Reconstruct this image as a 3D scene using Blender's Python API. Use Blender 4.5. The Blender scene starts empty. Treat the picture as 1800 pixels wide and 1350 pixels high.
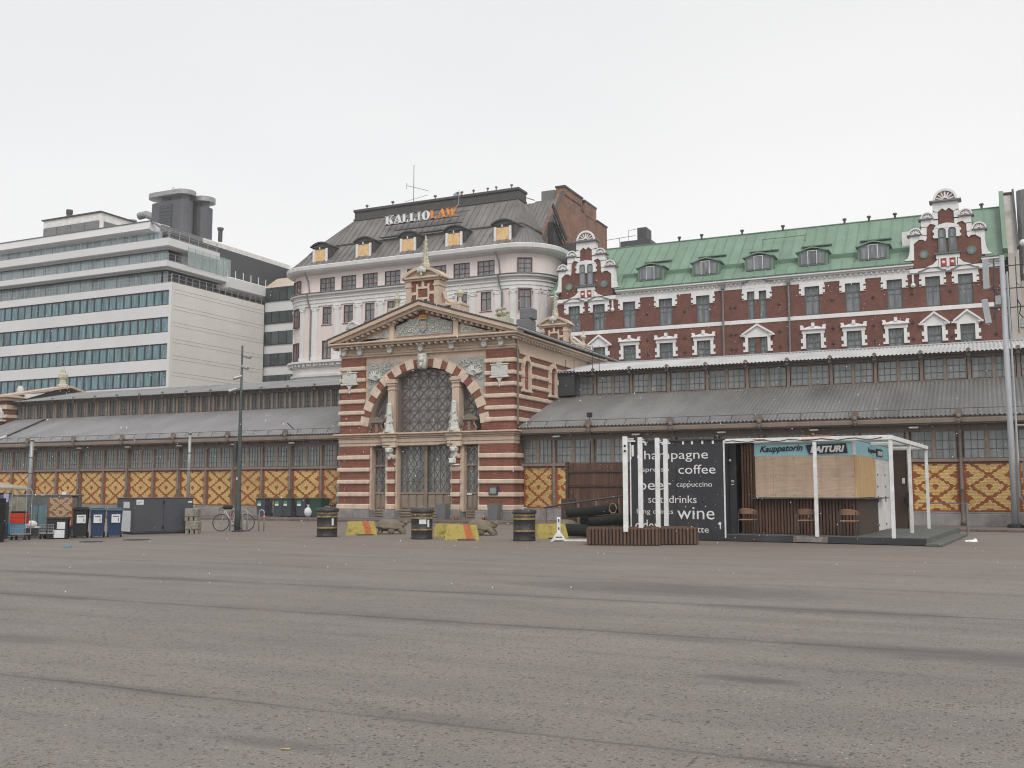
import bpy, math, random
from mathutils import Vector, Matrix, Euler
R = math.radians
random.seed(7)
S = bpy.context.scene
COL = S.collection

# ------------------------------------------------------------ camera, sky, sun, exposure
cam_d = bpy.data.cameras.new("camera"); cam = bpy.data.objects.new("camera", cam_d); COL.objects.link(cam)
cam_d.sensor_width = 36.0; cam_d.lens = 35.6; cam_d.clip_start = 0.1; cam_d.clip_end = 2500
cam.location = (0, 0, 1.6); cam.rotation_euler = (R(90 + 5.997), 0, R(25.404))
S.camera = cam

SUN_EL, SUN_AZ = R(48), R(142)            # light comes from behind and right of the camera
w = bpy.data.worlds.new("World"); S.world = w; w.use_nodes = True
nt = w.node_tree; nt.nodes.clear()
wo = nt.nodes.new("ShaderNodeOutputWorld")
sky = nt.nodes.new("ShaderNodeTexSky"); sky.sky_type = 'NISHITA'; sky.sun_disc = False
sky.sun_elevation = SUN_EL; sky.sun_rotation = SUN_AZ; sky.air_density = 1.0; sky.dust_density = 4.0
b1 = nt.nodes.new("ShaderNodeBackground"); b1.inputs[1].default_value = 0.05
hs = nt.nodes.new("ShaderNodeHueSaturation"); hs.inputs['Saturation'].default_value = 0.04
nt.links.new(sky.outputs[0], hs.inputs['Color']); nt.links.new(hs.outputs[0], b1.inputs[0])
tc = nt.nodes.new("ShaderNodeTexCoord")
mp = nt.nodes.new("ShaderNodeMapping"); mp.inputs['Scale'].default_value = (1.0, 1.0, 2.2)
nz = nt.nodes.new("ShaderNodeTexNoise"); nz.inputs['Scale'].default_value = 1.1; nz.inputs['Detail'].default_value = 4
rp = nt.nodes.new("ShaderNodeValToRGB")
rp.color_ramp.elements[0].position = 0.30; rp.color_ramp.elements[0].color = (0.765, 0.772, 0.785, 1)
rp.color_ramp.elements[1].position = 0.66; rp.color_ramp.elements[1].color = (0.862, 0.86, 0.856, 1)
nt.links.new(tc.outputs['Generated'], mp.inputs[0]); nt.links.new(mp.outputs[0], nz.inputs['Vector'])
nt.links.new(nz.outputs['Fac'], rp.inputs[0])
b2 = nt.nodes.new("ShaderNodeBackground"); b2.inputs[1].default_value = 0.91
nt.links.new(rp.outputs[0], b2.inputs[0])
ad = nt.nodes.new("ShaderNodeAddShader")
nt.links.new(b1.outputs[0], ad.inputs[0]); nt.links.new(b2.outputs[0], ad.inputs[1]); nt.links.new(ad.outputs[0], wo.inputs[0])

sl = bpy.data.lights.new("sun", 'SUN'); sl.energy = 1.45; sl.angle = R(25); sl.color = (1.0, 0.955, 0.90)
so = bpy.data.objects.new("sun", sl); COL.objects.link(so)
so.rotation_euler = (R(90) - SUN_EL, 0, R(38))
S.view_settings.view_transform = 'Standard'; S.view_settings.look = 'None'
S.view_settings.gamma = 1.0; S.view_settings.use_curve_mapping = False
S.view_settings.exposure = 0.0
S.cycles.pixel_filter_type = 'BLACKMAN_HARRIS'; S.cycles.filter_width = 1.1
S.cycles.max_bounces = 5; S.cycles.diffuse_bounces = 3; S.cycles.glossy_bounces = 3
S.cycles.transmission_bounces = 3; S.cycles.transparent_max_bounces = 8; S.cycles.volume_bounces = 0

# ------------------------------------------------------------ materials
def _n(t, k, **v):
    n = t.nodes.new(k)
    for a, b in v.items():
        n.inputs[a.replace('_', ' ')].default_value = b
    return n
MATS = {}
def mat(name, col, rough=.75, col2=None, scale=1.2, bump=0., bscale=30., metal=0., streak=0., rnd=0., spec=.5, lo=.35, hi=.7, alpha=1.0, stretch=(1,1,1), trans=0.):
    m = bpy.data.materials.new(name); m.use_nodes = True; t = m.node_tree; L = t.links.new
    p = t.nodes['Principled BSDF']
    p.inputs['Roughness'].default_value = rough; p.inputs['Metallic'].default_value = metal
    p.inputs['Specular IOR Level'].default_value = spec
    if trans: p.inputs['Transmission Weight'].default_value = trans
    g = t.nodes.new('ShaderNodeNewGeometry')
    mpn = t.nodes.new('ShaderNodeMapping'); mpn.inputs['Scale'].default_value = stretch
    L(g.outputs['Position'], mpn.inputs[0])
    if col2 is None: col2 = tuple(c * .82 for c in col)
    n1 = _n(t, 'ShaderNodeTexNoise', Scale=scale, Detail=6., Roughness=.62); L(mpn.outputs[0], n1.inputs['Vector'])
    cr = t.nodes.new('ShaderNodeMapRange'); cr.inputs[1].default_value = lo; cr.inputs[2].default_value = hi
    L(n1.outputs['Fac'], cr.inputs[0])
    mx = t.nodes.new('ShaderNodeMix'); mx.data_type = 'RGBA'; mx.inputs[6].default_value = (*col, 1); mx.inputs[7].default_value = (*col2, 1)
    L(cr.outputs[0], mx.inputs[0]); out = mx.outputs[2]
    if streak:
        m2 = t.nodes.new('ShaderNodeMapping'); m2.inputs['Scale'].default_value = (3.5, 3.5, .22); L(g.outputs['Position'], m2.inputs[0])
        n2 = _n(t, 'ShaderNodeTexNoise', Scale=1.6, Detail=5., Roughness=.7); L(m2.outputs[0], n2.inputs['Vector'])
        c2 = t.nodes.new('ShaderNodeMapRange'); c2.inputs[1].default_value = .48; c2.inputs[2].default_value = .78; c2.inputs[4].default_value = streak
        L(n2.outputs['Fac'], c2.inputs[0])
        mm = t.nodes.new('ShaderNodeMix'); mm.data_type = 'RGBA'; mm.inputs[7].default_value = (*[c * .38 for c in col], 1)
        L(c2.outputs[0], mm.inputs[0]); L(out, mm.inputs[6]); out = mm.outputs[2]
    if rnd:
        oi = t.nodes.new('ShaderNodeObjectInfo'); mr = t.nodes.new('ShaderNodeMapRange')
        mr.inputs[3].default_value = 1 - rnd; mr.inputs[4].default_value = 1 + rnd; L(oi.outputs['Random'], mr.inputs[0])
        h = t.nodes.new('ShaderNodeHueSaturation'); L(mr.outputs[0], h.inputs['Value']); L(out, h.inputs['Color']); out = h.outputs[0]
    L(out, p.inputs['Base Color'])
    if bump:
        n3 = _n(t, 'ShaderNodeTexNoise', Scale=bscale, Detail=4.); L(g.outputs['Position'], n3.inputs['Vector'])
        bp = t.nodes.new('ShaderNodeBump'); bp.inputs['Strength'].default_value = bump; bp.inputs['Distance'].default_value = .02
        L(n3.outputs['Fac'], bp.inputs['Height']); L(bp.outputs[0], p.inputs['Normal'])
    if alpha < 1: p.inputs['Alpha'].default_value = alpha
    m.diffuse_color = (*col, 1); MATS[name] = m
    return m

def brickmat(name, c1, c2, mortar, bw=.25, rh=.078, ms=.009, rough=.85, dirt=.35, bump=.5):
    m = bpy.data.materials.new(name); m.use_nodes = True; t = m.node_tree; L = t.links.new
    p = t.nodes['Principled BSDF']; p.inputs['Roughness'].default_value = rough
    g = t.nodes.new('ShaderNodeNewGeometry'); sp = t.nodes.new('ShaderNodeSeparateXYZ'); L(g.outputs['Position'], sp.inputs[0])
    a = t.nodes.new('ShaderNodeMath'); a.operation = 'ADD'; L(sp.outputs[0], a.inputs[0]); L(sp.outputs[1], a.inputs[1])
    cb = t.nodes.new('ShaderNodeCombineXYZ'); L(a.outputs[0], cb.inputs[0]); L(sp.outputs[2], cb.inputs[1])
    b = t.nodes.new('ShaderNodeTexBrick'); L(cb.outputs[0], b.inputs['Vector'])
    for k, v in (('Scale', 1.), ('Brick Width', bw), ('Row Height', rh), ('Mortar Size', ms), ('Mortar Smooth', .3), ('Bias', 0.)): b.inputs[k].default_value = v
    b.inputs['Color1'].default_value = (*c1, 1); b.inputs['Color2'].default_value = (*c2, 1); b.inputs['Mortar'].default_value = (*mortar, 1)
    n1 = _n(t, 'ShaderNodeTexNoise', Scale=.9, Detail=7., Roughness=.7); L(g.outputs['Position'], n1.inputs['Vector'])
    mr = t.nodes.new('ShaderNodeMapRange'); mr.inputs[1].default_value = .35; mr.inputs[2].default_value = .75; mr.inputs[3].default_value = 1.08; mr.inputs[4].default_value = 1 - dirt
    L(n1.outputs['Fac'], mr.inputs[0])
    h = t.nodes.new('ShaderNodeHueSaturation'); L(b.outputs['Color'], h.inputs['Color']); L(mr.outputs[0], h.inputs['Value'])
    L(h.outputs[0], p.inputs['Base Color'])
    bp = t.nodes.new('ShaderNodeBump'); bp.inputs['Strength'].default_value = bump; bp.inputs['Distance'].default_value = .02; bp.invert = True
    L(b.outputs['Fac'], bp.inputs['Height']); L(bp.outputs[0], p.inputs['Normal'])
    MATS[name] = m; return m

def glassmat(name, col, rough=.12, rnd=.25, spec=.6, curtain=None):
    m = mat(name, col, rough, tuple(c * .7 for c in col), scale=.8, rnd=rnd, spec=spec)
    if curtain:
        t = m.node_tree; L = t.links.new; p = t.nodes['Principled BSDF']
        src = p.inputs['Base Color'].links[0].from_socket
        g = t.nodes.new('ShaderNodeNewGeometry'); mpn = t.nodes.new('ShaderNodeMapping'); mpn.inputs['Scale'].default_value = (3.2, 3.2, .35)
        L(g.outputs['Position'], mpn.inputs[0]); n = _n(t, 'ShaderNodeTexNoise', Scale=1.3, Detail=2.); L(mpn.outputs[0], n.inputs['Vector'])
        r = t.nodes.new('ShaderNodeMapRange'); r.inputs[1].default_value = .45; r.inputs[2].default_value = .62; L(n.outputs['Fac'], r.inputs[0])
        mx = t.nodes.new('ShaderNodeMix'); mx.data_type = 'RGBA'; L(r.outputs[0], mx.inputs[0]); L(src, mx.inputs[6]); mx.inputs[7].default_value = (*curtain, 1)
        L(mx.outputs[2], p.inputs['Base Color'])
    return m

plaster = mat('plaster', (.54, .42, .325), .85, (.43, .335, .265), 2.2, .12, 40, streak=.28)
plaster2 = mat('plaster_band', (.62, .50, .395), .8, (.47, .38, .30), 3.0, .12, 40, streak=.35)
redbrick = brickmat('red_brick', (.24, .072, .042), (.175, .052, .033), (.21, .13, .10))
redbrick2 = brickmat('red_brick_far', (.19, .062, .040), (.135, .045, .031), (.15, .095, .078), dirt=.4)
oldbrick = brickmat('old_brick', (.33, .145, .08), (.17, .09, .065), (.28, .22, .19), bw=.4, rh=.12, dirt=.55)
granite = mat('granite', (.27, .255, .25), .8, (.15, .14, .135), 1.6, .25, 60, streak=.4, rnd=.12)
steel = mat('taupe_paint', (.17, .135, .112), .6, (.125, .10, .085), 1.5, .08, 50, streak=.3)
steel_lt = mat('taupe_paint_light', (.215, .165, .135), .6, (.16, .125, .102), 1.5, .08, 50, streak=.25)
ybrick = mat('yellow_glazed_brick', (.62, .43, .17), .4, (.45, .29, .10), 6., .1, 50, rnd=.10)
bbrick = mat('brown_glazed_brick', (.33, .088, .020), .4, (.22, .055, .014), 6., .1, 50, rnd=.08)
joint = mat('joint_mortar', (.23, .12, .06), .9)
hallglass = glassmat('hall_window_glass', (.15, .17, .172), .16, .25, .7, (.19, .205, .20))
doorglass = glassmat('lattice_glass', (.185, .17, .162), .18, .1, .8)
doorpane = glassmat('door_glass', (.13, .145, .15), .14, .15, .8, (.2, .21, .21))
latticem = mat('lattice_bar', (.125, .108, .098), .6)
ironbar = mat('glazing_bar', (.075, .065, .06), .6)
doorwood = mat('door_paint', (.25, .195, .15), .6, (.2, .155, .12), 2.)
roofgrey = mat('corrugated_sheet', (.245, .243, .247), .5, (.18, .178, .18), .6, .1, 20, metal=.15, stretch=(1, .3, 1))
roof_pale = mat('pale_corrugated_sheet', (.46, .455, .45), .5, (.33, .325, .32), .5, .1, 20, stretch=(1, .3, 1))  # snow dusting and sky sheen of the upper roof put into the colour
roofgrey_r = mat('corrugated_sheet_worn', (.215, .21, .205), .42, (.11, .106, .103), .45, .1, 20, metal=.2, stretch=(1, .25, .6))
ornament = mat('pale_ornament', (.56, .56, .525), .85, (.43, .435, .40), 5., .3, 40)
mossy = mat('mossy_stone', (.50, .47, .39), .9, (.33, .33, .22), 4., .3, 30)
ornground = mat('ornament_shade_ground', (.36, .37, .35), .9, (.28, .29, .27), 4., .2, 40)  # recess shade put into the ground colour so the scrolls read as relief
crestm = mat('crest_field', (.27, .31, .35), .7)
gold = mat('gold_paint', (.55, .30, .05), .45)
blue_p = mat('blue_paint', (.08, .14, .22), .6)
slate = mat('slate_roof', (.06, .062, .07), .6, (.04, .042, .048), 1.2)
rust = mat('rust_paint', (.30, .12, .05), .8)
white = mat('white_paint', (.74, .73, .71), .6, (.58, .56, .53), 1.8, .05, 40, streak=.18)
white_k = mat('white_steel', (.74, .75, .75), .5, (.55, .55, .53), 4.0, streak=.25)
fluor = mat('lamp_body', (.7, .68, .66), .5)
whitetrim = mat('white_stucco', (.74, .735, .73), .85, (.64, .635, .63), 1.2, .08, 30, streak=.2)
pinkwall = mat('pink_stucco', (.66, .575, .55), .9, (.60, .52, .495), .5, .06, 30, streak=.1)
paletrim = mat('pale_stucco', (.66, .655, .645), .9, (.57, .565, .555), .7, .06, 30, streak=.2)
concrete_w = mat('office_cladding', (.62, .62, .625), .6, (.56, .56, .56), .15, .02, 20, streak=.05)
concrete_side = mat('office_cladding_side', (.66, .635, .595), .6, (.60, .575, .535), .2, .02, 20, streak=.08)
soffit = mat('soffit_panel', (.50, .43, .36), .7, (.42, .33, .26), .4)
oglass = glassmat('office_glass', (.065, .155, .185), .08, .4, .8, (.13, .24, .26))
oglass2 = glassmat('office_upper_glass', (.26, .35, .39), .12, .3, .8, (.34, .42, .43))
rearglass = glassmat('rear_wing_glass', (.04, .065, .068), .1, .5, .7)
clear = mat('clear_glass', (.55, .68, .66), .05, alpha=.28)
darkmetal = mat('dark_metal', (.05, .052, .058), .55)
midmetal = mat('grey_metal', (.16, .165, .17), .5, (.12, .122, .125), 2.)
galv = mat('galvanised', (.33, .34, .345), .45, (.24, .245, .25), 3., metal=.3)
towergrey = mat('tower_metal', (.085, .09, .10), .6, (.065, .068, .075), 1.)
mansard = mat('mansard_sheet', (.19, .178, .17), .5, (.115, .108, .105), .35, .08, 20, metal=.15, rnd=.10, stretch=(1.5, 1.5, .5))
dormermat = mat('dormer_sheet', (.06, .058, .056), .6, (.045, .043, .042), 1.)
greenroof = mat('green_roof_sheet', (.165, .258, .188), .55, (.125, .20, .148), .5, .06, 20, rnd=.07, stretch=(1.5, 1.5, .5), streak=.15)
greendark = mat('green_trim', (.10, .185, .125), .6, (.07, .13, .09), 1.5)
winframe = mat('grey_green_frame', (.11, .14, .14), .6)
winframe_red = mat('oxblood_frame', (.11, .035, .032), .6)
farglass = glassmat('far_window_glass', (.135, .15, .165), .12, .3, .6, (.21, .215, .225))
letterw = mat('white_letter', (.8, .8, .8), .5)
lettero = mat('orange_letter', (.85, .28, .04), .5)
ply = mat('plywood', (.56, .42, .315), .8, (.44, .315, .225), 3.5, .1, 30, stretch=(.6, .6, 5), streak=.35)
ply_y = mat('plywood_yellow', (.62, .42, .22), .8, (.50, .30, .13), 2.5, stretch=(3, 3, .6))
ply_d = mat('dormer_board', (.70, .50, .27), .8, (.58, .34, .13), 2.5)
render_w = mat('grey_render', (.46, .425, .39), .9, (.34, .31, .28), .8, .15, 20, streak=.3)
blackw = mat('black_panel', (.024, .025, .031), .6, (.050, .050, .054), 1.3, lo=.48, hi=.8)
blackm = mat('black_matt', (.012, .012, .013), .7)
slatwood = mat('brown_slat', (.125, .062, .038), .7, (.065, .033, .022), 5., .15, 40, rnd=.22, stretch=(1, 1, .2))
darkwood = mat('dark_brown_board', (.065, .036, .026), .75, (.045, .026, .02), 5., rnd=.15)
teal = mat('teal_sign', (.32, .56, .60), .6, (.23, .47, .52), 2.)
navy = mat('navy_print', (.012, .016, .035), .6)
chalk = mat('chalk_print', (.72, .72, .72), .7)
deckm = mat('deck_board', (.10, .105, .095), .8, (.07, .072, .066), 3.)
drumblack = mat('drum_black', (.018, .019, .023), .5, (.035, .028, .024), 4., .1, 30)
drumgold = mat('drum_gold', (.38, .26, .085), .6, (.10, .07, .04), 9.)
conc_y = mat('yellow_concrete', (.39, .315, .085), .85, (.12, .095, .05), 5., .3, 50, lo=.5, hi=.75)
conc_o = mat('orange_stripe', (.50, .14, .045), .85, (.30, .09, .04), 6.)
turtlem = mat('turtle_stone', (.185, .15, .105), .9, (.12, .10, .072), 4., .4, 40)
concg = mat('weathered_concrete', (.26, .245, .20), .9, (.13, .125, .09), 5., .4, 50)
binm = mat('bin_grey_plastic', (.05, .062, .072), .5)
bing = mat('bin_green_plastic', (.018, .06, .04), .5)
binb = mat('bin_blue_plastic', (.012, .033, .085), .45)
binlid = mat('bin_lid_teal', (.05, .12, .15), .45)
paper = mat('paper_label', (.62, .64, .65), .7, (.5, .52, .53), 8.)
greenlab = mat('green_label', (.06, .25, .12), .6)
boxm = mat('container_grey', (.058, .062, .072), .6, (.045, .048, .055), 2.)
bluebox = mat('blue_panel', (.01, .26, .48), .5)
redcrate = mat('red_crate_plastic', (.42, .035, .012), .5)
tarp = mat('beige_canvas', (.37, .31, .235), .9, (.28, .235, .18), 1.5)
rattan = mat('rattan', (.27, .155, .095), .7)
mastm = mat('mast_paint', (.36, .38, .40), .6, (.30, .32, .335), 2., streak=.15)
jointm = mat('panel_joint', (.33, .31, .285), .8)
rubber = mat('rubber', (.02, .02, .02), .8)
matroll = mat('dark_green_mat', (.009, .013, .011), .95)
pavem = mat('pavement_brown', (.155, .115, .10), .85, (.095, .075, .068), .8, .2, 30)
kerbm = mat('kerb_granite', (.15, .11, .095), .85, (.09, .07, .062), 3., .2, 30, rnd=.15)
snowm = mat('snow', (.85, .87, .9), .9)

def asphalt():
    m = bpy.data.materials.new('asphalt'); m.use_nodes = True; t = m.node_tree; L = t.links.new
    p = t.nodes['Principled BSDF']; g = t.nodes.new('ShaderNodeNewGeometry'); P = g.outputs['Position']
    def noise(scale, sc=(1, 1, 1), det=5., rough=.6, loc=(0, 0, 0)):
        mpn = t.nodes.new('ShaderNodeMapping'); mpn.inputs['Scale'].default_value = sc; mpn.inputs['Location'].default_value = loc; L(P, mpn.inputs[0])
        n = _n(t, 'ShaderNodeTexNoise', Scale=scale, Detail=det, Roughness=rough); L(mpn.outputs[0], n.inputs['Vector']); return n.outputs['Fac']
    def rng(s, a, b, c=0., d=1.):
        r = t.nodes.new('ShaderNodeMapRange'); L(s, r.inputs[0])
        for i, v in enumerate((a, b, c, d)): r.inputs[i + 1].default_value = v
        return r.outputs[0]
    def mixc(f, a, b):
        x = t.nodes.new('ShaderNodeMix'); x.data_type = 'RGBA'; L(f, x.inputs[0]) if not isinstance(f, float) else None
        for i, v in ((6, a), (7, b)):
            if isinstance(v, tuple): x.inputs[i].default_value = (*v, 1)
            else: L(v, x.inputs[i])
        return x.outputs[2]
    def math_(op, a, b=None):
        x = t.nodes.new('ShaderNodeMath'); x.operation = op; x.use_clamp = False
        for i, v in ((0, a), (1, b)):
            if v is None: continue
            if isinstance(v, (int, float)): x.inputs[i].default_value = v
            else: L(v, x.inputs[i])
        return x.outputs[0]
    base = mixc(rng(noise(.22, (.5, 1, 1)), .35, .68), (.216, .188, .168), (.166, .144, .130))
    base = mixc(rng(noise(.9, (.35, 1.6, 1), loc=(3, 1, 0)), .42, .72, 0, .85), base, (.132, .117, .106))
    base = mixc(rng(noise(.5, (.14, 1.4, 1), 7., .7, (5, 3, 0)), .5, .72, 0, .7), base, (.240, .216, .198))
    # brownish wet zone toward the stalls
    sp = t.nodes.new('ShaderNodeSeparateXYZ'); L(P, sp.inputs[0])
    far = math_('MULTIPLY', rng(sp.outputs[1], 16, 27), rng(noise(.35, (.25, 1.2, 1), loc=(8, 2, 0)), .3, .65, .15, .8))
    base = mixc(far, base, (.175, .122, .094))
    # fine grain
    base = mixc(rng(noise(38., det=3.), .35, .7, 0, .55), base, (.125, .118, .112))
    base = mixc(rng(noise(95., det=2., loc=(5, 5, 0)), .58, .72, 0, .6), base, (.34, .325, .30))
    # dark aggregate specks
    def specks(scale, thr, keep, col, seed):
        global _
        mpn = t.nodes.new('ShaderNodeMapping'); mpn.inputs['Location'].default_value = (seed, seed * 1.7, 0); L(P, mpn.inputs[0])
        nd = _n(t, 'ShaderNodeTexNoise', Scale=scale * 1.3, Detail=1.); L(mpn.outputs[0], nd.inputs['Vector'])
        mv = t.nodes.new('ShaderNodeMix'); mv.data_type = 'VECTOR'; mv.inputs[0].default_value = .012
        L(mpn.outputs[0], mv.inputs[4]); L(nd.outputs['Color'], mv.inputs[5])
        v = _n(t, 'ShaderNodeTexVoronoi', Scale=scale); L(mv.outputs[1], v.inputs['Vector'])
        sc = t.nodes.new('ShaderNodeSeparateColor'); L(v.outputs['Color'], sc.inputs[0])
        size = math_('MULTIPLY', sc.outputs[1], thr)
        a = rng(math_('SUBTRACT', v.outputs['Distance'], size), -.02, .05, 1, 0)
        k = math_('GREATER_THAN', sc.outputs[0], keep)
        return math_('MULTIPLY', a, k), col
    for sc_, th_, kp, c_, sd in ((28., .52, .72, (.060, .046, .038), 1.), (40., .52, .62, (.070, .055, .047), 9.), (75., .5, .5, (.08, .066, .058), 3.), (34., .4, .86, (.32, .20, .14), 4.), (44., .35, .95, (.40, .38, .34), 6.)):
        f, c_ = specks(sc_, th_, kp, c_, sd)
        f = math_('MULTIPLY', f, rng(noise(.7, loc=(sd, 0, 0)), .35, .6, .5, 1.))
        base = mixc(f, base, c_)
    # long paving joints and shallow seams running parallel to the hall
    wob = noise(1.4, (1, .5, .1), 10., .8)
    brk = noise(.35, (1, .1, .1), 3., .6, (11, 0, 0))
    cr = None
    for y0, wd, st, wb, x0 in ((6.28, .032, 1., .16, None), (11.1, .09, 1., .24, None), (14.25, .10, 1., .26, None), (9.62, .05, .35, .6, None), (17.6, .05, .5, .5, None), (20.8, .05, .5, .4, None), (24.5, .06, .3, .5, None)):
        yy = math_('ADD', sp.outputs[1], math_('MULTIPLY', math_('SUBTRACT', wob, .5), wb))
        d = math_('ABSOLUTE', math_('SUBTRACT', yy, y0 + .0))
        core = rng(d, wd * .3, wd * 1.15, st, 0)
        halo = math_('MULTIPLY', rng(d, wd, wd * 5, .5 * st, 0), rng(brk, .4, .58))
        c1 = math_('MAXIMUM', core, halo)
        c1 = math_('MULTIPLY', c1, rng(brk, .36, .56, .30, 1))
        cr = c1 if cr is None else math_('MAXIMUM', cr, c1)
    base = mixc(math_('MULTIPLY', cr, .82), base, (.052, .044, .038))
    # isolated worn patches
    pt = None
    nn = noise(2.2, (.7, 1.8, 1), 9., .82)
    for px, py, rx, ry, st in ((-4.9, 16.2, 2.6, 1.1, .75), (-1.95, 8.83, .5, .17, .95), (.1, 11.0, 1.5, .5, .8), (-4.2, 5.35, .55, .12, .5), (-9.8, 7.8, .8, .3, .5), (-2.4, 14.2, 1.6, .35, .6), (-2.9, 10.9, .5, .2, .5), (-3.6, 6.35, .8, .2, .3)):
        dx = math_('DIVIDE', math_('SUBTRACT', sp.outputs[0], px), rx); dy = math_('DIVIDE', math_('SUBTRACT', sp.outputs[1], py), ry)
        d = math_('ADD', math_('MULTIPLY', dx, dx), math_('MULTIPLY', dy, dy))
        d = math_('ADD', d, math_('MULTIPLY', math_('SUBTRACT', nn, .5), 4.2))
        c1 = rng(d, .1, 1.3, st, 0); pt = c1 if pt is None else math_('MAXIMUM', pt, c1)
    base = mixc(pt, base, (.085, .076, .07))
    L(base, p.inputs['Base Color'])
    L(rng(noise(.6, (.5, 1, 1), loc=(2, 9, 0)), .35, .7, .62, .85), p.inputs['Roughness'])
    bp = t.nodes.new('ShaderNodeBump'); bp.inputs['Strength'].default_value = .55; bp.inputs['Distance'].default_value = .01
    hh = math_('SUBTRACT', noise(55., det=4.), math_('MULTIPLY', cr, .8)); L(hh, bp.inputs['Height']); L(bp.outputs[0], p.inputs['Normal'])
    return m
asph = asphalt()

# ------------------------------------------------------------ mesh helpers
class M:
    def __init__(s): s.v = []; s.f = []
    def box(s, x0, x1, y0, y1, z0, z1):
        b = len(s.v)
        s.v += [(x0,y0,z0),(x1,y0,z0),(x1,y1,z0),(x0,y1,z0),(x0,y0,z1),(x1,y0,z1),(x1,y1,z1),(x0,y1,z1)]
        s.f += [(b,b+3,b+2,b+1),(b+4,b+5,b+6,b+7),(b,b+1,b+5,b+4),(b+1,b+2,b+6,b+5),(b+2,b+3,b+7,b+6),(b+3,b,b+4,b+7)]; return s
    def cbox(s, x0, x1, y0, y1, z0, z1, c=.02):
        b = len(s.v); P = []
        for z, k in ((z0, c), (z0 + c, 0), (z1 - c, 0), (z1, c)):
            P += [(x0+k+(0 if k else 0), y0+k, z), (x1-k, y0+k, z), (x1-k, y1-k, z), (x0+k, y1-k, z)]
        s.v += P
        s.f.append((b+3,b+2,b+1,b)); s.f.append((b+12,b+13,b+14,b+15))
        for l in range(3):
            for i in range(4):
                j = (i+1) % 4; s.f.append((b+4*l+i, b+4*l+j, b+4*l+4+j, b+4*l+4+i))
        return s
    def quad(s, *p): b = len(s.v); s.v += list(p); s.f.append(tuple(range(b, b+len(p)))); return s
    def prism(s, pts, a0, a1, ax='y'):
        def mk(p, a): return (p[0], a, p[1]) if ax == 'y' else ((a, p[0], p[1]) if ax == 'x' else (p[0], p[1], a))
        b = len(s.v); n = len(pts); s.v += [mk(p, a0) for p in pts] + [mk(p, a1) for p in pts]
        s.f.append(tuple(range(b, b+n))); s.f.append(tuple(range(b+2*n-1, b+n-1, -1)))
        for i in range(n): j = (i+1) % n; s.f.append((b+j, b+i, b+n+i, b+n+j))
        return s
    def tube(s, pts, r, n=6, r1=None):
        pts = [Vector(p) for p in pts]; b = len(s.v); N = len(pts)
        for i, p in enumerate(pts):
            d = (pts[min(i+1, N-1)] - pts[max(i-1, 0)]).normalized()
            a = d.cross(Vector((0,0,1))) if abs(d.z) < .95 else d.cross(Vector((1,0,0)))
            a.normalize(); c = d.cross(a); rr = r if r1 is None else r + (r1 - r) * i / (N - 1)
            for k in range(n):
                q = p + (a * math.cos(2*math.pi*k/n) + c * math.sin(2*math.pi*k/n)) * rr; s.v.append(tuple(q))
        for i in range(N-1):
            for k in range(n):
                j = (k+1) % n; s.f.append((b+i*n+k, b+i*n+j, b+(i+1)*n+j, b+(i+1)*n+k))
        s.f.append(tuple(b+k for k in range(n))[::-1]); s.f.append(tuple(b+(N-1)*n+k for k in range(n))); return s
    def lathe(s, prof, c=(0,0,0), n=16, sx=1., sy=1.):
        b = len(s.v)
        for r, z in prof:
            for k in range(n):
                a = 2*math.pi*k/n; s.v.append((c[0]+r*math.cos(a)*sx, c[1]+r*math.sin(a)*sy, c[2]+z))
        m = len(prof)
        for i in range(m-1):
            for k in range(n):
                j = (k+1) % n; s.f.append((b+i*n+k, b+i*n+j, b+(i+1)*n+j, b+(i+1)*n+k))
        s.f.append(tuple(b+k for k in range(n))[::-1]); s.f.append(tuple(b+(m-1)*n+k for k in range(n))); return s
    def ball(s, c, r, n=8, m=6, sx=1, sy=1, sz=1):
        return s.lathe([(max(r*math.sin(math.pi*i/m), 1e-4), -r*sz*math.cos(math.pi*i/m)) for i in range(m+1)], c, n, sx, sy)
    def bar(s, p0, p1, w, h=None):       # rectangular bar between two points
        h = h or w; p0 = Vector(p0); p1 = Vector(p1); d = (p1-p0).normalized()
        a = d.cross(Vector((0,0,1))) if abs(d.z) < .95 else d.cross(Vector((0,1,0)))
        a.normalize(); c = a.cross(d); b = len(s.v)
        for p in (p0, p1):
            for i, j in ((-1,-1),(1,-1),(1,1),(-1,1)): s.v.append(tuple(p + a*i*w/2 + c*j*h/2))
        s.f += [(b+3,b+2,b+1,b),(b+4,b+5,b+6,b+7)] + [(b+i, b+(i+1)%4, b+4+(i+1)%4, b+4+i) for i in range(4)]; return s
    def strip(s, path, prof, closed=False):   # plan path [(x,y,nx,ny)], profile [(out,z)]
        b = len(s.v); n = len(prof)
        for x, y, nx, ny in path:
            for d, z in prof: s.v.append((x+nx*d, y+ny*d, z))
        for i in range(len(path)-1):
            for k in range(n-1): s.f.append((b+i*n+k, b+(i+1)*n+k, b+(i+1)*n+k+1, b+i*n+k+1))
        if closed:
            for e in (0, len(path)-1):
                t = tuple(b+e*n+k for k in range(n)); s.f.append(t if e else t[::-1])
        return s
    def mesh(s, name, m, smooth=False):
        me = bpy.data.meshes.new(name); me.from_pydata(s.v, [], s.f); me.materials.append(m)
        if smooth: me.shade_smooth()
        me.update(); return me

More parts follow.
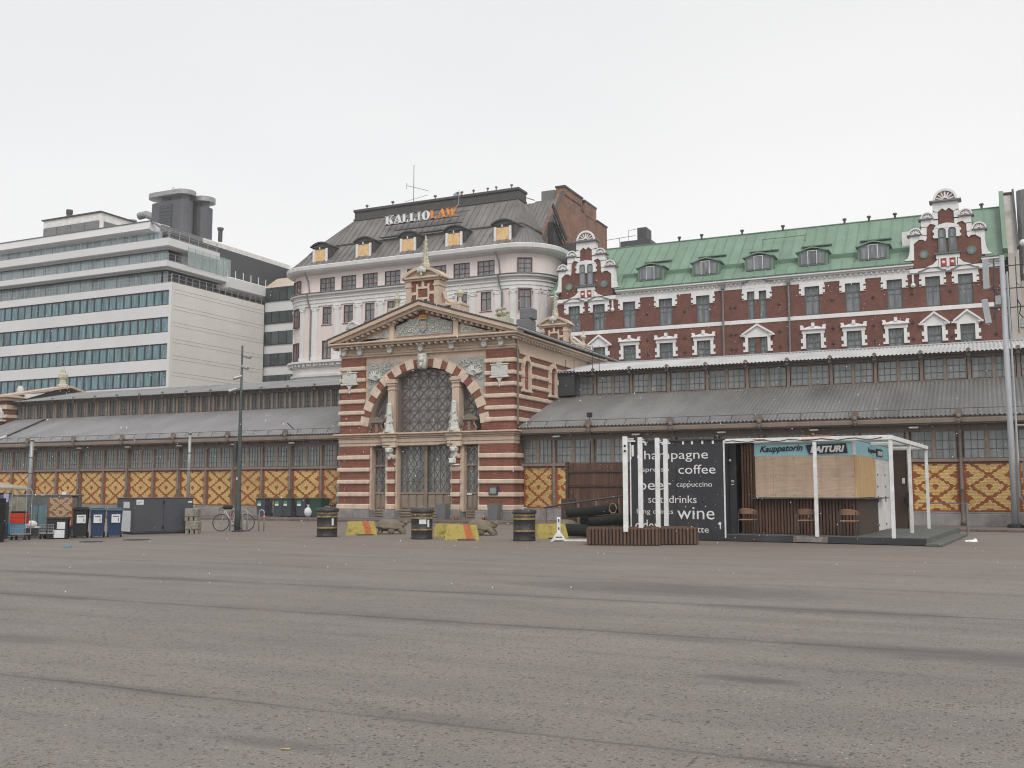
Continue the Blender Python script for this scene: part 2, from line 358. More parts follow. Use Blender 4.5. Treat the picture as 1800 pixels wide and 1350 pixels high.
def link(name, me, parent=None, loc=(0,0,0), rot=None, scale=None, world=True):
    o = bpy.data.objects.new(name, me); COL.objects.link(o)
    if parent is not None:
        o.parent = parent
        if world and 'base' in parent: o.matrix_parent_inverse = Matrix.Translation(-Vector(parent['base']))
    o.location = loc
    if rot is not None: o.rotation_euler = rot
    if scale is not None: o.scale = scale
    return o
def part(name, m, mt, parent, smooth=False, label=None, kind=None):
    o = link(name, m.mesh(name, mt, smooth), parent)
    if label: o['label'] = label
    if kind or name in ('dentils', 'raking_dentils', 'frieze_studs', 'wall_anchors', 'snow_guard_brackets', 'roof_seams', 'tympanum_relief', 'side_relief', 'spandrel_relief', 'ridge_studs'): o['kind'] = kind or 'stuff'
    return o
def fix(me):        # consistent outward normals
    return me
def thing(name, label, cat, base=(0,0,0), rotz=0, group=None, world=False):
    """world=True: parts' coordinates are world coordinates, the empty only marks the base"""
    o = bpy.data.objects.new(name, None); COL.objects.link(o); o.location = base; o.rotation_euler = (0,0,rotz)
    o.empty_display_size = .3
    if world: o['base'] = tuple(base)
    o['label'] = label; o['category'] = cat
    if group: o['group'] = group
    return o
def solo(name, m, mt, label, cat, loc=(0,0,0), rotz=0, group=None, smooth=False):
    o = link(name, m.mesh(name, mt, smooth), None, loc, (0,0,rotz)); o['label'] = label; o['category'] = cat
    if group: o['group'] = group
    return o
def struct(name, m, mt, parent=None):
    o = part(name, m, mt, parent); 
    if parent is None: o['kind'] = 'structure'
    return o
def copy_tree(o, loc=None, rotz=None, label=None, parent=None):
    c = o.copy(); COL.objects.link(c)
    if parent is not None: c.parent = parent
    if loc is not None: c.location = loc
    if rotz is not None: c.rotation_euler = (0,0,rotz)
    if label: c['label'] = label
    for ch in list(o.children): copy_tree(ch, parent=c)
    return c
def holed(m, x0, x1, z0, z1, ops, y, d=.25):      # wall face at plane y (facing -y) with rectangular openings and reveals
    xs = sorted({x0, x1, *[v for o in ops for v in o[:2] if x0 < v < x1]}); zs = sorted({z0, z1, *[v for o in ops for v in o[2:] if z0 < v < z1]})
    for i in range(len(xs)-1):
        run = None
        for j in range(len(zs)-1):
            cx, cz = (xs[i]+xs[i+1])/2, (zs[j]+zs[j+1])/2
            solid = not any(o[0] < cx < o[1] and o[2] < cz < o[3] for o in ops)
            if solid: run = (run[0], zs[j+1]) if run else (zs[j], zs[j+1])
            if run and (not solid or j == len(zs)-2):
                m.quad((xs[i],y,run[0]),(xs[i+1],y,run[0]),(xs[i+1],y,run[1]),(xs[i],y,run[1])); run = None
    for a, b, c, e in ops:
        c = max(c, z0); e = min(e, z1)
        m.quad((a,y,c),(a,y+d,c),(a,y+d,e),(a,y,e)); m.quad((b,y+d,c),(b,y,c),(b,y,e),(b,y+d,e))
        m.quad((a,y,e),(a,y+d,e),(b,y+d,e),(b,y,e)); m.quad((a,y+d,c),(a,y,c),(b,y,c),(b,y+d,c))
    return m
def arc(cx, cz, r, a0, a1, n): return [(cx + r*math.cos(R(a0+(a1-a0)*i/n)), cz + r*math.sin(R(a0+(a1-a0)*i/n))) for i in range(n+1)]

def scrolls(m, inside, x0, x1, z0, z1, y, n, r=.16, t=.018, seed=1):
    rg = random.Random(seed); done = []
    for _ in range(n * 12):
        if len(done) >= n: break
        cx, cz = rg.uniform(x0, x1), rg.uniform(z0, z1); rr = rg.uniform(.55, 1) * r
        if not inside(cx, cz, rr) or any((cx-a)**2+(cz-b)**2 < (rr+c)**2*.45 for a, b, c in done): continue
        done.append((cx, cz, rr)); s = rg.choice((-1, 1)); ph = rg.uniform(0, 6.28)
        m.tube([(cx + rr*(1-i/11)*math.cos(ph+s*i*.75), y - .015 - .03*i/11, cz + rr*(1-i/11)*math.sin(ph+s*i*.75)) for i in range(10)], t, 4)
        m.ball((cx, y-.02, cz), rr*.28, 6, 4)
        for k in range(3):
            a = ph + k*2.1; m.ball((cx + rr*1.05*math.cos(a), y-.01, cz + rr*1.05*math.sin(a)), rr*.26, 5, 4, sx=1.3, sz=.8)
    return m
FONT = None
def text(name, s, size, parent, loc, rot, mt, ext=.004, shear=0., off=0., align='LEFT', width=None):
    cu = bpy.data.curves.new(name, 'FONT'); cu.body = s; cu.size = size; cu.extrude = ext; cu.shear = shear; cu.offset = off
    cu.align_x = align; cu.resolution_u = 3; cu.materials.append(mt)
    t_ = bpy.data.objects.new(name, cu); COL.objects.link(t_); bpy.context.view_layer.update()
    me = bpy.data.meshes.new_from_object(t_.evaluated_get(bpy.context.evaluated_depsgraph_get())); wd = t_.dimensions.x
    bpy.data.objects.remove(t_); o = bpy.data.objects.new(name, me); COL.objects.link(o)
    if parent is not None:
        o.parent = parent
        if 'base' in parent: o.matrix_parent_inverse = Matrix.Translation(-Vector(parent['base']))
    o.location = loc; o.rotation_euler = rot; o['label'] = 'the printed word ' + s
    if width and wd > 0: o.scale = (width / wd, 1, 1)
    return o

# ------------------------------------------------------------ ground and pavement
g = M(); g.quad((-900,-200,0),(700,-200,0),(700,1100,0),(-900,1100,0)); struct('ground', g, asph)
pv = struct('pavement', M().box(-75, 8, 43.78, 48.3, -.05, .10), pavem)
ks = M().cbox(-.49, .49, 43.46, 43.775, -.05, .11, .012).mesh('kerb_stone', kerbm)
for i in range(72):
    o = link('kerb_stone', ks, pv, (-64.2 + i*1.0, random.uniform(-.008, .008), random.uniform(-.006, .006)))
# ============================================================ THE MARKET HALL
U = -27.6; YF = 47.0; XR = -22.25; XL = -32.95; YW = 48.1
hall = thing('market_hall', 'long striped brick market hall with arched entrance and diamond patterned wings', 'market hall', (U, YF, 0), world=True)
def uX(a): return U + a
# ---- core walls (brick), front opened for arch and doors
m = M()
m.box(XL, XL+.45, YF+.62, 66, .56, 9.5); m.box(XR-.45, XR, YF+.62, 66, .56, 9.5)
for a, b in ((-5.35, -3.4), (3.4, 5.35)): m.box(uX(a), uX(b), YF, YF+.7, .5, 4.01)
for a, b in ((-5.35, -3.76), (3.76, 5.35)): m.box(uX(a), uX(b), YF, YF+.7, 4.69, 8.95)
for a, b in ((-2.2, -1.78), (1.78, 2.2)): m.box(uX(a), uX(b), YF-.02, YF+.7, .5, 3.9)
part('brick_wall', m, redbrick, hall)
# reveal edge inside the left/right piers (a shallow step)
m = M()
for s in (-1, 1):
    a, b = sorted((s*3.4, s*3.28)); m.box(uX(a), uX(b), YF+.06, YF+.7, .5, 4.01)
    a, b = sorted((s*1.78, s*1.66)); m.box(uX(a), uX(b), YF+.1, YF+.7, .5, 4.01)
    a, b = sorted((s*2.2, s*2.42)); m.box(uX(a), uX(b), YF+.1, YF+.7, .5, 4.01)
part('door_surround', m, plaster, hall)
# ---- plaster wall above, with the round opening
m = M(); RI, RO, ZC = 3.5, 4.02, 4.72; N = 40
xs = [-3.76 + 7.52*i/N for i in range(N+1)]
def zarc(x, r): return ZC + math.sqrt(max(r*r - x*x, 0))
for i in range(N):
    a, b = xs[i], xs[i+1]
    m.quad((uX(a), YF+.1, zarc(a, 3.75)), (uX(b), YF+.1, zarc(b, 3.75)), (uX(b), YF+.1, 8.95), (uX(a), YF+.1, 8.95))
A = arc(0, 0, RI, 0, 180, 36)
for i in range(36):
    (a, za), (b, zb) = A[i], A[i+1]
    m.quad((uX(a), YF, ZC+za), (uX(a), YF+.75, ZC+za), (uX(b), YF+.75, ZC+zb), (uX(b), YF, ZC+zb))
part('plaster_wall', m, plaster, hall)
m = M()        # inner archivolt moulding
for i in range(36):
    (a, za), (b, zb) = A[i], A[i+1]; k = .972
    m.quad((uX(a*.985), YF+.32, ZC+za*.985), (uX(b*.985), YF+.32, ZC+zb*.985), (uX(b*k), YF+.42, ZC+zb*k), (uX(a*k), YF+.42, ZC+za*k))
    m.quad((uX(a*k), YF+.42, ZC+za*k), (uX(b*k), YF+.42, ZC+zb*k), (uX(b*k), YF+.75, ZC+zb*k), (uX(a*k), YF+.75, ZC+za*k))
part('arch_moulding', m, steel_lt, hall)
# voussoirs
sg = 180/27
for i in range(27):
    br = i % 2 == 0; a0 = sg*i + (.5 if br else -.5); a1 = sg*(i+1) - (.5 if br else -.5)
    r0, r1, y0 = (RI+.02, RO-.07, YF-.02) if br else (RI-.0, RO+.02, YF-.055)
    pts = arc(0, 0, r1, a0, a1, 3) + arc(0, 0, r0, a1, a0, 3)
    m = M().prism([(uX(x), ZC+z) for x, z in pts][::-1], y0, YF+.16)
    part('arch_brick' if br else 'arch_stone', m, redbrick if br else plaster2, hall)
m = M()        # keystone mask
m.cbox(uX(-.24), uX(.24), YF-.26, YF, 8.1, 8.95, .06).ball((uX(0), YF-.26, 8.6), .17, 8, 6).ball((uX(-.17), YF-.22, 8.85), .09, 6, 4).ball((uX(.17), YF-.22, 8.85), .09, 6, 4).tube([(uX(0), YF-.3, 8.45), (uX(0), YF-.33, 8.3), (uX(0), YF-.25, 8.12)], .08, 6)
part('keystone', m, ornament, hall, True)
# ---- beige bands
lowb = [(.56, .86), (1.26, 1.50), (1.94, 2.18), (2.60, 2.84), (3.27, 3.52)]
upb = [(5.16, 5.39), (5.76, 5.99), (6.38, 6.61), (6.99, 7.22), (7.58, 7.81), (8.22, 8.46)]
for z0, z1 in lowb:
    for a, b in ((-5.46, -3.36), (3.36, 5.46), (-2.27, -1.73), (1.73, 2.27)):
        part('stone_band', M().cbox(uX(a), uX(b), YF-.1, YF+.66, z0, z1, .045), plaster2, hall)
for z0, z1 in upb:
    for a, b in ((-5.44, -3.72), (3.72, 5.44)):
        part('stone_band', M().cbox(uX(a), uX(b), YF-.09, YF+.66, z0, z1, .045), plaster2, hall)
    for x0, x1 in ((XR-.1, XR+.09), (XL-.09, XL+.1)):
        segs = [(YF+.66, 65.9)] if x0 < U or z1 < 6.7 or z0 > 8.6 else [(YF+.66, 47.95), (49.05, 51.55), (52.62, 65.9)]
        for y0, y1 in segs: part('stone_band', M().cbox(x0, x1, y0, y1, z0, z1, .045), plaster2, hall)
for z0, z1 in lowb: part('stone_band', M().cbox(XR-.1, XR+.09, YF+.66, YF+1.2, z0, z1, .045), plaster2, hall)
for z0, z1 in lowb: part('stone_band', M().cbox(XL-.09, XL+.1, YF+.66, YF+1.2, z0, z1, .045), plaster2, hall)
# blind windows in the right side wall
for yc in (48.5, 52.08):
    m = M(); h = .36
    m.cbox(XR-.05, XR+.14, yc-h-.16, yc-h, 6.85, 8.15, .03); m.cbox(XR-.05, XR+.14, yc+h, yc+h+.16, 6.85, 8.15, .03)
    o = arc(yc, 8.1, h+.18, 0, 180, 10) + arc(yc, 8.1, h-.0, 180, 0, 10)
    m.prism([(p, q) for p, q in o], XR-.05, XR+.16, 'x')
    m.cbox(XR-.05, XR+.2, yc-h-.22, yc-h-.08, 7.5, 7.8, .03); m.cbox(XR-.05, XR+.2, yc+h+.08, yc+h+.22, 7.5, 7.8, .03)
    m.cbox(XR-.05, XR+.18, yc-h-.2, yc+h+.2, 6.74, 6.88, .03); m.box(XR-.05, XR+.22, yc-.09, yc+.09, 8.4, 8.75)
    f = part('blind_window_surround', m, plaster2, hall)
# ---- granite base stones
for a, b in ((-5.55, -4.3), (-4.28, -3.25), (3.25, 4.35), (4.37, 5.55), (-2.36, -1.62), (1.62, 2.36)):
    part('granite_block', M().cbox(uX(a), uX(b), YF-.2, YF+.7, .08, .555, .03), granite, hall)
part('granite_block', M().cbox(XR-.2, XR+.2, YF+.7, YF+1.2, .08, .555, .03), granite, hall)
# ---- middle entablature
def mould(z, prof, y=YF, x0=-5.35, x1=5.35):     # stack of slabs: (z0,z1,projection)
    mm = M()
    for z0, z1, p in prof: mm.cbox(uX(x0)-p, uX(x1)+p, y-p, YF+.7, z0, z1, min(.03, (z1-z0)/3))
    return mm
part('entablature', mould(0, [(4.0, 4.17, .03), (4.172, 4.40, .06), (4.402, 4.50, .10), (4.502, 4.60, .20), (4.602, 4.70, .30)]), plaster, hall)
for s in (-1, 1):
    a, b = sorted((s*1.66, s*2.34)); m = M()
    for z0, z1, p in ((3.9, 4.2, .16), (4.21, 4.45, .2), (4.455, 4.6, .3), (4.605, 4.715, .42)): m.cbox(uX(a)-p*.4, uX(b)+p*.4, YF-p-.08, YF-.02, z0, z1, .03)
    part('entablature_break', m, plaster2, hall)
    m = M(); c = uX(s*2.0)                       # console below it
    m.cbox(c-.2, c+.2, YF-.3, YF, 3.62, 3.9, .05).cbox(c-.15, c+.15, YF-.22, YF, 3.3, 3.62, .05).ball((c, YF-.3, 3.72), .14, 8, 6).ball((c-.15, YF-.28, 3.82), .08, 6, 4).ball((c+.15, YF-.28, 3.82), .08, 6, 4).tube([(c-.12, YF-.24, 3.6), (c, YF-.26, 3.5), (c+.12, YF-.24, 3.6)], .03, 5).ball((c, YF-.2, 3.32), .09, 6, 4)
    part('console', m, ornament, hall, True)
    m = M(); m.cbox(c-.21, c+.21, YF-.06, YF+.5, 4.72, 7.35, .02)     # pilaster in the arch
    m.cbox(c-.25, c+.25, YF-.1, YF+.5, 7.05, 7.13, .02).cbox(c-.26, c+.26, YF-.12, YF+.5, 7.28, 7.4, .02).cbox(c-.31, c+.31, YF-.17, YF+.5, 7.402, 7.56, .03).cbox(c-.25, c+.25, YF-.12, YF+.5, 7.562, 7.64, .02)
    part('pilaster', m, plaster, hall)
    m = M(); m.box(uX(s*1.79 if s > 0 else -1.79)-.13*(1 if s > 0 else 0), uX(s*1.79 if s > 0 else -1.79)+.13*(0 if s > 0 else 1), YF+.12, YF+.5, 4.72, 7.85)
    part('window_jamb', m, steel_lt, hall)
    m = M(); cy = YF-.27                         # obelisk
    m.lathe([(.36, 0), (.36, .12), (.27, .16), (.25, .42), (.20, .5), (.185, .9), (.15, 1.45), (.165, 1.5), (.05, 1.62)], (c, cy, 4.72), 4)
    for k in range(16):
        a = k*.8; rr = .24 - .1*(k/16); m.ball((c+rr*math.cos(a), cy+rr*math.sin(a)*.9, 4.9+.055*k), .065, 5, 4, sz=1.3)
    o = part('obelisk', m, ornament, hall)
    # little broken pediment sitting in the side light
    m = M(); c2 = uX(s*2.86); y0 = YF-.12
    m.prism([(c2-.46, 5.28), (c2+.46, 5.28), (c2+.46, 5.35), (c2, 5.62), (c2-.46, 5.35)], y0-.12, y0+.25)
    m.cbox(c2-.38, c2+.38, y0, y0+.2, 5.18, 5.28, .02); m.cbox(c2-.08, c2+.08, y0-.05, y0+.15, 4.72, 5.22, .02)
    for q in (-1, 1):
        m.tube([(c2+q*.3, y0-.04, 5.18), (c2+q*.31, y0-.04, 5.06), (c2+q*.38, y0-.04, 4.95), (c2+q*.46, y0-.04, 4.85), (c2+q*.42, y0-.04, 4.76), (c2+q*.34, y0-.04, 4.82)], .045, 6)
    part('side_pediment', m, steel_lt, hall)
    part('side_pediment_panel', M().box(c2-.34, c2+.34, y0+.02, y0+.18, 4.72, 5.22), redbrick, hall)
# ---- great arched window
gl = part('arched_window_glass', M().prism([(uX(x), ZC+.02+z) for x, z in arc(0, 0, RI*.975, 0, 180, 32)][::-1], YF+.55, YF+.6), doorglass, hall)
m = M(); yb = YF+.5; rr = RI*.96
def clip(x0, z0, x1, z1):       # clip a bar to the half disc
    pts = []
    for i in range(41):
        x = x0+(x1-x0)*i/40; z = z0+(z1-z0)*i/40
        if z >= 0 and x*x+z*z < rr*rr: pts.append((x, z))
    return (pts[0], pts[-1]) if len(pts) > 1 else None
W_ = .583; H_ = .62
lines = [(-4, j*H_, 4, j*H_) for j in range(1, 6)] + [(i*W_, 0, i*W_, 4) for i in range(-6, 7)]
for k in range(-14, 15):
    lines += [(k*W_, 0, k*W_+6*W_, 6*H_), (k*W_, 0, k*W_-6*W_, 6*H_)]
for i, l in enumerate(lines):
    c_ = clip(*l)
    if c_: w_ = .035 if i < 5 else .018; m.bar((uX(c_[0][0]), yb, ZC+c_[0][1]), (uX(c_[1][0]), yb, ZC+c_[1][1]), w_, .03)
part('glazing_lattice', m, latticem, gl); gl.children[0].matrix_parent_inverse = Matrix()
# ---- doors
def door(x0, x1, ztop, zt, npan, name, leaf=1):
    d = part(name, M().cbox(uX(x0), uX(x1), YF+.42, YF+.5, .12, .56, .01).box(uX(x0), uX(x1), YF+.43, YF+.5, .56, 1.42), doorwood, hall)
    m = M()
    m.box(uX(x0), uX(x0)+.07, YF+.36, YF+.42, .12, ztop); m.box(uX(x1)-.07, uX(x1), YF+.36, YF+.42, .12, ztop)
    m.box(uX(x0)+.07, uX(x1)-.07, YF+.36, YF+.42, 1.40, 1.5); m.box(uX(x0)+.07, uX(x1)-.07, YF+.36, YF+.42, ztop-.07, ztop)
    m.box(uX(x0)+.07, uX(x1)-.07, YF+.36, YF+.42, .5, .6)
    for k in (.2, .34): m.cbox(uX(x0)+.05, uX(x1)-.05, YF+.33, YF+.42, k, k+.09, .01)
    if zt: m.box(uX(x0)+.07, uX(x1)-.07, YF+.34, YF+.42, zt-.05, zt+.05)
    f = link('door_frame', m.mesh('door_frame', doorwood), d)
    pw = (x1-x0-.14)/npan; m = M()
    for i in range(npan):
        a = uX(x0)+.07+pw*i; m.cbox(a+.05, a+pw-.05, YF+.38, YF+.44, .64, 1.36, .012); m.cbox(a+.1, a+pw-.1, YF+.36, YF+.42, .7, 1.3, .012)
    link('door_panel', m.mesh('door_panel', doorwood), d)
    link('door_glass', M().box(uX(x0)+.07, uX(x1)-.07, YF+.46, YF+.48, 1.5, ztop-.07).mesh('door_glass', doorpane), d)
    m = M(); nx = max(2, round((x1-x0)/.42)); cw = (x1-x0-.14)/nx; zz = [1.5]; 
    while zz[-1] < ztop-.4: zz.append(zz[-1]+.62)
    for j in range(len(zz)):
        z0 = zz[j]; z1 = min(z0+.62, ztop-.07)
        if j: m.box(uX(x0)+.07, uX(x1)-.07, YF+.42, YF+.45, z0-.015, z0+.015)
        for i in range(nx):
            a = uX(x0)+.07+cw*i
            if z1-z0 > .3:
                m.bar((a, YF+.44, z0), (a+cw, YF+.44, z1), .022, .02); m.bar((a+cw, YF+.44, z0), (a, YF+.44, z1), .022, .02)
            if i: m.box(a-.01, a+.01, YF+.42, YF+.44, z0, z1)
    link('glazing_lattice', m.mesh('glazing_lattice', steel), d)
    for ch in d.children: ch.matrix_parent_inverse = Matrix()
    return d
door(-1.66, .02, 4.02, None, 3, 'main_door'); door(.02, 1.66, 4.02, None, 3, 'main_door')
part('door_mullion', M().cbox(uX(-.07), uX(.11), YF+.28, YF+.36, .12, 4.02, .02), steel_lt, hall)
door(-3.28, -2.42, 3.9, 2.95, 2, 'side_door'); door(2.42, 3.28, 3.9, 2.95, 2, 'side_door')
part('handwritten_notice', M().box(uX(2.5), uX(2.78), YF+.335, YF+.345, 1.36, 1.46), paper, hall)
part('threshold', M().cbox(uX(-3.3), uX(3.3), YF-.1, YF+.6, .1, .13, .01), granite, hall)
# dark interior behind the glass
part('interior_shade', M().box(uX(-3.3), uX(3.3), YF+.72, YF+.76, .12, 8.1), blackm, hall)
# ---- spandrel reliefs, tablets
for s in (-1, 1):
    m = M(); scrolls(m, lambda x, z, r: (abs(x-U) + r < 3.6) and (z + r < 8.6) and math.hypot(x-U, z-ZC) > RO+.14+r, *sorted((uX(s*1.6), uX(s*3.62))), 6.2, 8.65, YF+.06, 60, .17, .02, 5+s)
    cx, cz = uX(s*3.05), 7.95                    # scallop shell
    for k in range(9):
        a = R(20+k*17.5); m.tube([(cx, YF+.02, cz-.3), (cx+.25*math.cos(a), YF-.09, cz-.3+.25*math.sin(a)), (cx+.52*math.cos(a), YF-.02, cz-.3+.52*math.sin(a))], .055, 5)
    part('spandrel_relief', m, ornament, hall)
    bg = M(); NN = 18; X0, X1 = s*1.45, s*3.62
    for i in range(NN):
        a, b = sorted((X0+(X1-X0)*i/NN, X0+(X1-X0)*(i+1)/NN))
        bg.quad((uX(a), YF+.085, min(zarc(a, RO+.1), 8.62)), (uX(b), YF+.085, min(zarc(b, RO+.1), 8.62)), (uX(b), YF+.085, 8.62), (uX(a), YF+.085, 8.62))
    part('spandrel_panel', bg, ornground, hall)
    m = M(); cx = uX(s*4.62 if s > 0 else -4.7)                              # tablet on the pier
    m.cbox(cx-.46, cx+.46, YF-.17, YF-.05, 7.52, 8.08, .03).cbox(cx-.54, cx+.54, YF-.2, YF-.05, 7.42, 7.52, .02).cbox(cx-.52, cx+.52, YF-.2, YF-.05, 8.08, 8.15, .02)
    m.prism([(cx-.2, 7.42), (cx-.08, 7.3), (cx, 7.08), (cx+.08, 7.3), (cx+.2, 7.42)], YF-.16, YF-.05)
    for k in range(10): aa = k*.628; m.ball((cx+.13*math.cos(aa), YF-.17, 8.13+.13*math.sin(aa)), .045, 5, 4)
    m.ball((cx, YF-.15, 8.13), .09, 8, 6, sy=.5); m.ball((cx, YF-.12, 7.02), .055, 6, 5, sz=1.7)
    part('tablet', m, ornament, hall)
# ---- frieze and pediment
part('architrave', mould(0, [(8.95, 9.06, .05), (9.062, 9.2, .08), (9.202, 9.53, .04)]), plaster, hall)
for x in (-5.05, -4.0, -2.05, -.1, 1.8, 3.75, 4.72):
    m = M().cbox(uX(x)-.17, uX(x)+.17, YF-.34, YF-.03, 9.36, 9.52, .03).cbox(uX(x)-.14, uX(x)+.14, YF-.24, YF-.03, 9.1, 9.42, .04).ball((uX(x), YF-.22, 9.14), .1, 6, 4)
    part('frieze_bracket', m, ornament, hall)
YP = 46.35; E_ = 5.85; ZB = 9.74
m = M(); m.cbox(uX(-E_+.15), uX(E_-.15), YP+.12, YF+.7, 9.52, 9.63, .02).cbox(uX(-E_), uX(E_), YP, YF+.7, 9.632, 9.74, .03)
for s in (-1, 1):
    a, b = sorted((s*5.35, s*(E_-.15))); m.cbox(uX(a), uX(b), YF+.7, 66.4, 9.52, 9.63, .02); a, b = sorted((s*5.33, s*E_)); m.cbox(uX(a), uX(b), YF+.7, 66.4, 9.632, 9.74, .03)
    a, b = sorted((s*5.30, s*5.42)); m.cbox(uX(a), uX(b), YF+.7, 66.2, 8.72, 8.86, .02); m.box(*sorted((uX(s*5.2), uX(s*5.37))), YF+.7, 66.2, 8.86, 9.52)
part('cornice', m, plaster, hall)
m = M()
for i in range(30): x = -5.55+i*11.1/29; m.cbox(uX(x)-.07, uX(x)+.07, YP+.2, YF-.02, 9.40, 9.515, .02)
for i in range(50): m.box(XR+.0, XR+.28, 47.2+i*.38, 47.32+i*.38, 9.40, 9.515)
part('dentils', m, plaster2, hall)
ZA = 11.53; SL = (ZA-9.74)/E_
part('tympanum', M().prism([(uX(-5.3), 9.74), (uX(5.3), 9.74), (uX(0), ZA-.2)], YF+.05, YF+.5), plaster, hall)
def rake(y0, y1, t0, t1, x1=E_):
    mm = M(); 
    for s in (-1, 1):
        p = [(uX(s*x1), 9.74+t0+(E_-x1)*SL), (uX(0), ZA+t0), (uX(0), ZA+t1), (uX(s*x1), 9.74+t1+(E_-x1)*SL)]
        mm.prism(p if s < 0 else p[::-1], y0, y1)
    return mm
part('raking_cornice', rake(YP, YF+.2, .0, .2), plaster, hall)
part('raking_moulding', rake(YP+.2, YF+.1, -.16, -.003, E_-.25), plaster2, hall)
m = M()
for s in (-1, 1):
    for i in range(15): x = s*(.35+i*.34); z = ZA-.17-abs(x)*SL; m.box(uX(x)-.07, uX(x)+.07, YP+.3, YF+.05, z-.13, z-.01)
part('raking_dentils', m, plaster, hall)
def tri(x0, x1, gap):           # sloping panel inside the tympanum
    return [(uX(x0), 9.98), (uX(x1), 9.98), (uX(x1), ZA-gap-abs(x1)*SL), (uX(0), ZA-gap)][:4] if x0 < 0 < x1 else None
def insided(x0, x1, gap): return lambda x, z, r: x0+r < x-U < x1-r and 10.0+r < z < ZA-gap-abs(x-U)*SL-r
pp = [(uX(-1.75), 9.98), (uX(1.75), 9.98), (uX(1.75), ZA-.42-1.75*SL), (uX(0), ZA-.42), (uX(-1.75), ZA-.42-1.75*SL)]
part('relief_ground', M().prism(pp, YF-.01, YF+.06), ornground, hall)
m = scrolls(M(), insided(-1.72, 1.72, .42), uX(-1.7), uX(1.7), 10, 11.3, YF-.02, 46, .15, .02, 3)
part('tympanum_relief', m, ornament, hall)
for s in (-1, 1):
    x0, x1 = sorted((s*2.3, s*4.2)); m = scrolls(M(), insided(x0, x1, .42), uX(x0), uX(x1), 10, 11, YF+.03, 16, .1, .016, 8)
    pts = [(uX(s*2.25), 9.98), (uX(s*4.35), 9.98), (uX(s*4.35), ZA-.4-4.35*SL), (uX(s*2.25), ZA-.4-2.25*SL)]
    m.prism(pts if s > 0 else pts[::-1], YF+.03, YF+.06); part('side_relief', m, ornament, hall)
    part('tympanum_pier', M().cbox(uX(s*2.0)-.14, uX(s*2.0)+.14, YF-.12, YF+.06, 9.75, ZA-.2-2.1*SL, .02).cbox(uX(s*2.0)-.2, uX(s*2.0)+.2, YF-.17, YF+.06, 10.62, 10.74, .02), plaster2, hall)
cr_ = part('crest', M().prism([(uX(-.2), 10.72), (uX(-.2), 10.3), (uX(0), 10.12), (uX(.2), 10.3), (uX(.2), 10.72)][::-1], YF-.12, YF-.03), crestm, hall)
o = link('crest_stripe', M().box(uX(-.15), uX(.15), YF-.14, YF-.122, 10.55, 10.62).box(uX(-.13), uX(.13), YF-.14, YF-.122, 10.34, 10.42).mesh('crest_stripe', gold), cr_); o.matrix_parent_inverse = Matrix()
m = M().cbox(uX(-.22), uX(.22), YF-.2, YF-.05, 10.82, 10.9, .01)
for k in (-.18, -.09, 0, .09, .18): m.ball((uX(k), YF-.13, 10.95+.07*(1-abs(k)*4)), .055, 6, 4, sz=1.5)
o = link('crown', m.mesh('crown', gold), cr_); o.matrix_parent_inverse = Matrix()
# roof
m = M()
for s in (-1, 1):
    p = [(uX(s*(E_+.04)), 9.74+.205), (uX(0), ZA+.22), (uX(0), ZA+.30), (uX(s*(E_+.04)), 9.74+.27)]
    m.prism(p if s < 0 else p[::-1], YP-.04, 66.6)
part('roof', m, slate, hall)
m = M()
for k in range(22):
    y = 47.2+k*.9
    for s in (-1, 1): m.bar((uX(s*E_), y, 9.74+.28), (uX(0), y, ZA+.31), .03, .05)
part('roof_seams', m, slate, hall)
part('side_gutter', M().tube([(uX(E_+.06), YP, 9.9), (uX(E_+.06), 66.4, 9.9)], .07, 8), galv, hall)
part('downpipe', M().tube([(uX(E_+.02), YP+.3, 9.98), (uX(E_-.25), YP+.45, 9.6), (uX(5.42), YF+.25, 9.3), (uX(5.5), YF+.25, 8.6), (uX(5.5), YF+.25, 5.0)], .045, 8), steel_lt, hall)
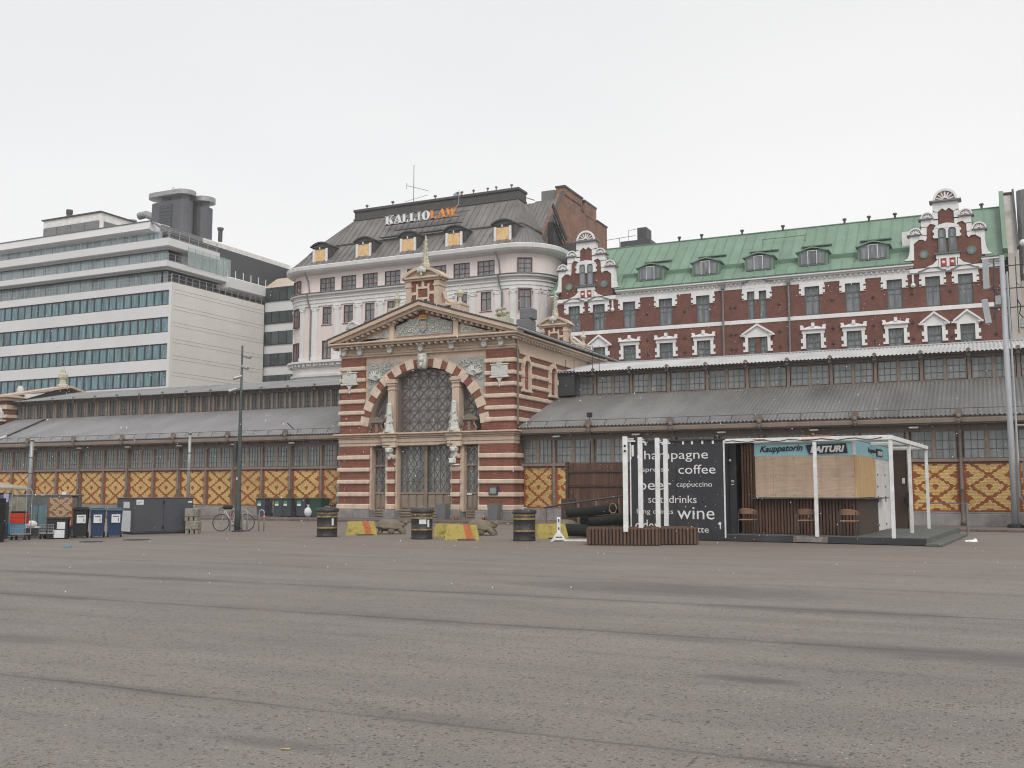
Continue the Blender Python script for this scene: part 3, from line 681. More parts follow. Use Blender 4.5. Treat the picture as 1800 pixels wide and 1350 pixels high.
# ---- attic aedicule over the gable (front and rear)
def attic_parts(Y0, zoff, nm):
    K_ = .80; D_ = .66
    def sq(m, keep=False):
        m.v = [((x-U)*K_+U-.08, (y-Y0)*D_+Y0, z_) for x, y, z_ in m.v]; return m
    z = lambda v: v+zoff
    b = part(nm, sq(M().box(uX(-1.25), uX(1.25), Y0, Y0+.9, z(10.9), z(13.0))), redbrick, hall)
    def sub(name, m, mt):
        if name not in ('wing_wall', 'wing_coping', 'ball_finial'): sq(m)
        o = link(name, m.mesh(name, mt), b); return o
    for s in (-1, 1): sub('attic_pilaster', M().cbox(uX(s*1.1)-.2, uX(s*1.1)+.2, Y0-.12, Y0+.95, z(11.3), z(12.95), .02).cbox(uX(s*1.1)-.26, uX(s*1.1)+.26, Y0-.17, Y0+1, z(12.62), z(12.74), .02), plaster)
    m = M().box(uX(-.52), uX(.52), Y0-.08, Y0, z(11.92), z(12.05)).box(uX(-.52), uX(.52), Y0-.08, Y0, z(12.52), z(12.65)).box(uX(-.52), uX(-.38), Y0-.082, Y0, z(11.8), z(12.78)).box(uX(.38), uX(.52), Y0-.082, Y0, z(11.8), z(12.78))
    m.box(uX(-.9), uX(-.52), Y0-.07, Y0, z(12.2), z(12.36)).box(uX(.52), uX(.9), Y0-.07, Y0, z(12.2), z(12.36)).box(uX(-.1), uX(.1), Y0-.07, Y0, z(12.65), z(12.98)).box(uX(-.1), uX(.1), Y0-.07, Y0, z(11.6), z(11.92))
    for s in (-1, 1): m.tube([(uX(s*.85), Y0-.05, z(12.3)), (uX(s*.95), Y0-.05, z(12.0)), (uX(s*1.2), Y0-.05, z(11.85)), (uX(s*1.22), Y0-.05, z(11.62)), (uX(s*1.02), Y0-.05, z(11.6)), (uX(s*1.04), Y0-.05, z(11.72))], .06, 6)
    sub('strapwork', m, plaster2)
    m = M().cbox(uX(-1.42), uX(1.42), Y0-.2, Y0+1.05, z(12.96), z(13.06), .02).cbox(uX(-1.6), uX(1.6), Y0-.34, Y0+1.15, z(13.062), z(13.18), .03)
    # segmental pediment
    rr_ = 2.45; zc = 13.18+.56-rr_
    outer = arc(uX(0), z(zc), rr_, 90+40.5, 90-40.5, 14); inner = arc(uX(0), z(zc), rr_-.17, 90-38, 90+38, 14)
    m.prism(outer + inner, Y0-.34, Y0+1.15); m.prism([(uX(-1.45), z(13.18)), (uX(1.45), z(13.18))] + arc(uX(0), z(zc), rr_-.14, 52, 128, 12), Y0-.05, Y0+.9)
    sub('segmental_pediment', m, plaster)
    m = M().ball((uX(0), Y0-.35, z(13.55)), .2, 8, 6).ball((uX(-.22), Y0-.3, z(13.5)), .14, 6, 5).ball((uX(.22), Y0-.3, z(13.5)), .14, 6, 5).ball((uX(0), Y0-.36, z(13.3)), .1, 6, 5)
    sub('cartouche', m, ornament)
    m = M().lathe([(.42, 0), (.42, .08), (.3, .14), (.34, .3), (.26, .38), (.27, .5), (.2, .6), (.13, 1.3), (.07, 1.75), (.08, 1.8), (.02, 1.95)], (uX(0), Y0+.35, z(13.62)), 4)
    for k in range(22):
        a = k*1.57+.785; rr = .26-.16*(k/22); m.ball((uX(0)+rr*math.cos(a), Y0+.35+rr*math.sin(a), z(14.05)+.062*k), .05, 5, 4)
    sub('spire', m, mossy)
    # consoles and wing walls with finials
    for s in (-1, 1):
        m = M().box(*sorted((uX(s*.98), uX(s*2.2))), Y0+.05, Y0+.8, z(10.4), z(11.45)); sub('wing_wall', m, redbrick)
        m = M().cbox(*sorted((uX(s*.98), uX(s*2.3))), Y0-.05, Y0+.9, z(11.45), z(11.6), .03).cbox(uX(s*1.98)-.3, uX(s*1.98)+.3, Y0-.08, Y0+.93, z(10.7), z(11.45), .03)
        m.tube([(uX(s*1.06), Y0+.3, z(12.3)), (uX(s*1.15), Y0+.3, z(11.95)), (uX(s*1.42), Y0+.3, z(11.72)), (uX(s*1.8), Y0+.3, z(11.66))], .14, 8, .07)
        sub('wing_coping', m, plaster)
        m = M().lathe([(.2, 0), (.2, .08), (.1, .14), (.09, .34), (.13, .38), (.22, .56), (.16, .68), (.07, .78), (.03, 1.05)], (uX(s*1.98), Y0+.4, z(11.6)), 10)
        sub('ball_finial', m, mossy)
attic_parts(YF+.0, .0, 'attic'); attic_parts(65.2, .1, 'rear_attic')
for s in (-1, 1):       # acroteria on the gable slope
    m = M().cbox(uX(s*4.6)-.42, uX(s*4.6)+.42, YF-.1, YF+.8, 10.1, 10.62, .03)
    if s < 0:
        m.prism([(uX(s*4.6)-.5, 10.62), (uX(s*4.6)+.5, 10.62), (uX(s*4.6)+.35, 10.85), (uX(s*4.6), 11.1), (uX(s*4.6)-.35, 10.85)], YF-.12, YF+.3)
        for k in range(7): a = R(k*30); m.ball((uX(s*4.6)+.26*math.cos(a), YF-.12, 10.72+.26*math.sin(a)), .08, 5, 4)
    else:
        for k in range(14): a = k*.9; m.ball((uX(s*4.6)+.3*math.cos(a), YF+.3+.25*math.sin(a), 10.7+.03*k), .13, 6, 4)
    part('acroterion', m, ornament if s < 0 else mossy, hall)
part('roof_duct', M().cbox(-26.95, -26.05, 57.4, 58.4, 11.3, 12.4, .05).cbox(-26.75, -25.95, 57.45, 58.35, 12.4, 13.1, .05), midmetal, hall)
# things on the front wall
part('wall_lamp', M().cbox(uX(2.0)-.13, uX(2.0)+.13, YF-.5, YF-.2, 3.02, 3.28, .03).cbox(uX(1.95), uX(2.35), YF-.3, YF-.2, 2.9, 2.98, .02), white, hall)
for s in (-1, 1): part('bracket_lamp', M().tube([(uX(s*1.95)-s*.2*0, YF-.2, 4.02), (uX(s*1.95)-.35, YF-.55, 4.03)], .03, 6).cbox(uX(s*1.95)-.62, uX(s*1.95)-.3, YF-.62, YF-.48, 3.96, 4.04, .02), darkmetal, hall)
nb = part('notice_board', M().cbox(uX(4.03), uX(4.53), YF-.18, YF-.02, 1.36, 1.82, .02), darkmetal, hall)
o = link('notice', M().box(uX(4.1), uX(4.46), YF-.19, YF-.182, 1.44, 1.74).mesh('notice', mat('notice_print', (.16, .19, .19), .4, (.3, .32, .32), 14.)), nb); o.matrix_parent_inverse = Matrix()

# ------------------------------------------------------------ wings
# shared pieces (local coordinates, origin at the opening's lower left corner on the wall face)
def win_mesh(w_, h_, nx, nz, t=.02):
    m = M()
    f = .03
    m.box(0, f, .0, .10, 0, h_).box(w_-f, w_, .0, .10, 0, h_).box(f, w_-f, .0, .10, 0, f).box(f, w_-f, .0, .10, h_-f, h_)
    fr = m.mesh('window_frame', steel)
    m = M()
    for i in range(1, nx): x = f+(w_-2*f)*i/nx; m.box(x-t/2, x+t/2, .022, .045, f, h_-f)
    for j in range(1, nz): z = f+(h_-2*f)*j/nz; m.box(f, w_-f, .018, .04, z-t/2, z+t/2)
    br = m.mesh('glazing_bars', ironbar)
    gm = M().box(f, w_-f, .046, .06, f, h_-f).mesh('window_pane', hallglass)
    return fr, br, gm
LW = win_mesh(.86, 1.22, 3, 3); CW = win_mesh(.84, 1.0, 3, 3)
LWn = win_mesh(.86, 1.22, 4, 4, .022)
def place_window(ms, parent, x, y, z, name='window', off=None):
    f = link(name, ms[0], parent, (x, y, z))
    a = link('glazing_bars', ms[1], f, world=False); b = link('window_pane', ms[2], f, world=False)
    return f
# patterned brick panel, 1.96 x 2.1
NR, NC, PW, PH = 34, 22, 1.96, 2.10
def brown(u, v):
    au = abs(u); k = min(abs(v-.265), abs(v-.745)); band = .10
    if abs(au - 3.05*k) < band: return True
    if au/.17 + abs(v-.505)/.055 < 1: return True
    if v > .945 and au < (v-.93)*4.2+.02: return True
    if v < .055 and au < (.07-v)*4.2: return True
    if au > .885: return True
    if au > .60 + 3.2*k: return True
    if v < .03 or v > .975: return True
    if abs(v-.505) < .05 and au > .80: return True
    return False
ym, bm = M(), M(); rh_ = PH/NR
for r_ in range(NR):
    cells = []
    off = .5 if r_ % 2 else 0.
    edges = [0.] + [ (c+off)/NC for c in range(0 if off else 1, NC+ (0 if off else 1)) if 0 < (c+off)/NC < 1] + [1.]
    run = None
    for e0, e1 in zip(edges[:-1], edges[1:]):
        u_ = (e0+e1)-1; bcol = brown(u_, (r_+.5)/NR)
        if run and run[2] == bcol and e1-run[0] < 2.6/NC: run[1] = e1
        else:
            if run: cells.append(run)
            run = [e0, e1, bcol]
    cells.append(run)
    for e0, e1, bc in cells:
        dy = random.uniform(-.004, .004); t = bm if bc else ym
        x0, x1, z0, z1 = e0*PW+.004, e1*PW-.004, r_*rh_+.008, (r_+1)*rh_-.002; b = len(t.v); y_ = -.018+dy
        t.v += [(x0,y_,z0),(x1,y_,z0),(x1,y_,z1),(x0,y_,z1),(x0,.01,z0),(x1,.01,z0),(x1,.01,z1),(x0,.01,z1)]
        t.f += [(b,b+1,b+2,b+3),(b+3,b+2,b+6,b+7),(b+1,b,b+4,b+5),(b+1,b+5,b+6,b+2),(b,b+3,b+7,b+4)]
YM, BM = ym.mesh('yellow_bricks', ybrick), bm.mesh('brown_bricks', bbrick)
JM = M().box(-.01, PW+.01, .0, .12, -.01, PH+.01).mesh('brick_panel', joint)
def brick_panel(parent, x, sx=1.):
    p = link('brick_panel', JM, parent, (x, YW+.02, .70), scale=(sx, 1, 1))
    for n_, me in (('yellow_bricks', YM), ('brown_bricks', BM)):
        o = link(n_, me, p, world=False); o['kind'] = 'stuff'
POSTM = M().cbox(-.075, .075, -.09, .12, .66, 4.2, .015).box(-.045, .045, -.115, -.09, .7, 4.15).mesh('wall_post', steel_lt)
COLM = M().lathe([(.11, .12), (.11, .3), (.075, .36), (.07, 1.6), (.09, 1.63), (.09, 1.7), (.07, 1.73), (.065, 4.0), (.12, 4.12), (.12, 4.2)], (0, -.17, 0), 10).mesh('iron_column', steel, True)
MULM = M().cbox(-.07, .07, -.06, .12, 2.98, 4.2, .012).box(-.03, .03, -.07, -.06, 3.0, 4.18).mesh('window_mullion', steel_lt)
CORM = M().cbox(-.05, .05, -.32, 0, 4.40, 4.50, .015).ball((0, -.26, 4.38), .06, 6, 5).mesh('corbel', steel)
FINM = M().cbox(-.13, .13, -.14, .02, 4.55, 4.72, .02).ball((0, -.1, 4.78), .12, 8, 6).prism([(-.16, 4.85), (.16, 4.85), (.17, 4.98), (.12, 5.1), (.0, 5.16), (-.12, 5.1), (-.17, 4.98)], -.1, .0).ball((0, -.12, 4.58), .08, 6, 4, sz=1.8).tube([(-.16, -.05, 4.9), (-.3, -.05, 4.8), (-.36, -.05, 4.86)], .03, 5).tube([(.16, -.05, 4.9), (.3, -.05, 4.8), (.36, -.05, 4.86)], .03, 5).mesh('eave_finial', steel)
CFINM = M().cbox(-.09, .09, -.32, -.12, 8.0, 8.22, .02).prism([(-.1, 8.2), (.1, 8.2), (.1, 8.33), (.0, 8.4), (-.1, 8.33)], -.3, -.2).mesh('clerestory_finial', steel)
CPOSTM = M().cbox(-.075, .075, -.065, .1, 6.85, 8.12, .012).box(-.025, .025, -.075, -.065, 6.9, 8.1).mesh('clerestory_post', steel_lt)
LAMPM = M().cbox(-.2, .2, -.5, -.36, 4.30, 4.38, .03).tube([(0, 0, 4.4), (0, -.36, 4.36)], .015, 5).mesh('wall_lamp', fluor)
GUARDM = M().bar((0, -.02, 0), (0, .02, .22), .02, .02).bar((0, .02, .22), (0, .3, .08), .015, .015).mesh('snow_guard_bracket', darkmetal)
YC = 53.0; ZE, ZT = 4.86, 6.90; YE = 47.55
def corr(m, x0, x1, pitch, amp, rows):
    n = int((x1-x0)/pitch)*4; b = len(m.v); pr = []
    for i in range(n+1):
        x = x0+(x1-x0)*i/n; k = i % 4; a = (0, amp, 0, -amp)[k]
        for (y, z, ny, nz_) in rows: m.v.append((x, y+ny*a, z+nz_*a))
    q = len(rows)
    for i in range(n):
        for k in range(q-1): m.f.append((b+i*q+k, b+(i+1)*q+k, b+(i+1)*q+k+1, b+i*q+k+1))
    return m
def wing(parent, x0, x1, posts, cols, mat_roof, cposts, pn):
    # posts: x of all panel posts ascending; cols: subset with iron columns and finials
    m = M(); m.box(x0, x1, YW+.1, YW+.3, .66, 4.9); part('wall', m, steel, parent)
    part('window_sill_beam', M().cbox(x0, x1, YW-.12, YW+.12, 2.83, 2.96, .015).box(x0, x1, YW-.05, YW+.1, 2.96, 3.0), steel_lt, parent)
    part('fascia', M().box(x0, x1, YW-.06, YW+.1, 4.18, 4.42).box(x0, x1, YW-.09, YW-.06, 4.2, 4.25).box(x0, x1, YW-.14, YW+.1, 4.42, 4.5), steel, parent)
    part('gutter', M().cbox(x0, x1, YE-.12, YE+.14, 4.50, 4.72, .03).box(x0, x1, YE-.02, YW+.1, 4.46, 4.5), steel_lt, parent)
    part('plinth_ledge', M().cbox(x0, x1, YW-.1, YW+.1, .60, .685, .015), granite, parent)
    xx = [x0]+posts+[x1]
    for a, b in zip(xx[:-1], xx[1:]):
        if b-a < .5: continue
        brick_panel(parent, a+.08, (b-a-.16)/PW)
        nw = max(1, round((b-a)/1.07)); pw = (b-a-.15)/nw
        for i in range(nw):
            wx = a+.075+pw*i+.072; s_ = (pw-.144)/.86
            wnd = place_window(LW if pn == 3 else LWn, parent, wx, YW-.05, 2.98); wnd.scale = (s_, 1, 1)
            if i: link('window_mullion', MULM, parent, (a+.075+pw*i, YW, 0))
        for c in ((a+b)/2,): link('corbel', CORM, parent, (c, YW-.06, 0))
        st = M().cbox(a+.005, b-.005, YW-.16, YW+.1, .08, .595, .02); part('granite_block', st, granite, parent)
    for p in posts:
        link('wall_post', POSTM, parent, (p, YW, 0)); link('corbel', CORM, parent, (p, YW-.06, 0))
    for p in cols:
        link('iron_column', COLM, parent, (p, YW, 0)); link('eave_finial', FINM, parent, (p, YE-.05, 0))
    for i, p in enumerate(posts):
        if i % 2 == 0: link('wall_lamp', LAMPM, parent, (p+.3, YW, 0))
    # lower roof
    sl_ = (ZT-ZE)/(YC-YE); nrm = Vector((0, -sl_, 1)).normalized()
    rows = [(YE-.1+(YC-YE+.1)*k/4, ZE-.04+(ZT-ZE+.04)*k/4, nrm.y, nrm.z) for k in range(5)]
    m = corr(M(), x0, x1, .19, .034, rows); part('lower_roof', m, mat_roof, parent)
    part('roof_underlay', M().quad((x0, YE, ZE-.14), (x1, YE, ZE-.14), (x1, YC, ZT-.1), (x0, YC, ZT-.1)).quad((x0, YE, 4.72), (x1, YE, 4.72), (x1, YE, ZE-.03), (x0, YE, ZE-.03)), steel, parent)
    m = M().tube([(x0, YE+.2, ZE+.28), (x1, YE+.2, ZE+.28)], .014, 5); part('snow_guard_rail', m, darkmetal, parent)
    m = M(); k = x0+.5
    while k < x1: m.bar((k, YE+.05, ZE), (k, YE+.2, ZE+.28), .022, .022).bar((k, YE+.2, ZE+.28), (k, YE+.5, ZE+.2), .014, .014); k += 1.06
    part('snow_guard_brackets', m, darkmetal, parent)
    # clerestory
    part('clerestory_wall', M().box(x0, x1, YC+.1, YC+.3, 6.7, 8.3), steel, parent)
    part('clerestory_sill', M().cbox(x0, x1, YC-.1, YC+.1, 6.78, 6.92, .015), steel, parent)
    part('clerestory_head', M().cbox(x0, x1, YC-.06, YC+.1, 7.98, 8.12, .01).cbox(x0, x1, YC-.38, YC+.1, 8.12, 8.19, .01), steel, parent)
    cp = [p for p in cposts if x0 < p < x1]
    for p in cp:
        link('clerestory_post', CPOSTM, parent, (p, YC, 0)); link('clerestory_finial', CFINM, parent, (p, YC-.1, 0))
    ee = [x0]+cp+[x1]
    for a, b in zip(ee[:-1], ee[1:]):
        nw = max(1, round((b-a)/1.07))
        if b-a < .6: continue
        pw = (b-a-.12)/nw
        for i in range(nw):
            wnd = place_window(CW, parent, a+.06+pw*i+.06, YC-.05, 6.95); wnd.scale = ((pw-.12)/.84, 1, 1)
            if i: link('clerestory_mullion', CMUL, parent, (a+.06+pw*i, YC, 0))
    sl2 = (9.25-8.2)/(57.6-52.5); nr = Vector((0, -sl2, 1)).normalized()
    rows = [(52.45+(57.6-52.45)*k/3, 8.2+1.05*k/3, nr.y, nr.z) for k in range(4)]
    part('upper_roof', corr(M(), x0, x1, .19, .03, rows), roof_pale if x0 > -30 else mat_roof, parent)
    m = M().quad((x0, 57.6, 9.25), (x1, 57.6, 9.25), (x1, 62.5, 8.2), (x0, 62.5, 8.2)).quad((x0, 62, 6.9), (x1, 62, 6.9), (x1, 67.5, 4.8), (x0, 67.5, 4.8))
    m.box(x0, x1, 61.9, 62.1, 6.6, 8.2).box(x0, x1, 66.9, 67.1, 0, 4.8).quad((x0, 52.5, 8.12), (x1, 52.5, 8.12), (x1, 57.6, 9.17), (x0, 57.6, 9.17))
    part('rear_slopes', m, roofgrey, parent)
    part('ridge_cap', M().tube([(x0, 57.6, 9.27), (x1, 57.6, 9.27)], .07, 6), galv, parent)
CMUL = M().cbox(-.055, .055, -.06, .1, 6.9, 8.05, .01).mesh('clerestory_mullion', steel_lt)
pr_ = [-20.12+2.125*i for i in range(12)]                    # right wing posts up to x=+3.2
pr_ = [-22.6+4.25+2.125*(i-1)+.05 for i in range(0, 11)]; pr_ = [round(p, 3) for p in pr_]
colsR = [p for i, p in enumerate(pr_) if i % 2 == 1]
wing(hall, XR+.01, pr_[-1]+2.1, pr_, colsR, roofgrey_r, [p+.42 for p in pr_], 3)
pl_ = sorted([-34.96-2.14*i for i in range(14)])
colsL = [p for i, p in enumerate(reversed(pl_)) if i % 2 == 1]
wing(hall, -66.6, XL-.01, pl_, colsL, roofgrey, [p+.3 for p in pl_] + [-64.7+.0*0 - 1.2], 4)
part('clerestory_end_wall', M().box(-22.1, -20.9, 52.9, 53.1, 6.8, 8.25).cbox(-22.2, -21.1, 52.6, 52.9, 6.9, 8.3, .02), darkmetal, hall)
part('roof_ladder', M().tube([(-19.9, 52.3, 8.2), (-19.9, 52.3, 9.6)], .02, 5).tube([(-19.5, 52.3, 8.2), (-19.5, 52.3, 9.6)], .02, 5).tube([(-21.0, 52.3, 8.2), (-21.0, 52.3, 8.9)], .02, 5).tube([(-21.5, 52.3, 8.2), (-21.5, 52.3, 8.9)], .02, 5), darkmetal, hall)
# roof flashing seam on the left wing, raised joint
part('roof_flashing', M().bar((-62.9, 52.4, 6.80), (-61.9, 47.6, 4.97), .12, .07), darkmetal, hall)
part('roof_flashing', M().bar((-62.1, 48.6, 5.36), (-61.9, 47.6, 5.0), .14, .09), white, hall)
# far left cross pavilion
EP = hall
part('end_pavilion_wall', M().box(-67.75, -66.75, 52.2, 53.2, 5.2, 8.3).box(-70, -66.75, 53.2, 62, 5.2, 8.3).box(-80, -66.7, 49.5, 66, 0, 5.2), redbrick, hall)
for z0, z1 in ((7.0, 7.25), (7.65, 8.0), (6.2, 6.45)): part('stone_band', M().cbox(-67.85, -66.68, 52.1, 53.3, z0, z1, .03), plaster2, hall)
part('end_pavilion_tablet', M().cbox(-67.7, -66.95, 51.95, 52.1, 6.95, 7.5, .05).ball((-67.3, 52.0, 7.5), .3, 8, 6, sy=.4).cbox(-67.95, -66.75, 51.8, 52.15, 6.72, 6.86, .03), ornament, hall)
m = M().cbox(-68.1, -66.45, 51.9, 53.4, 8.3, 8.5, .04).cbox(-68.3, -66.25, 51.7, 53.6, 8.502, 8.66, .04)
m.prism([(53.4-1.2, 8.6), (57.6, 9.75), (57.6, 9.92), (53.4-1.4, 8.72)][::-1], -68.2, -66.3, 'x').prism([(57.6, 9.75), (62.5, 8.6), (62.7, 8.72), (57.6, 9.92)][::-1], -68.2, -66.3, 'x')
part('end_pavilion_cornice', m, plaster, hall)
part('end_pavilion_gable', M().prism([(53.4, 8.3), (62, 8.3), (57.6, 9.72)], -67.6, -67.0, 'x'), steel, hall)
part('end_pavilion_finial', M().lathe([(.45, 0), (.45, .15), (.28, .25), (.22, .55), (.36, .75), (.36, 1.0), (.2, 1.1), (.16, 1.35), (.05, 1.6)], (-67.3, 57.6, 9.85), 8), mossy, hall)
part('end_pavilion_urn', M().lathe([(.34, 0), (.34, .1), (.28, .2), (.26, .55), (.18, .8), (.1, .85)], (-68.3, 54.5, 8.85), 10), ornament, hall)
# ============================================================ OFFICE BUILDING (left)
off = thing('office_building', 'long white modern office block with teal window strips and grey rooftop towers', 'office building', (-86, 88, 0), world=True)
OY, OX = 88.0, -85.7
rows_ = [(23.14, 24.92), (19.91, 21.74), (16.76, 18.60), (13.58, 15.43), (10.4, 12.25), (7.2, 9.1)]
m = M(); holed(m, -122, OX, 0, 25.8, [(-121.5, -86.1, a, b) for a, b in rows_], OY, .35)
m.quad((-122, OY, 25.8), (OX, OY, 25.8), (OX, 104.6, 25.8), (-122, 104.6, 25.8))
part('facade', m, concrete_w, off)
part('side_wall', M().quad((OX, OY, 0), (OX, 104.6, 0), (OX, 104.6, 25.8), (OX, OY, 25.8)), concrete_side, off)
for k in range(14):
    z = 25.0 - (k//2)*1.95 - (k % 2)*.42
    part('cladding_joint', M().box(OX-.01, OX+.015, OY+.4, 104.5, z, z+.028), jointm, off)
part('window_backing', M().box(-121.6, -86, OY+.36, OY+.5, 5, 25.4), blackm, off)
pw = 1.215
def owin(h):
    m = M().box(0, .09, 0, .15, 0, h).box(pw-.09, pw, 0, .15, 0, h).box(.09, pw-.09, 0, .15, 0, .11).box(.09, pw-.09, 0, .15, h-.12, h)
    return m.mesh('window_frame', blackw), M().box(.09, pw-.09, .06, .12, .11, h-.12).mesh('window_pane', oglass)
for a, b in rows_:
    f_, p_ = owin(b-a)
    for i in range(27):
        x = -86.1 - pw*(i+1)
        if a < 9 and i < 10: continue
        o = link('window', f_, off, (x, OY+.12, a)); link('window_pane', p_, o, world=False)
# stepped upper floors: slabs (bands), glazing behind, railings
def stadium(m, x0, x1, y0, y1, z0, z1, n=8):
    r = (y1-y0)/2; c = (y0+y1)/2
    pts = [(x1-r+r*math.cos(R(-90+180*i/n)), c+r*math.sin(R(-90+180*i/n))) for i in range(n+1)] + [(x0+r*math.cos(R(90+180*i/n)), c+r*math.sin(R(90+180*i/n))) for i in range(n+1)]
    return m.prism(pts[::-1], z0, z1, 'z')
def band(z0, z1, z2, x, ye, sl=.5):     # sloped-face balcony slab: lower edge tucked in
    m = M(); pth = [(-122, OY, 0, -1), (x, OY, 1, -1), (x, ye, 1, 0)]
    m.strip(pth, [(-.35, z0), (.25, z1), (.25, z2), (-.8, z2)]); m.box(-122, x-.6, OY+.6, ye, z0, z2-.02)
    m.quad((-122, OY-.0, z0), (x, OY, z0), (x, ye, z0), (-122, ye, z0))
    return m
part('balcony_band', band(27.55, 27.75, 28.42, -86.6, 104.3), concrete_w, off)
part('balcony_band', band(29.95, 30.2, 31.1, -86.5, 96.5), concrete_w, off)
m = M(); m.prism([(OY-.3, 32.5), (OY+.1, 32.35), (OY+3, 32.35), (OY+3, 33.55), (OY-.1, 33.45)], -122, -89.3, 'x')
m.box(-122, -89.5, OY+3, 116, 32.4, 33.3)
part('roof_slab', m, concrete_w, off)
part('roof_edge', M().cbox(-89.6, -89.1, OY+1.5, 114, 32.45, 33.4, .05).prism([(-89.4, 33.4), (-86.6, 31.7), (-86.2, 31.75), (-89.3, 33.5)], OY-.1, OY+.3).box(-122, -89.1, OY-.2, OY-.05, 33.45, 33.53), midmetal, off)
part('roof_fascia', M().cbox(-89.45, -88.8, 96.5, 114.5, 31.9, 33.3, .05), white, off)
part('roof_return', M().cbox(-89.2, -76, 113.6, 115, 31.9, 33.1, .2), white, off)
part('loggia_wall', M().box(-91, -90.5, 96, 114, 28.4, 32.4).box(-90.5, -77, 112, 112.3, 28.3, 32.2), mat('loggia_taupe', (.19, .165, .15), .8), off)
part('loggia_floor_band', M().cbox(-90, -85.75, 98, 112, 26.9, 28.35, .1), concrete_w, off)
part('loggia_ramp', M().quad((OX-.3, 104.8, 28.1), (-77, 104.8, 28.1), (-77, 106, 29.5), (OX+.9, 106, 29.5)), soffit, off)
for k in range(8): part('loggia_post', M().box(-87.2, -87.12, 99+k*1.5, 99.08+k*1.5, 28.4, 29.7), white_k, off)
# glazing lines
def glazing(x0, x1, y, z0, z1, step, nm='terrace_window'):
    n = int((x1-x0)/step); p_ = M().box(.03, step-.03, 0, .04, 0, z1-z0).mesh('terrace_pane', oglass2)
    for i in range(n): link(nm, p_, off, (x1-step*(i+1), y, z0))
    mm_ = M().box(-.035, .035, -.06, .03, 0, z1-z0).mesh('terrace_mullion', galv)
    for i in range(n): link('terrace_mullion', mm_, off, (x1-step*i, y, z0))
    part('terrace_frame', M().box(x0, x1, y+.05, y+.2, z0, z1), darkmetal, off)
def rail(x0, x1, y, z0, z1, step, lab='railing_post'):
    n = int((x1-x0)/step); pm = M().box(-.03, .03, -.03, .03, z0, z1).mesh(lab, galv)
    for i in range(n+1): link(lab, pm, off, (x1-i*step, y, 0))
    m = M()
    for k in (0.0, .5, 1.0): zz = z0+.1+(z1-z0-.12)*k; m.box(x0, x1, y-.015, y+.015, zz-.014, zz+.014)
    part('railing', m, galv, off)
def srail(y0, y1, x, z0, z1, step, lab='railing_post'):
    n = int((y1-y0)/step); pm = M().box(-.03, .03, -.03, .03, z0, z1).mesh(lab, galv)
    for i in range(n+1): link(lab, pm, off, (x, y0+i*step, 0))
    m = M()
    for k in (0.0, .5, 1.0): zz = z0+.1+(z1-z0-.12)*k; m.box(x-.015, x+.015, y0, y1, zz-.014, zz+.014)
    part('railing', m, galv, off)
glazing(-122, -87.6, OY+1.2, 25.8, 27.55, 2.05); glazing(-122, -87.4, OY+.9, 28.42, 29.95, 2.05); glazing(-122, -88.6, OY+1.1, 31.1, 32.4, 2.05)
rail(-122, -85.9, OY+.1, 25.8, 26.75, 2.05); rail(-122, -86.5, OY-.15, 28.42, 29.2, 2.05); rail(-122, -86.3, OY-.15, 31.1, 32.05, 2.05)
srail(OY+.1, 104.4, -85.85, 25.8, 26.85, 1.15); srail(OY, 96.3, -86.3, 31.1, 32.1, 1.6); srail(OY, 91, -86.4, 28.42, 29.3, 1.1)
part('side_loggia', M().box(-88.6, -88.3, OY+1.2, 104.5, 25.8, 27.6), darkmetal, off)
part('roof_terrace_wall', M().box(-90.3, -89.9, OY+1, 98, 31.1, 32.4), oglass2, off)
# glazed bay on the side
gb = part('glazed_bay', M().box(-90, -87.0, 91, 98.5, 28.42, 30.6), mat('bay_inner', (.30, .33, .32), .6, (.12, .14, .14), 1.5, stretch=(1, 1.5, .6)), off)
gm_ = M().box(-.02, .02, .03, 1.22, 0, 2.2).mesh('bay_pane', clear); fm_ = M().box(-.04, .04, -.03, .03, 0, 2.25).mesh('bay_mullion', galv)
for k in range(6):
    link('bay_pane', gm_, gb, (-86.25, 91+k*1.25, 28.42), world=False); link('bay_mullion', fm_, gb, (-86.25, 91+k*1.25, 28.42), world=False)
link('bay_mullion', fm_, gb, (-86.25, 98.5, 28.42), world=False)
# rear wing seen beside the neighbour
rw = part('rear_wing', M().quad((OX-.2, 105, 0), (-74, 105, 0), (-74, 105, 28.1), (OX-.2, 105, 28.1)), concrete_w, off)
for z0, z1 in ((26.25, 28.05), (23.3, 24.9), (20.5, 22.25), (17.7, 19.35), (14.8, 16.5)):
    for i in range(6):
        x = OX-.2+i*1.25; o = link('rear_window', M().box(0, 1.2, -.12, 0, 0, z1-z0).mesh('rear_window', blackw), rw, (x, 105, z0), world=False)
        link('rear_pane', M().box(.07, 1.13, -.15, -.121, .1, z1-z0-.1).mesh('rear_pane', rearglass), rw, (x, 105, z0), world=False)
# roof top
ph = part('penthouse', M().box(-109.4, -99.3, 89.5, 99, 33.3, 36.15), white, off)
part('penthouse_roof', M().cbox(-109.6, -99.1, 89.3, 99.2, 36.1, 36.28, .03), darkmetal, off)
for i in range(4): part('penthouse_louvre', M().box(-109.2+i*2.45, -106.85+i*2.45, 89.35, 89.5, 33.5, 35.1), midmetal, off)
part('penthouse_louvre', M().box(-99.35, -99.25, 90, 98.5, 33.5, 35.1), midmetal, off)
part('flue', M().lathe([(.36, 0), (.36, 1.4), (.42, 1.4), (.42, 1.9)], (-106.1, 90.6, 35.6), 10), darkmetal, off)
part('air_duct', M().tube([(-101.6, 98, 38.0), (-100.4, 98, 38.1), (-98.5, 98, 37.3)], .5, 12), galv, off)
part('air_duct', M().lathe([(.55, 0), (.55, 2.0)], (-102.8, 98, 35.6), 12), galv, off)
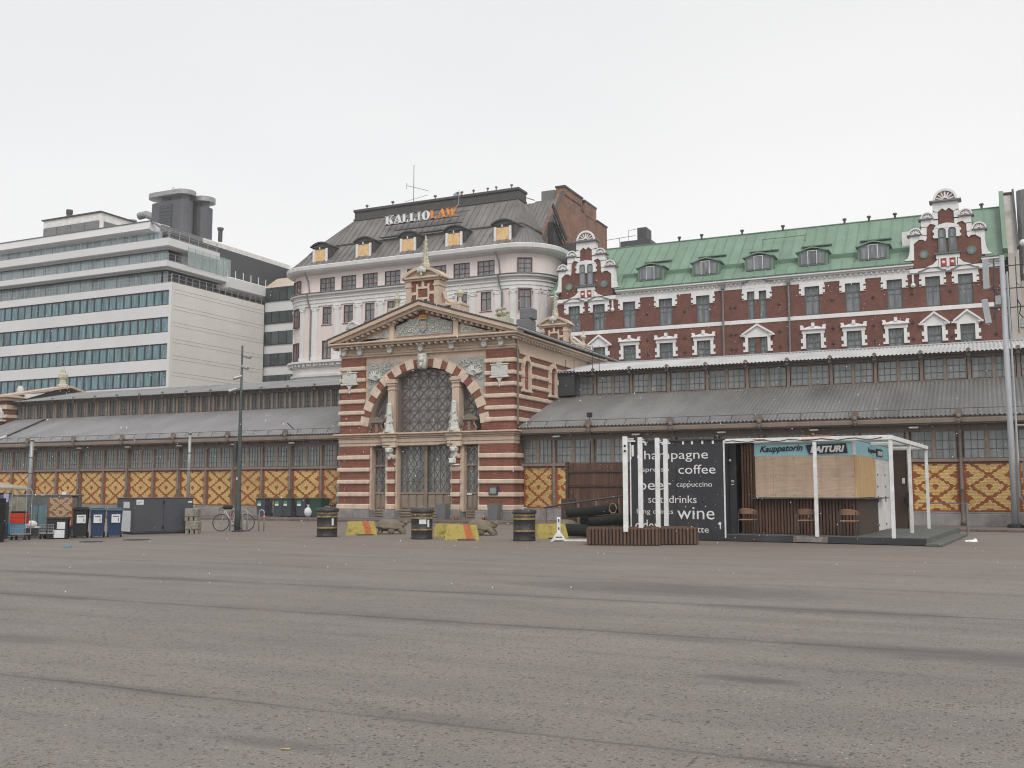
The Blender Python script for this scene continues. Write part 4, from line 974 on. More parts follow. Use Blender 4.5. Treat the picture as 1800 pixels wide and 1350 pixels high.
for j, (x0, x1, yy, zb, c0_, c1_) in enumerate(((-97.8, -92.7, 98, 39.0, 39.75, 40.35), (-96.0, -92.1, 101, 38.75, 39.5, 40.15))):
    t_ = part('rooftop_tower', stadium(M(), x0, x1, yy-1.15, yy+1.15, 32.8, zb), towergrey, off)
    for cx in (x0+.9, x1-1.0): link('tower_neck', M().lathe([(.62, 0), (.62, c0_-zb+.05)], (cx, yy, zb), 12).mesh('tower_neck', midmetal), t_)
    link('tower_tie', M().box(x0+1, x1-1, yy-.4, yy+.4, zb+.25, zb+.42).mesh('tower_tie', midmetal), t_)
    link('tower_cap', stadium(M(), x0-.2, x1+.35, yy-1.45, yy+1.45, c0_, c1_, 12).mesh('tower_cap', galv), t_)
    link('tower_louvre', M().box(x0+.9, x1-2.0, yy-1.24, yy-1.1, 34.2, zb-.5).mesh('tower_louvre', mat('louvre_dark%d' % j, (.05, .055, .062), .6)), t_)
    for k in range(9): link('louvre_blade', M().box(x0+.95, x1-2.05, yy-1.29, yy-1.24, 34.5+k*.45, 34.62+k*.45).mesh('louvre_blade', towergrey), t_)
part('roof_vent', M().lathe([(.28, 0), (.28, 1.5), (.4, 1.5), (.4, 1.8)], (-89.4, 100, 33.7), 10), darkmetal, off)
part('roof_mast', M().tube([(-96, 98, 40.3), (-96, 98, 41.0), (-95.8, 98, 41.2), (-95.6, 98, 41.0)], .04, 5), midmetal, off)
part('core', M().box(-121, -88, 89.6, 114, 0, 32.4), darkmetal, off)

# ============================================================ PINK CORNER BUILDING WITH MANSARD
pk = thing('stuccoed_building', 'pale pink stucco building with dark mansard roof, boarded dormers and rooftop lettering', 'building', (-54, 88, 0), world=True)
PY = 88.0; XA, XB = -66.3, -42.3; RA, RB = 3.3, 3.6
def ppath(n=10):
    p = []
    p.append((XA-RA, 104, -1, 0))
    for i in range(n+1):
        a = R(180+90*i/n); p.append((XA+RA*math.cos(a), PY+RA+RA*math.sin(a), math.cos(a), math.sin(a)))
    for i in range(1, 32): p.append((XA+(XB-XA)*i/32, PY, 0, -1))
    for i in range(n+1):
        a = R(270+90*i/n); p.append((XB+RB*math.cos(a), PY+RB+RB*math.sin(a), math.cos(a), math.sin(a)))
    p.append((XB+RB, 96, 1, 0)); return p
PP = ppath()
corner = [p for p in PP]
att = [(-64.64, -62.73), (-61.90, -60.01), (-59.19, -57.33), (-56.46, -54.56), (-53.75, -51.85), (-51.05, -49.15), (-48.32, -46.46), (-45.61, -43.69)]
mid = [(-64.25, -63.08), (-61.54, -60.36), (-58.83, -57.67), (-56.1, -54.95), (-53.38, -52.22), (-50.65, -49.48), (-47.9, -46.76), (-45.22, -44.06)]
ops = [(a, b, 22.68, 24.28) for a, b in att] + [(a, b, 19.24, 21.12) for a, b in mid] + [(a, b, 15.47, 17.5) for a, b in mid]
m = holed(M(), XA, XB, 8, 25.1, ops, PY, .3)
m.strip(PP[:12], [(0, 8), (0, 25.1)]); m.strip(PP[43:], [(0, 8), (0, 25.1)])
part('wall', m, pinkwall, pk)
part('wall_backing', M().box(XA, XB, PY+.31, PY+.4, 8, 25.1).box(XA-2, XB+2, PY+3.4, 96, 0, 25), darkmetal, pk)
def ring(nm, prof, mt): return part(nm, M().strip(PP, prof), mt, pk)
ring('main_cornice', [(0, 24.75), (.35, 24.8), (.75, 24.95), (.95, 25.15), (1.0, 25.5), (.9, 25.58), (-.2, 25.7)], paletrim)
ring('attic_cornice', [(0, 22.1), (.12, 22.12), (.2, 22.35), (.5, 22.42), (.55, 22.56), (.4, 22.62), (.4, 22.66), (.0, 22.72)], paletrim)
ring('attic_gutter', [(.42, 22.6), (.6, 22.62), (.6, 22.7), (.42, 22.7)], midmetal)
ring('entablature', [(.04, 21.25), (.1, 21.27), (.1, 21.55), (.16, 21.57), (.16, 21.9), (.28, 22.0), (.28, 22.1), (.0, 22.1)], paletrim)
ring('string_cornice', [(0, 14.6), (.15, 14.65), (.2, 14.95), (.55, 15.05), (.7, 15.1), (.7, 15.3), (.1, 15.42), (0, 15.42)], paletrim)
ring('lower_cornice', [(.05, 8), (.05, 13.6), (.3, 13.65), (.35, 13.9), (.08, 13.95), (.08, 14.6)], paletrim)
m = M()
for i, (x, y, nx, ny) in enumerate(PP[1:-1]):
    for f in (0,): m.box(x+nx*.4-.12, x+nx*.4+.12, y+ny*.4-.12, y+ny*.4+.12, 14.78, 15.02)
for i in range(58): x = XA + i*.42; m.box(x, x+.2, PY-.5, PY-.1, 14.8, 15.02)
part('dentils', m, paletrim, pk)
def pwin(w_, h_, nx, nz, top=None):
    t = .07; m = M().box(-.06, 0, -.04, .12, -.06, h_+.06).box(w_, w_+.06, -.04, .12, -.06, h_+.06).box(0, w_, -.04, .12, -.06, 0).box(0, w_, -.04, .12, h_, h_+.06)
    m.box(0, t, .02, .14, 0, h_).box(w_-t, w_, .02, .14, 0, h_).box(t, w_-t, .02, .14, 0, t).box(t, w_-t, .02, .14, h_-t, h_)
    for i in range(1, nx): x = w_*i/nx; m.box(x-.035, x+.035, .03, .13, t, h_-t)
    zz = [h_*j/nz for j in range(1, nz)] if top is None else [h_*top]
    for z in zz: m.box(t, w_-t, .035, .12, z-.025, z+.025)
    m.box(-.12, w_+.12, -.12, .02, -.14, -.06)
    return m.mesh('window', winframe_red), M().box(t, w_-t, .09, .12, t, h_-t).mesh('window_pane', farglass)
A4, M3 = pwin(1.86, 1.6, 3, 3), pwin(1.16, 1.88, 2, 2, .62)
def pw_place(ms, x, z, y=PY+.06, rot=0, sc=(1, 1, 1)):
    o = link('window', ms[0], pk, (x, y, z), (0, 0, rot), sc); link('window_pane', ms[1], o, world=False)
for a, b in att: pw_place(A4, a, 22.68)
for a, b in mid:
    pw_place(M3, a, 19.24); pw_place(M3, a, 15.5, sc=(1, 1, 1.05))
A2 = pwin(1.35, 1.45, 2, 3)
for (cx, r_, ang, w_) in ((XA, RA, -118, 1.35), (XB, RB, -62, 1.35)):
    for ms, z, wd in ((A2, 22.75, 1.35), (M3, 19.24, 1.16), (M3, 15.5, 1.16)):
        a = R(ang); tx, ty = -math.sin(a), math.cos(a); px, py = cx + (r_+.13)*math.cos(a), PY+r_+(r_+.13)*math.sin(a)
        pw_place(ms, px - tx*wd/2, z, py - ty*wd/2 - .0, math.atan2(ty, tx))
pm = M().cbox(-.35, .35, -.14, .05, 15.4, 20.75, .02).cbox(-.42, .42, -.2, .05, 15.4, 15.75, .03).cbox(-.4, .4, -.18, .05, 20.75, 20.85, .02).cbox(-.46, .46, -.2, .05, 21.12, 21.25, .02).box(-.33, .33, -.15, .05, 20.85, 21.12).ball((-.36, -.12, 20.98), .14, 8, 6).ball((.36, -.12, 20.98), .14, 8, 6).box(-.22, -.18, -.16, -.14, 15.9, 20.6).box(.18, .22, -.16, -.14, 15.9, 20.6).mesh('pilaster', paletrim)
for x in (-65.2, -62.3, -59.6, -56.85, -54.1, -51.4, -48.6, -46.1, -43.3): link('pilaster', pm, pk, (x, PY, 0))
for (cx, r_, angs) in ((XA, RA, (-100, -140)), (XB, RB, (-80, -45, -30))):
    for ang in angs:
        a = R(ang); link('pilaster', pm, pk, (cx+r_*math.cos(a), PY+r_+r_*math.sin(a), 0), (0, 0, a+math.pi/2), (.8, 1, 1))
for x in (-65.9, -43.0): part('downpipe', M().tube([(x-.2, PY-.85, 24.9), (x-.1, PY-.25, 24.0), (x, PY-.15, 22.8), (x, PY-.72, 22.6), (x, PY-.3, 21.6), (x+.25, PY-.2, 20.9), (x+.25, PY-.2, 15.4)], .09, 6), midmetal, pk)
# mansard: rings foot / break / top
def inset(p, d, extra=0):  # level path pushed inward by d
    return [(x-nx*d, y-ny*d) for x, y, nx, ny in p]
L0 = [(x+nx*.75, y+ny*.75) for x, y, nx, ny in PP]
def lerp(a, b, t): return a + (b-a)*t
TX0, TX1, TY = -63.6, -43.6, 93.2
HX0, HX1 = XA-RA+.9, XB+RB-1.7
def top_pt_old(i, x, y):
    return (min(max(lerp(TX0, TX1, (x-(XA-RA))/(XB+RB-XA+RA)), TX0), TX1), max(TY, min(TY+ (y-PY)*.6, 101)))
def top_pt(i, x, y): return (min(max(x, TX0), TX1), max(TY, min(TY+(y-PY)*.3, TY+1.5)))
def mid_pt(x, y):
    m0, m1 = lerp(HX0, TX0, .36), lerp(HX1, TX1, .36)
    tx, ty = top_pt(0, x, y); return (min(max(x, m0), m1), lerp(y, ty, .36))
Z0, Z1, Z2, Z3 = 25.6, 28.15, 31.9, 33.0
P0 = [(x+nx*(.7 if nx < .05 else -1.1), y+ny*.7) for x, y, nx, ny in PP]; P1 = [mid_pt(x, y) for x, y, nx, ny in PP]; P2 = [top_pt(0, x, y) for x, y, nx, ny in PP]
for i in range(len(PP)-1):
    m = M(); a0, b0, a1, b1, a2, b2 = P0[i], P0[i+1], P1[i], P1[i+1], P2[i], P2[i+1]
    m.quad((*a0, Z0), (*b0, Z0), (*b1, Z1), (*a1, Z1)); m.quad((*a1, Z1), (*b1, Z1), (*b2, Z2), (*a2, Z2))
    m.bar((*a0, Z0+.02), (*a1, Z1+.02), .05, .09); m.bar((*a1, Z1+.02), (*a2, Z2+.02), .05, .09)
    part('roof_panel', m, mansard, pk)
part('break_moulding', M().strip([(x, y, p[2], p[3]) for (x, y), p in zip(P1, PP)], [(-.1, Z1-.05), (.12, Z1-.05), (.14, Z1+.1), (-.1, Z1+.16)]), dormermat, pk)
m = M().box(TX0-.2, TX1+.2, TY-.15, TY+1.7, Z2-.15, Z3-.35).cbox(TX0-.3, TX1+.28, TY-.3, TY+1.85, Z3-.32, Z3, .06).cbox(TX0-.28, TX1+.26, TY-.28, TY+1.8, Z2-.2, Z2+.02, .05)
part('roof_crest', m, dormermat, pk)
for x in (-62.4, -59.0, -53.6): part('roof_vent', M().tube([(x, TY+.2, Z3), (x, TY+.2, Z3+.35)], .06, 6).ball((x, TY+.2, Z3+.42), .2, 8, 5, sz=.7), midmetal, pk)
for x in (-50.8, -50.3, -48.9, -47.2, -46.2, -44.4): part('roof_vent', M().tube([(x, TY+.2, Z3), (x, TY+.2, Z3+.4)], .06, 6).lathe([(.16, 0), (.16, .14)], (x, TY+.2, Z3+.36), 6), midmetal, pk)
part('satellite_dome', M().ball((-51.2, TY+1, Z3+.2), .6, 10, 6), galv, pk)
part('roof_mast', M().tube([(-56.2, TY, Z3), (-56.2, TY, Z3+4.2)], .035, 5).tube([(-57.1, TY, Z3+2.0), (-54.6, TY+.4, Z3+1.2)], .025, 4).tube([(-57.3, TY, Z3+.2), (-54.4, TY, Z3+.6)], .02, 4).tube([(-57.1, TY, Z3+1.6), (-57.1, TY, Z3+2.3)], .03, 4), darkmetal, pk)
part('cable', M().tube([(-50.4, 92.9, Z3+.6), (-50.2, 92.5, Z2), (-51.0, 91.6, 30.4)], .03, 4).tube([(-50.6, 91.5, 30.2), (-52.4, 89.5, 27.4), (-53.6, 88.3, 26.2)], .04, 4), galv, pk)
# dormers with boards
def dormer(xc):
    d = part('dormer', M().box(xc-1.2, xc+1.2, PY+.1, PY+3.4, 25.7, 27.75).prism(arc(xc, 27.72-1.55, 1.96, 128, 52, 10), PY-.02, PY+4.0), dormermat, pk)
    def s_(nm, m, mt): return link(nm, m.mesh(nm, mt), d)
    pts = arc(xc, 26.2, 2.08, 130, 50, 10) + arc(xc, 26.2, 1.96, 50, 130, 10)
    s_('dormer_hood', M().prism(pts, PY-.25, PY+4.0), dormermat)
    s_('board', M().box(xc-.70, xc+.70, PY-.12, PY+.02, 26.0, 27.4), ply_d)
    m = M().box(xc-.95, xc-.71, PY-.22, PY-.05, 25.95, 27.5).box(xc+.71, xc+.93, PY-.22, PY-.05, 25.95, 27.5).box(xc-.71, xc+.71, PY-.16, PY-.05, 25.93, 26.0).box(xc-.05, xc+.04, PY-.3, PY-.2, 27.4, 27.65)
    s_('board_frame', m, white_k); s_('strap', M().bar((xc+.85, PY-.2, 26.1), (xc+1.3, PY-.15, 25.75), .12, .05), white_k)
for i, x in enumerate((-64.6, -59.05, -53.6, -48.2, -42.75)): dormer(x)
part('side_dormer', M().lathe([(.5, 0), (.5, 1.4), (.75, 1.4), (.85, 1.7), (.5, 1.8)], (-66.6, 89.8, 25.7), 8), dormermat, pk)
# roof lettering, built letter by letter
def letter(ch, x, z, w_, h_, mt, y):
    m = M(); T = w_*.30; t = w_*.09
    def r_(a, b, c, d): m.box(x+a, x+b, y, y+.12, z+c, z+d)
    def pl(pts): m.prism([(x+p, z+q) for p, q in pts], y, y+.12)
    if ch == 'L': r_(t, t+T, 0, h_); r_(0, w_*.62, -.0+0, .08); r_(0, t*2+T, h_-.07, h_); r_(t+T, w_*.8, 0, .1); r_(w_*.72, w_*.8, .1, h_*.34)
    elif ch == 'I': r_(w_*.25, w_*.25+T, 0, h_); r_(w_*.1, w_*.7, 0, .07); r_(w_*.1, w_*.7, h_-.07, h_)
    elif ch == 'K':
        r_(t, t+T, 0, h_); r_(0, t*2+T, 0, .07); r_(0, t*2+T, h_-.07, h_)
        pl([(t+T, h_*.42), (w_*.80, h_), (w_*.9, h_), (t+T, h_*.30)]); pl([(t+T+.08, h_*.52), (w_*.68, 0), (w_, 0), (t+T+.26, h_*.66)]); r_(w_*.62, w_*1.05, 0, .07); r_(w_*.62, w_, h_-.07, h_)
    elif ch == 'A':
        pl([(0, 0), (w_*.44, h_), (w_*.52, h_), (w_*.10, 0)]); pl([(w_*.64, 0), (w_*.40, h_), (w_*.62, h_), (w_*.95, 0)]); r_(w_*.2, w_*.7, h_*.28, h_*.36); r_(-.04, w_*.25, 0, .07); r_(w_*.55, w_*1.03, 0, .07)
    elif ch == 'O':
        o = [(w_*.5+w_*.5*math.cos(R(a)), h_*.5+h_*.52*math.sin(R(a))) for a in range(0, 360, 20)]; n_ = [(w_*.5+w_*.2*math.cos(R(a)), h_*.5+h_*.45*math.sin(R(a))) for a in range(0, 360, 20)]
        for i in range(18): j = (i+1) % 18; pl([o[i], o[j], n_[j], n_[i]])
    elif ch == 'W':
        pl([(0, h_), (w_*.22, 0), (w_*.34, 0), (w_*.22, h_)]); pl([(w_*.22, 0), (w_*.42, h_), (w_*.5, h_), (w_*.3, 0)]); pl([(w_*.38, h_), (w_*.62, 0), (w_*.74, 0), (w_*.62, h_)]); pl([(w_*.64, 0), (w_*.92, h_), (w_, h_), (w_*.72, 0)]); r_(-.05, w_*.3, h_-.07, h_); r_(w_*.34, w_*.68, h_-.07, h_); r_(w_*.82, w_*1.05, h_-.07, h_)
    return part('roof_letter', m, mt, pk, label='%s capital letter %s of the roof sign' % ('orange' if mt is lettero else 'white', ch))
x = -58.2
sc_ = 1.036
for ch, w_, mt in (('K', 1.12, letterw), ('A', 1.08, letterw), ('L', .92, letterw), ('L', .92, letterw), ('I', .62, letterw), ('O', 1.0, letterw), ('L', .92, lettero), ('A', 1.05, lettero), ('W', 1.25, lettero)):
    letter(ch, x, 30.05, w_*.94, .98, mt, 90.6); x += w_*.94+.045
part('sign_rail', M().box(-58.4, -49.3, 90.75, 90.82, 30.0, 30.06).box(-58.4, -48.0, 90.75, 90.82, 30.45, 30.5), darkmetal, pk)
for k in range(6): part('sign_strut', M().bar((-58+k*1.7, 90.8, 30.3), (-58+k*1.7, 92.2, 31.0), .05), darkmetal, pk)
part('ladder_platform', M().box(-58.0, -50, 89.2, 89.6, 28.3, 28.36).box(-56.5, -48.5, 89.9, 90.2, 29.1, 29.16), darkmetal, pk)

# ============================================================ BUILDING BEHIND WITH OLD BRICK FIREWALL
bk = thing('brick_gabled_house', 'weathered orange brick firewall and dark sheet roof rising behind the pink building', 'building', (-42, 96, 0), world=True)
f = lambda v: 1.6+(v-1.6)
part('roof_slope', M().quad((-47.5, 93, 25.8), (-41.4, 93, 25.8), (-41.4, 98.8, 32.9), (-46.2, 98.8, 32.9)), mansard, bk)
m = M()
for k in range(12): x = -47+k*.5; m.bar((x-.1, 93, 25.82), (min(x+.25, -41.5), 98.8, 32.92), .04, .07)
part('roof_seams', m, mansard, bk)
part('roof_back', M().box(-46.2, -41.5, 98.8, 112, 20, 32.8), dormermat, bk)
m = M().prism([(93.4, 20), (93.4, 26.6), (99, 33.7), (104, 33.7), (104, 33.0), (112.5, 33.0), (112.5, 20)], -41.6, -40.8, 'x')
part('firewall', m, oldbrick, bk)
part('firewall_coping', M().bar((-40.95, 93.3, 26.7), (-40.95, 98.9, 33.8), .35, .10).box(-41.8, -40.6, 98.9, 104.3, 34.3, 34.5).box(-41.7, -40.7, 105.0, 108.9, 34.3, 34.5).box(-41.7, -40.7, 104, 105, 33, 33.1).box(-41.7, -40.7, 109, 112.6, 33, 33.12), darkmetal, bk)
part('chimney', M().box(-41.7, -40.7, 99, 104.1, 33.5, 34.3), oldbrick, bk)
part('chimney', M().box(-41.65, -40.75, 105.2, 108.8, 32.8, 34.3), oldbrick, bk)
part('vent_box', M().cbox(-43.9, -42.2, 100, 102, 33.0, 34.5, .05).cbox(-44.4, -41.9, 99.4, 102.5, 32.8, 33.25, .05), midmetal, bk)
part('roof_rail', M().tube([(-45.9, 98.8, 32.8), (-45.9, 98.8, 33.9), (-44.2, 98.8, 33.2)], .05, 5), darkmetal, bk)
part('fire_stair', M().box(-40.78, -40.2, 94.5, 97, 24, 29.3).bar((-40.1, 94.2, 31.0), (-40.1, 98.0, 28.2), .1, .5).bar((-40.1, 94.4, 30.0), (-40.1, 98.2, 27.2), .1, .2).bar((-40.1, 94.4, 29.3), (-40.1, 98.2, 26.4), .1, .15), blackm, bk)
bk2 = thing('ridge_plant_room', 'dark ventilation box with railings on the ridge behind the green roof', 'plant room', (-34, 97, 0), world=True)
part('vent_box', M().cbox(-31.9, -30.9, 97, 98.6, 26.9, 28.3, .05).cbox(-33.6, -30.4, 96.6, 99.2, 26.3, 26.95, .05), darkmetal, bk2)
part('railing', M().tube([(-35.0, 96.4, 27.2), (-31.9, 96.4, 27.35)], .03, 5).tube([(-33.6, 96.4, 26.3), (-33.6, 96.4, 27.3)], .03, 5).tube([(-32.7, 96.6, 26.3), (-32.7, 96.6, 28.0), (-31.9, 96.6, 28.05)], .03, 5), midmetal, bk2)
part('low_roof', M().prism([(-40.5, 24), (-40.5, 27.4), (-38.5, 27.3), (-36.2, 26.4), (-31, 26.0), (-31, 24)], 96.5, 100), dormermat, bk2)

# ============================================================ RED BRICK BUILDING
rb = thing('red_brick_building', 'dark red brick building with white trim, stepped gables and green sheet roof', 'building', (-18, 88, 0), world=True)
RY = 88.0; X0R, X1R = -37.3, 1.35
wins = [(-35.83, -34.67), (-33.36, -32.17), (-30.40, -29.19), (-26.96, -25.71), (-23.50, -22.27), (-18.92, -18.30), (-17.91, -17.27), (-14.03, -12.80), (-10.70, -9.50), (-7.39, -6.20), (-4.43, -3.32), (-1.98, -.89)]
ops = [(a, b, 16.48, 18.93) for a, b in wins] + [(a, b, 12.4, 14.87) for a, b in wins]
part('wall', holed(M(), X0R, X1R, 6, 20.0, ops, RY, .35).quad((X1R, RY, 6), (X1R, 100, 6), (X1R, 100, 20), (X1R, RY, 20)).quad((X0R, 100, 6), (X0R, RY, 6), (X0R, RY, 20), (X0R, 100, 20)), redbrick2, rb)
part('wall_backing', M().box(X0R+.1, X1R-.1, RY+.36, RY+.45, 6, 20).box(X0R+.5, X1R-.5, RY+.5, 100, 0, 20), darkmetal, rb)
part('string_course', M().cbox(X0R, X1R, RY-.06, RY+.05, 16.1, 16.45, .02), whitetrim, rb)
gs = (-33.95, -2.66)
def rwin(w_, h_, nx=2, tr=.72):
    t = .09; m = M().box(0, t, 0, .12, 0, h_).box(w_-t, w_, 0, .12, 0, h_).box(t, w_-t, 0, .12, 0, .14).box(t, w_-t, 0, .12, h_-t, h_).box(-.05, w_+.05, -.15, .02, -.1, 0)
    m.box(t, w_-t, -.01, .12, h_*tr-.08, h_*tr+.08)
    for i in range(1, nx): m.box(w_*i/nx-.05, w_*i/nx+.05, 0, .12, .14, h_*tr-.08)
    m.box(t, w_-t, .03, .1, h_*tr*.72-.02, h_*tr*.72+.02)
    for i in range(1, 3*nx//2+1): x = w_*i/(3*nx//2+1); m.box(x-.018, x+.018, .03, .1, h_*tr+.08, h_-t)
    return m.mesh('window', winframe), M().box(t, w_-t, .07, .1, .14, h_-t).mesh('window_pane', farglass)
RW = rwin(1.2, 2.45); RN = rwin(.63, 2.45, 1)
for a, b in wins:
    nar = b-a < .8; ms = RN if nar else RW
    for z in (16.48, 12.42):
        o = link('window', ms[0], rb, (a, RY+.16, z), scale=((b-a)/(.63 if nar else 1.2), 1, 1)); link('window_pane', ms[1], o, world=False)
# white frieze above the windows, with stepped surrounds
frz = M(); frz.box(X0R, -36.8, RY-.05, RY+.02, 19.25, 19.7)
segs = [(X0R, -36.6), (-31.2, -5.4), (-.1, X1R)]
m = M().cbox(X0R, X1R, RY-.05, RY+.02, 19.22, 19.68, .01)
part('frieze', m, whitetrim, rb)
def surround(cx, w_, flat=True):
    h = w_/2; m = M()
    m.box(cx-h-.42, cx+h+.42, RY-.1, RY+.0, 18.93, 19.23) if flat else m.box(cx-h-.42, cx+h+.42, RY-.1, RY, 18.93, 19.35)
    for s in (-1, 1):
        a, b = sorted((cx+s*h, cx+s*(h+.28))); m.box(a, b, RY-.1, RY, 18.2, 18.93)
        a, b = sorted((cx+s*(h+.281), cx+s*(h+.46))); m.box(a, b, RY-.09, RY, 18.35, 18.62); m.box(a, b, RY-.09, RY, 18.78, 18.93)
        a, b = sorted((cx+s*(h+.281), cx+s*(h+.46))); m.box(a, b, RY-.092, RY, 17.98+.2, 18.2)
    return m
pairs = [(-35.25, 1.16, 0), (-32.77, 1.19, 0), (-29.8, 1.21, 1), (-26.33, 1.25, 1), (-22.88, 1.23, 1), (-18.1, 1.68, 2), (-13.41, 1.23, 1), (-10.1, 1.2, 1), (-6.8, 1.19, 1), (-3.87, 1.11, 0), (-1.43, 1.09, 0)]
def wavehood(cx, z, w_):
    top = [(cx-w_, z), (cx-w_*.7, z+.06), (cx-w_*.35, z+.26), (cx, z+.34), (cx+w_*.35, z+.26), (cx+w_*.7, z+.06), (cx+w_, z)]
    return M().prism(top + [(p, q-.11) for p, q in top[::-1]], RY-.3, RY)
for cx, w_, k in pairs:
    part('window_surround', surround(cx, w_, k == 1), whitetrim, rb)
    if k != 1:
        part('wave_hood', wavehood(cx, 19.4 if k == 0 else 19.75, 1.05 if k == 0 else 1.3), midmetal, rb)
        if k == 2: part('hood_field', M().prism([(cx-1.25, 19.2), (cx+1.25, 19.2), (cx+1.2, 19.7), (cx+.5, 19.95), (cx-.5, 19.95), (cx-1.2, 19.7)], RY-.12, RY), whitetrim, rb)
    if k == 2: part('window_pier', M().box(-18.29, -17.92, RY-.08, RY+.1, 18.2, 18.95), whitetrim, rb)
    # lower storey crowns
    m = M(); h = w_/2
    if k == 1:
        m.cbox(cx-h-.45, cx+h+.45, RY-.28, RY, 15.18, 15.32, .02).box(cx-h-.33, cx+h+.33, RY-.12, RY, 14.87, 15.18).prism([(cx-h-.3, 15.32), (cx+h+.3, 15.32), (cx+.25, 15.5), (cx-.25, 15.5)], RY-.12, RY)
        m.box(cx-.13, cx+.13, RY-.24, RY, 15.45, 15.78)
        for s in (-1, 1): m.prism([(cx+s*(h+.12), 15.33), (cx+s*(h+.4), 15.33), (cx+s*(h+.46), 15.6), (cx+s*(h+.22), 15.6)][::s], RY-.2, RY)
    else:
        for s in (-1, 1): p = [(cx+s*(h+.5), 15.2), (cx, 16.05), (cx, 15.86), (cx+s*(h+.5), 15.02)]; m.prism(p[::s], RY-.3, RY)
        m.prism([(cx-h-.35, 15.1), (cx-h-.35, 14.87), (cx+h+.35, 14.87), (cx+h+.35, 15.1), (cx, 15.88)][::-1], RY-.11, RY)
        for s in (-1, 1): a, b = sorted((cx+s*(h+.2), cx+s*(h+.62))); m.box(a, b, RY-.25, RY, 14.96, 15.12)
    for s in (-1, 1):
        a, b = sorted((cx+s*h, cx+s*(h+.25))); m.box(a, b, RY-.1, RY, 13.6, 14.87)
        a, b = sorted((cx+s*(h+.251), cx+s*(h+.42))); m.box(a, b, RY-.09, RY, 14.1, 14.45); m.box(a, b, RY-.09, RY, 13.6, 13.8)
    part('window_crown', m, whitetrim, rb)
m = M()
for a, b in ((-30.6, -5.6), (X0R+.3, -37.0), (.1, 1.2)):
    m.cbox(a, b, RY-.1, RY, 19.7, 19.76, .01)
    x = a+.1
    while x < b-.15: m.ball((x+.12, RY-.12, 19.62), .115, 6, 4); x += .42
part('frieze_studs', m, whitetrim, rb)
m = M()
for a, b in ((-31.0, -5.3), (X0R-.2, -36.9), (-.15, 1.55)): m.cbox(a, b, RY-.25, RY, 19.76, 19.88, .02).cbox(a-.05, b+.05, RY-.45, RY, 19.882, 20.05, .03)
part('cornice', m, whitetrim, rb)
for x in (-31.4, .0, -5.35): part('pendant', M().box(x-.07, x+.07, RY-.14, RY-.02, 18.45, 19.25).ball((x, RY-.12, 18.3), .2, 8, 6).ball((x, RY-.12, 18.6), .1, 6, 4), whitetrim, rb)
for x in (-21.05, -15.34): part('downpipe', M().cbox(x-.17, x+.17, RY-.35, RY-.08, 19.3, 19.75, .03).tube([(x, RY-.2, 19.3), (x, RY-.2, 10)], .085, 6), midmetal, rb)
m = M(); rg = random.Random(4)
for x in (-33, -28.1, -24.6, -20.4, -20.0, -16.2, -11.8, -8.5, -5.5, -2.6, .6):
    for z in (17.6, 15.2, 13.9): m.prism([(x-.05, z), (x, z-.22), (x+.05, z), (x, z+.22)][::-1], RY-.05, RY); m.prism([(x-.17, z), (x, z-.05), (x+.17, z), (x, z+.05)][::-1], RY-.06, RY-.02)
part('wall_anchors', m, blackm, rb)
# roof in standing-seam sheets
ze, zr, ye, yr = 20.15, 25.65, RY-.4, 94.2
xs = -37.6; 
seam = []
while xs < 1.3:
    x2 = min(xs+.92, 1.35); y_ = ye+1.2 if any(abs((xs+x2)/2-g_) < 3.0 for g_ in gs) else ye; z_ = ze+(y_-ye)*(zr-ze)/(yr-ye)
    m = M().quad((xs, y_, z_), (x2, y_, z_), (x2, yr, zr), (xs, yr, zr)).bar((xs, y_, z_+.03), (xs, yr, zr+.03), .05, .08)
    o_ = part('roof_sheet', m, greenroof, rb); o_.location.z = random.uniform(-.012, .012); xs += .92
part('ridge', M().tube([(-37.6, yr, zr+.02), (1.35, yr, zr+.02)], .09, 6), greendark, rb)
part('rear_roof', M().quad((-37.6, yr, zr), (1.35, yr, zr), (1.35, 100.5, 20.1), (-37.6, 100.5, 20.1)), greenroof, rb)
part('eave_flashing', M().cbox(-31.1, -5.3, RY-.5, RY-.2, 20.05, 20.16, .02).cbox(-37.7, -37.0, RY-.5, RY-.2, 20.05, 20.16, .02).cbox(-.2, 1.6, RY-.5, RY-.2, 20.05, 20.16, .02), greendark, rb)
slp = (zr-ze)/(yr-ye)
def rz(y): return ze+(y-ye)*slp
for a, b in ((-30.7, -29.2), (-26.5, -24.0), (-21.4, -19.4), (-16.6, -14.6), (-12.0, -9.9), (-7.1, -5.5)):
    y = RY+1.1; part('snow_barrier', M().box(a, b, y, y+.05, rz(y), rz(y)+.4).bar((a, y-.7, rz(y-.7)+.05), (a, y, rz(y)+.4), .06).bar((b, y-.7, rz(y-.7)+.05), (b, y, rz(y)+.4), .06), greendark, rb)
